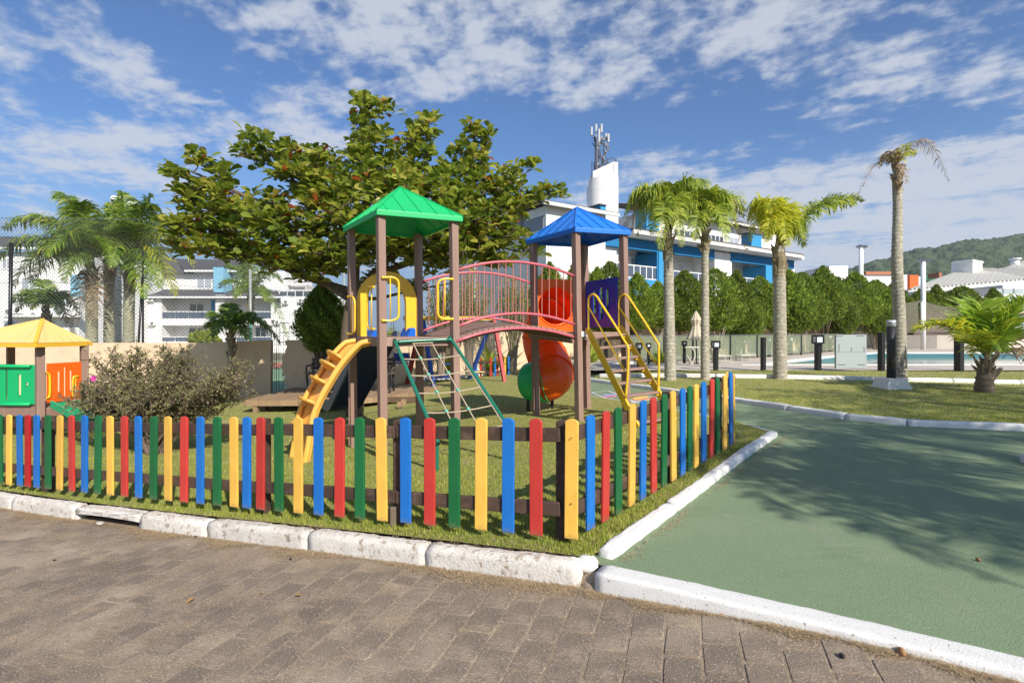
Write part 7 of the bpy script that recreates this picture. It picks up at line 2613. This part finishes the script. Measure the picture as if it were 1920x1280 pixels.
def swingseat(px, py, label, m, w, bucket):
    Y = apL.y + (apR.y - apL.y) * ((px - 792) / 133)
    c = at(px, py, Y)
    zb = apL.z - .05
    st_ = MB().box(c, (w, .22, .035)).build('swing_seat', m, sw, bevel=.01, label=label)
    for dx in (-w / 2, w / 2):
        MB().tube([c + Vector((dx, 0, .02)), Vector((c.x + dx * .9, c.y, zb))], .009, 5).build('chain', metal, st_)
    if bucket:
        MB().box(c + Vector((0, .12, .17)), (w, .025, .26)).build('backrest', m, st_, bevel=.01)
        for dx in (-w / 2, w / 2):
            MB().tube([c + Vector((dx, -.1, .16)), c + Vector((dx, .12, .16))], .012, 6).build('side_bar', m, st_)
        MB().tube([c + Vector((-w / 2, -.1, .16)), c + Vector((w / 2, -.1, .16))], .012, 6).build('front_bar', blackm, st_)
swingseat(752, 680, 'dark blue bucket seat', bs, .5, True)
swingseat(842, 682, 'dark blue flat seat', bs, .42, False)
swingseat(897, 697, 'pale yellow flat seat', mat('pale_yellow_board', (.62, .50, .22), .6), .42, False)
tr = E('trampoline', at(824, 708, 17.5), 'low dark blue mat with a pale rim behind the swing leg', 'play mat')
c = at(824, 706, 17.5)
MB().box(c, (.75, .8, .03), rz=.3).build('mat', bs, tr)
MB().box(c - Vector((0, 0, .04)), (.85, .9, .05), rz=.3).build('rim', whitep, tr)
# little picket enclosure at the back
en = E('picket_enclosure', at(925, 710, 18.2), 'small enclosure of coloured pickets behind the red swing leg', 'fence')
for i, (x, c_, d_) in enumerate([(893, 'b', 0), (901.5, 'r', .1), (914, 'g', .5), (920, 'r', 0), (924.5, 'y', .9), (928, 'b', 0), (933, 'r', .05), (938.5, 'g', .9), (947, 'y', .2), (954, 'b', .15), (958.5, 'b', .9), (961.5, 'g', .3)]):
    Y = 18.2 - .02 * abs(x - 930) * 0 + d_
    y0, y1 = (671, 708) if x < 940 else (668, 703)
    p = at(x, y0, Y)
    z1 = at(x, y1, Y).z
    MB().aabb(p.x - .036, p.x + .036, Y, Y + .025, z1, p.z).build('picket', PC[c_], en, bevel=.008, label=CN[c_] + ' picket')
for yy in (679, 697):
    MB().beam(at(890, yy, 18.26), at(943, yy, 18.26), .04, .09).build('rail', railw, en)
    MB().beam(at(944, yy - 3, 18.44), at(964, yy - 3, 18.6), .04, .09).build('rail', railw, en)
# playhouse with yellow roof
phs = E('playhouse', at(75, 800, 8.7), 'small play tower with a pale yellow roof, green front panel and orange side panel', 'playground')
yroof = mat('pale_yellow_roof', (.80, .56, .22), .5, (.76, .52, .19), 3)
yroof2 = mat('yellow_roof_edge', (.80, .45, .04), .45)
K = 1.0
Nn, Rn, Ln, Bn = at(66, 648, 8.45), at(172, 643, 9.5), at(-135, 652, 9.0), at(10, 640, 10.3)
zr = at(0, 648, 8.45).z
zr = 1.4 - 30 / F * 8.6
ap = at(80, 598, 9.3)
cs = [Vector((p.x, p.y, zr)) for p in (Nn, Rn, Bn, Ln)]
vs = [p + Vector((0, 0, .07)) for p in cs] + [ap] + cs
fs = [(0, 1, 4), (1, 2, 4), (2, 3, 4), (3, 0, 4)]
rf = MB().add(vs, fs).build('roof', yroof, phs)
lipm = MB()
for k in range(4):
    a, b = cs[k], cs[(k + 1) % 4]
    lipm = MB()
    lipm.beam(a + Vector((0, 0, .03)), b + Vector((0, 0, .03)), .03, .07)
    lipm.build('roof_edge', yroof2, rf)
    a, b = vs[k], vs[(k + 1) % 4]
    n_ = (b - a).cross(ap - a).normalized()
    if n_.z < 0: n_ = -n_
    for t in (.15, .3, .45, .6, .75, .9):
        p = a.lerp(b, t)
        e_ = p.lerp(ap, .96)
        MB().beam(p + n_ * .004, e_ + n_ * .004, .012, .014, up=n_).build('roof_seam', yroof, rf)
MB().beam(vs[0] + Vector((0, 0, .008)), ap + Vector((0, 0, .005)), .05, .02).build('roof_hip', yroof2, rf)
def hp(px, Y, y0=648):
    p = at(px, y0, Y)
    b = Vector((p.x, p.y, gz(p.x, p.y) - .1))
    MB().beam(b, Vector((p.x, p.y, zr + .03)), .11, .11, up=(.5, .8, 0)).build('post', plast, phs, bevel=.006)
    return p
q0 = hp(75, 8.7)
q1 = hp(158, 9.4)
q2 = hp(-70, 9.1)
q3 = hp(20, 9.9)
PG, DG = (q0.x, q0.y), (q2.x - q0.x, q2.y - q0.y)
slot_panel(PG, DG, 66, -52, at(0, 758, 8.7).z, at(0, 684, 8.7).z, [(.09, .14, .47, .55), (.20, .26, .22, .74), (.41, .46, .10, .88), (.61, .67, .22, .74), (.80, .85, .47, .55)], mat('green_panel_plastic', (.005, .42, .14), .4, coat=.2), phs, 'green_panel', thick=.02)
for y in (686, 757):
    a, b = onplane(60, y, PG, DG), onplane(-50, y, PG, DG)
    MB().tube([a + Vector((0, -.04, 0)), b + Vector((0, -.04, 0))], .028, 8).build('panel_roll', mat('green_panel_plastic', (.005, .42, .14)), phs, smooth=True)
PO, DO = (q0.x, q0.y), (q1.x - q0.x, q1.y - q0.y)
slot_panel(PO, DO, 88, 152, at(0, 752, 9.0).z, at(0, 680, 9.0).z, [(.28, .36, .25, .78), (.46, .53, .10, .88), (.63, .71, .25, .78)], orng, phs, 'orange_panel', thick=.02)
for x0, x1, y0, y1 in ((82, 99, 699, 745), (152, 142, 705, 742)):
    q = lambda x, y: onplane(x, y, PO, DO) + Vector((0, -.06, 0))
    w = x1 - x0
    MB().tube(smooth_path([q(x0, y0), q(x0 + w * .7, y0), q(x1, y0 + 6), q(x1, y1 - 6), q(x0 + w * .7, y1), q(x0, y1)], 4), .018, 8).build('handle', yel, phs, smooth=True)
    MB().tube([q(x0 + w * .5, y0), q(x0 + w * .5, y1)], .010, 6).build('handle_rod', yel, phs)
for (P, D, xa, xb) in ((PG, DG, 68, -60), (PO, DO, 84, 150)):
    a, b = onplane(xa, 772, P, D), onplane(xb, 772, P, D)
    MB().beam(a, b, .05, .14).build('platform_beam', plast, phs, bevel=.005)
a_, b_, c_ = onplane(68, 762, PG, DG), onplane(-60, 762, PG, DG), onplane(150, 762, PO, DO)
MB().slab([Vector((p.x, p.y, a_.z)) for p in (a_, c_, Vector((c_.x + b_.x - a_.x, c_.y + b_.y - a_.y, 0)), b_)], .04, nrm=(0, 0, 1)).build('platform', plast, phs)
# green and yellow plastic toys half hidden by the bush
gs = E('plastic_climber', at(150, 785, 8.3), 'ribbed green plastic slide half hidden behind the twiggy bush', 'slide')
gpm = mat('green_toy_plastic', (.01, .36, .15), .45)
p0, p1 = at(118, 757, 8.8), at(198, 800, 8.0)
for k in range(12):
    t = k / 11
    c = p0.lerp(p1, t)
    MB().beam(c + Vector((-.0, -.2, 0)), c + Vector((.05, .42, 0)), .055, .07).build('rib', gpm, gs, bevel=.012)
MB().beam(p0 + Vector((0, -.22, .03)), p1 + Vector((0, -.22, .03)), .04, .12).build('side', gpm, gs, bevel=.01)
MB().beam(p0 + Vector((.05, .44, .03)), p1 + Vector((.05, .44, .03)), .04, .12).build('side', gpm, gs, bevel=.01)
toy = E('toy_seesaw', at(245, 762, 9.5), 'yellow and blue plastic toy hidden in the bush', 'toy')
MB().beam(at(215, 765, 9.4), at(300, 740, 9.9), .12, .06).build('plank', yelp, toy, bevel=.01)
MB().box(at(252, 768, 9.5), (.2, .2, .3)).build('support', PC['b'], toy, bevel=.02)
MB().tube(smooth_path([at(296, 742, 9.8), at(300, 732, 9.8), at(310, 730, 9.8), at(314, 740, 9.8)], 4), .02, 6).build('handle', yel, toy, smooth=True)

# ---------------------------------------------------------------- hopscotch painted on the path
hs = [((1110, 737), (1150, 733), (1192, 744), (1160, 751), 'w'), ]
def pz(x, y): 
    return gp(x, y, -.035)
hop = E('hopscotch_marking', pz(1170, 742), kind='structure')
def stripe(pts, c, name, lift=.004):
    P = [pz(*p) + Vector((0, 0, lift)) for p in pts]
    MB().quad(*P).build(name, mat('line_' + c, {'w': (.75, .75, .74), 'p': (.62, .20, .26), 'b': (.20, .38, .62), 'y': (.75, .50, .12), 'o': (.70, .32, .16)}[c], .85, dirt=(.2, .25, .2), dirtscale=8, dirtlo=.58, dirthi=.7), hop)
def outline(a, b, c, d):
    for p, q in ((a, b), (b, c), (c, d), (d, a)):
        A, B = pz(*p), pz(*q)
        v_ = (B - A).normalized()
        s = Vector((-v_.y, v_.x, 0)) * .022
        z = Vector((0, 0, .008))
        MB().quad(A - s + z, B - s + z, B + s + z, A + s + z).build('white_line', mat('line_w', (.75, .75, .74)), hop)
stripe([(1127, 739.5), (1150, 738.5), (1160, 740.5), (1136, 742)], 'b', 'hopscotch_square')
stripe([(1128, 742), (1152, 740.5), (1162, 743), (1138, 745)], 'p', 'hopscotch_square')
outline((1109, 736.5), (1140, 733), (1163, 742), (1140, 748))
outline((1140, 748), (1163, 742), (1180, 746), (1160, 752))
stripe([(1181, 746.5), (1207, 742), (1220, 744.5), (1192, 749)], 'y', 'hopscotch_square')
stripe([(1184, 749), (1214, 745.5), (1224, 747.5), (1192, 752.5)], 'o', 'hopscotch_square')
stripe([(1180, 752.3), (1196, 750.8), (1205, 752.8), (1184, 754.6)], 'b', 'hopscotch_square')
outline((1176, 746), (1206, 741), (1232, 747), (1190, 755))

# ---------------------------------------------------------------- litter on the driveway and path
podm = mat('seed_pod', (.02, .018, .018), .5)
nutm = mat('almond_nut', (.36, .20, .08), .6, (.22, .10, .04), 60)
def litter(px, py, size, m, name, label, cat, off=-.128, flat=.45, seed=0):
    if off < -.1:
        q_ = gp(px, py, off)
        off = doff(q_.x) + .006
    p = gp(px, py, off)
    r = random.Random(seed)
    M = Matrix.Rotation(r.uniform(0, 6.28), 3, 'Z')
    MB().ell(p + Vector((0, 0, size * flat * .5)), (size, size * .6, size * flat), 12, 8, M=M).build(name, m, None, loc=p, smooth=True, label=label, cat=cat)
for i, (x, y, s, l) in enumerate([(545, 1048, .016, 'black seed pod on the pavers near the kerb below the red picket'), (600, 1028, .016, 'black hollow seed pod right beside the old kerb'), (367, 1006, .016, 'black pod on the pavers in front of the drain lintel'), (102, 1050, .011, 'small dark pod at the left side of the driveway'), (1579, 1230, .018, 'black split pod on the paving below the fresh white kerb')]):
    litter(x, y, s, podm, 'seed_pod', l, 'seed pod', seed=i)
litter(1690, 1226, .024, nutm, 'fallen_nut', 'brown fallen nut leaning on the fresh white kerb', 'nut', off=-.125, flat=.8, seed=4)
litter(1834, 1050, .014, nutm, 'fallen_nut', 'small tan fallen nut lying on the green path', 'nut', off=-.03, flat=.8, seed=6)
lf = mat('fallen_leaf', (.42, .24, .08), .8, (.30, .15, .05), 40)
for i, (x, y, L, l) in enumerate([(551, 1117, .045, 'fallen ochre leaf in the middle of the driveway'), (350, 1130, .05, 'curled brown leaf on the left half of the driveway'), (493, 1113, .025, 'small reddish leaf beside the ochre one'), (982, 1073, .05, 'pale leaf curled near the corner of the old kerb'), (1206, 1015, .03, 'tiny leaf on the green path by the side kerb'), (1350, 1152, .02, 'dry leaf crumb at the foot of the fresh white kerb')]):
    p = gp(x, y, doff(gp(x, y, -.1).x) + .012 if y > 1030 and x < 1200 or x == 1350 else -.028)
    a = i * 1.3
    V, Fc, r_ = leafset(np.array([p]), np.array([[math.cos(a), math.sin(a), .15]]), np.array([[.1, .1, 1.]]), np.array([L]), np.array([L * .55]), fold=.25)
    me = npmesh('fallen_leaf', V - np.array(p), Fc, lf, rnd=r_)
    o = bpy.data.objects.new('fallen_leaf', me)
    o.location = p
    finish(o, 'fallen_leaf', None, None, l, 'leaf', None, None)
stm = mat('pale_stone', (.60, .56, .50), .9, (.45, .42, .38), 30)
for i, (x, y, s, l) in enumerate([(188, 981, .05, 'flat pale stone before the drain opening'), (848, 1058, .022, 'grey pebble near the kerb under the green picket'), (838, 1068, .012, 'white pebble left of the grey one'), (354, 1021, .008, 'tiny white pebble below the black pod')]):
    litter(x, y, s, stm, 'stone', l, 'stone', flat=.2 if s > .04 else .6, seed=20 + i)

# ---------------------------------------------------------------- air
hzm = bpy.data.materials.new('haze')
hzm.use_nodes = True
hn = hzm.node_tree
for n_ in list(hn.nodes):
    if n_.type != 'OUTPUT_MATERIAL':
        hn.nodes.remove(n_)
pv_ = hn.nodes.new('ShaderNodeVolumePrincipled')
pv_.inputs['Color'].default_value = (.80, .87, 1.0, 1)
pv_.inputs['Density'].default_value = .0002
pv_.inputs['Anisotropy'].default_value = .2
hn.links.new(pv_.outputs[0], hn.nodes['Material Output'].inputs['Volume'])
hzb = MB().aabb(-2400, 2400, -2300, 2500, -6, 150).build('haze', hzm, None, kind='stuff', label='thin bluish haze in the air over the whole place', cat='haze')
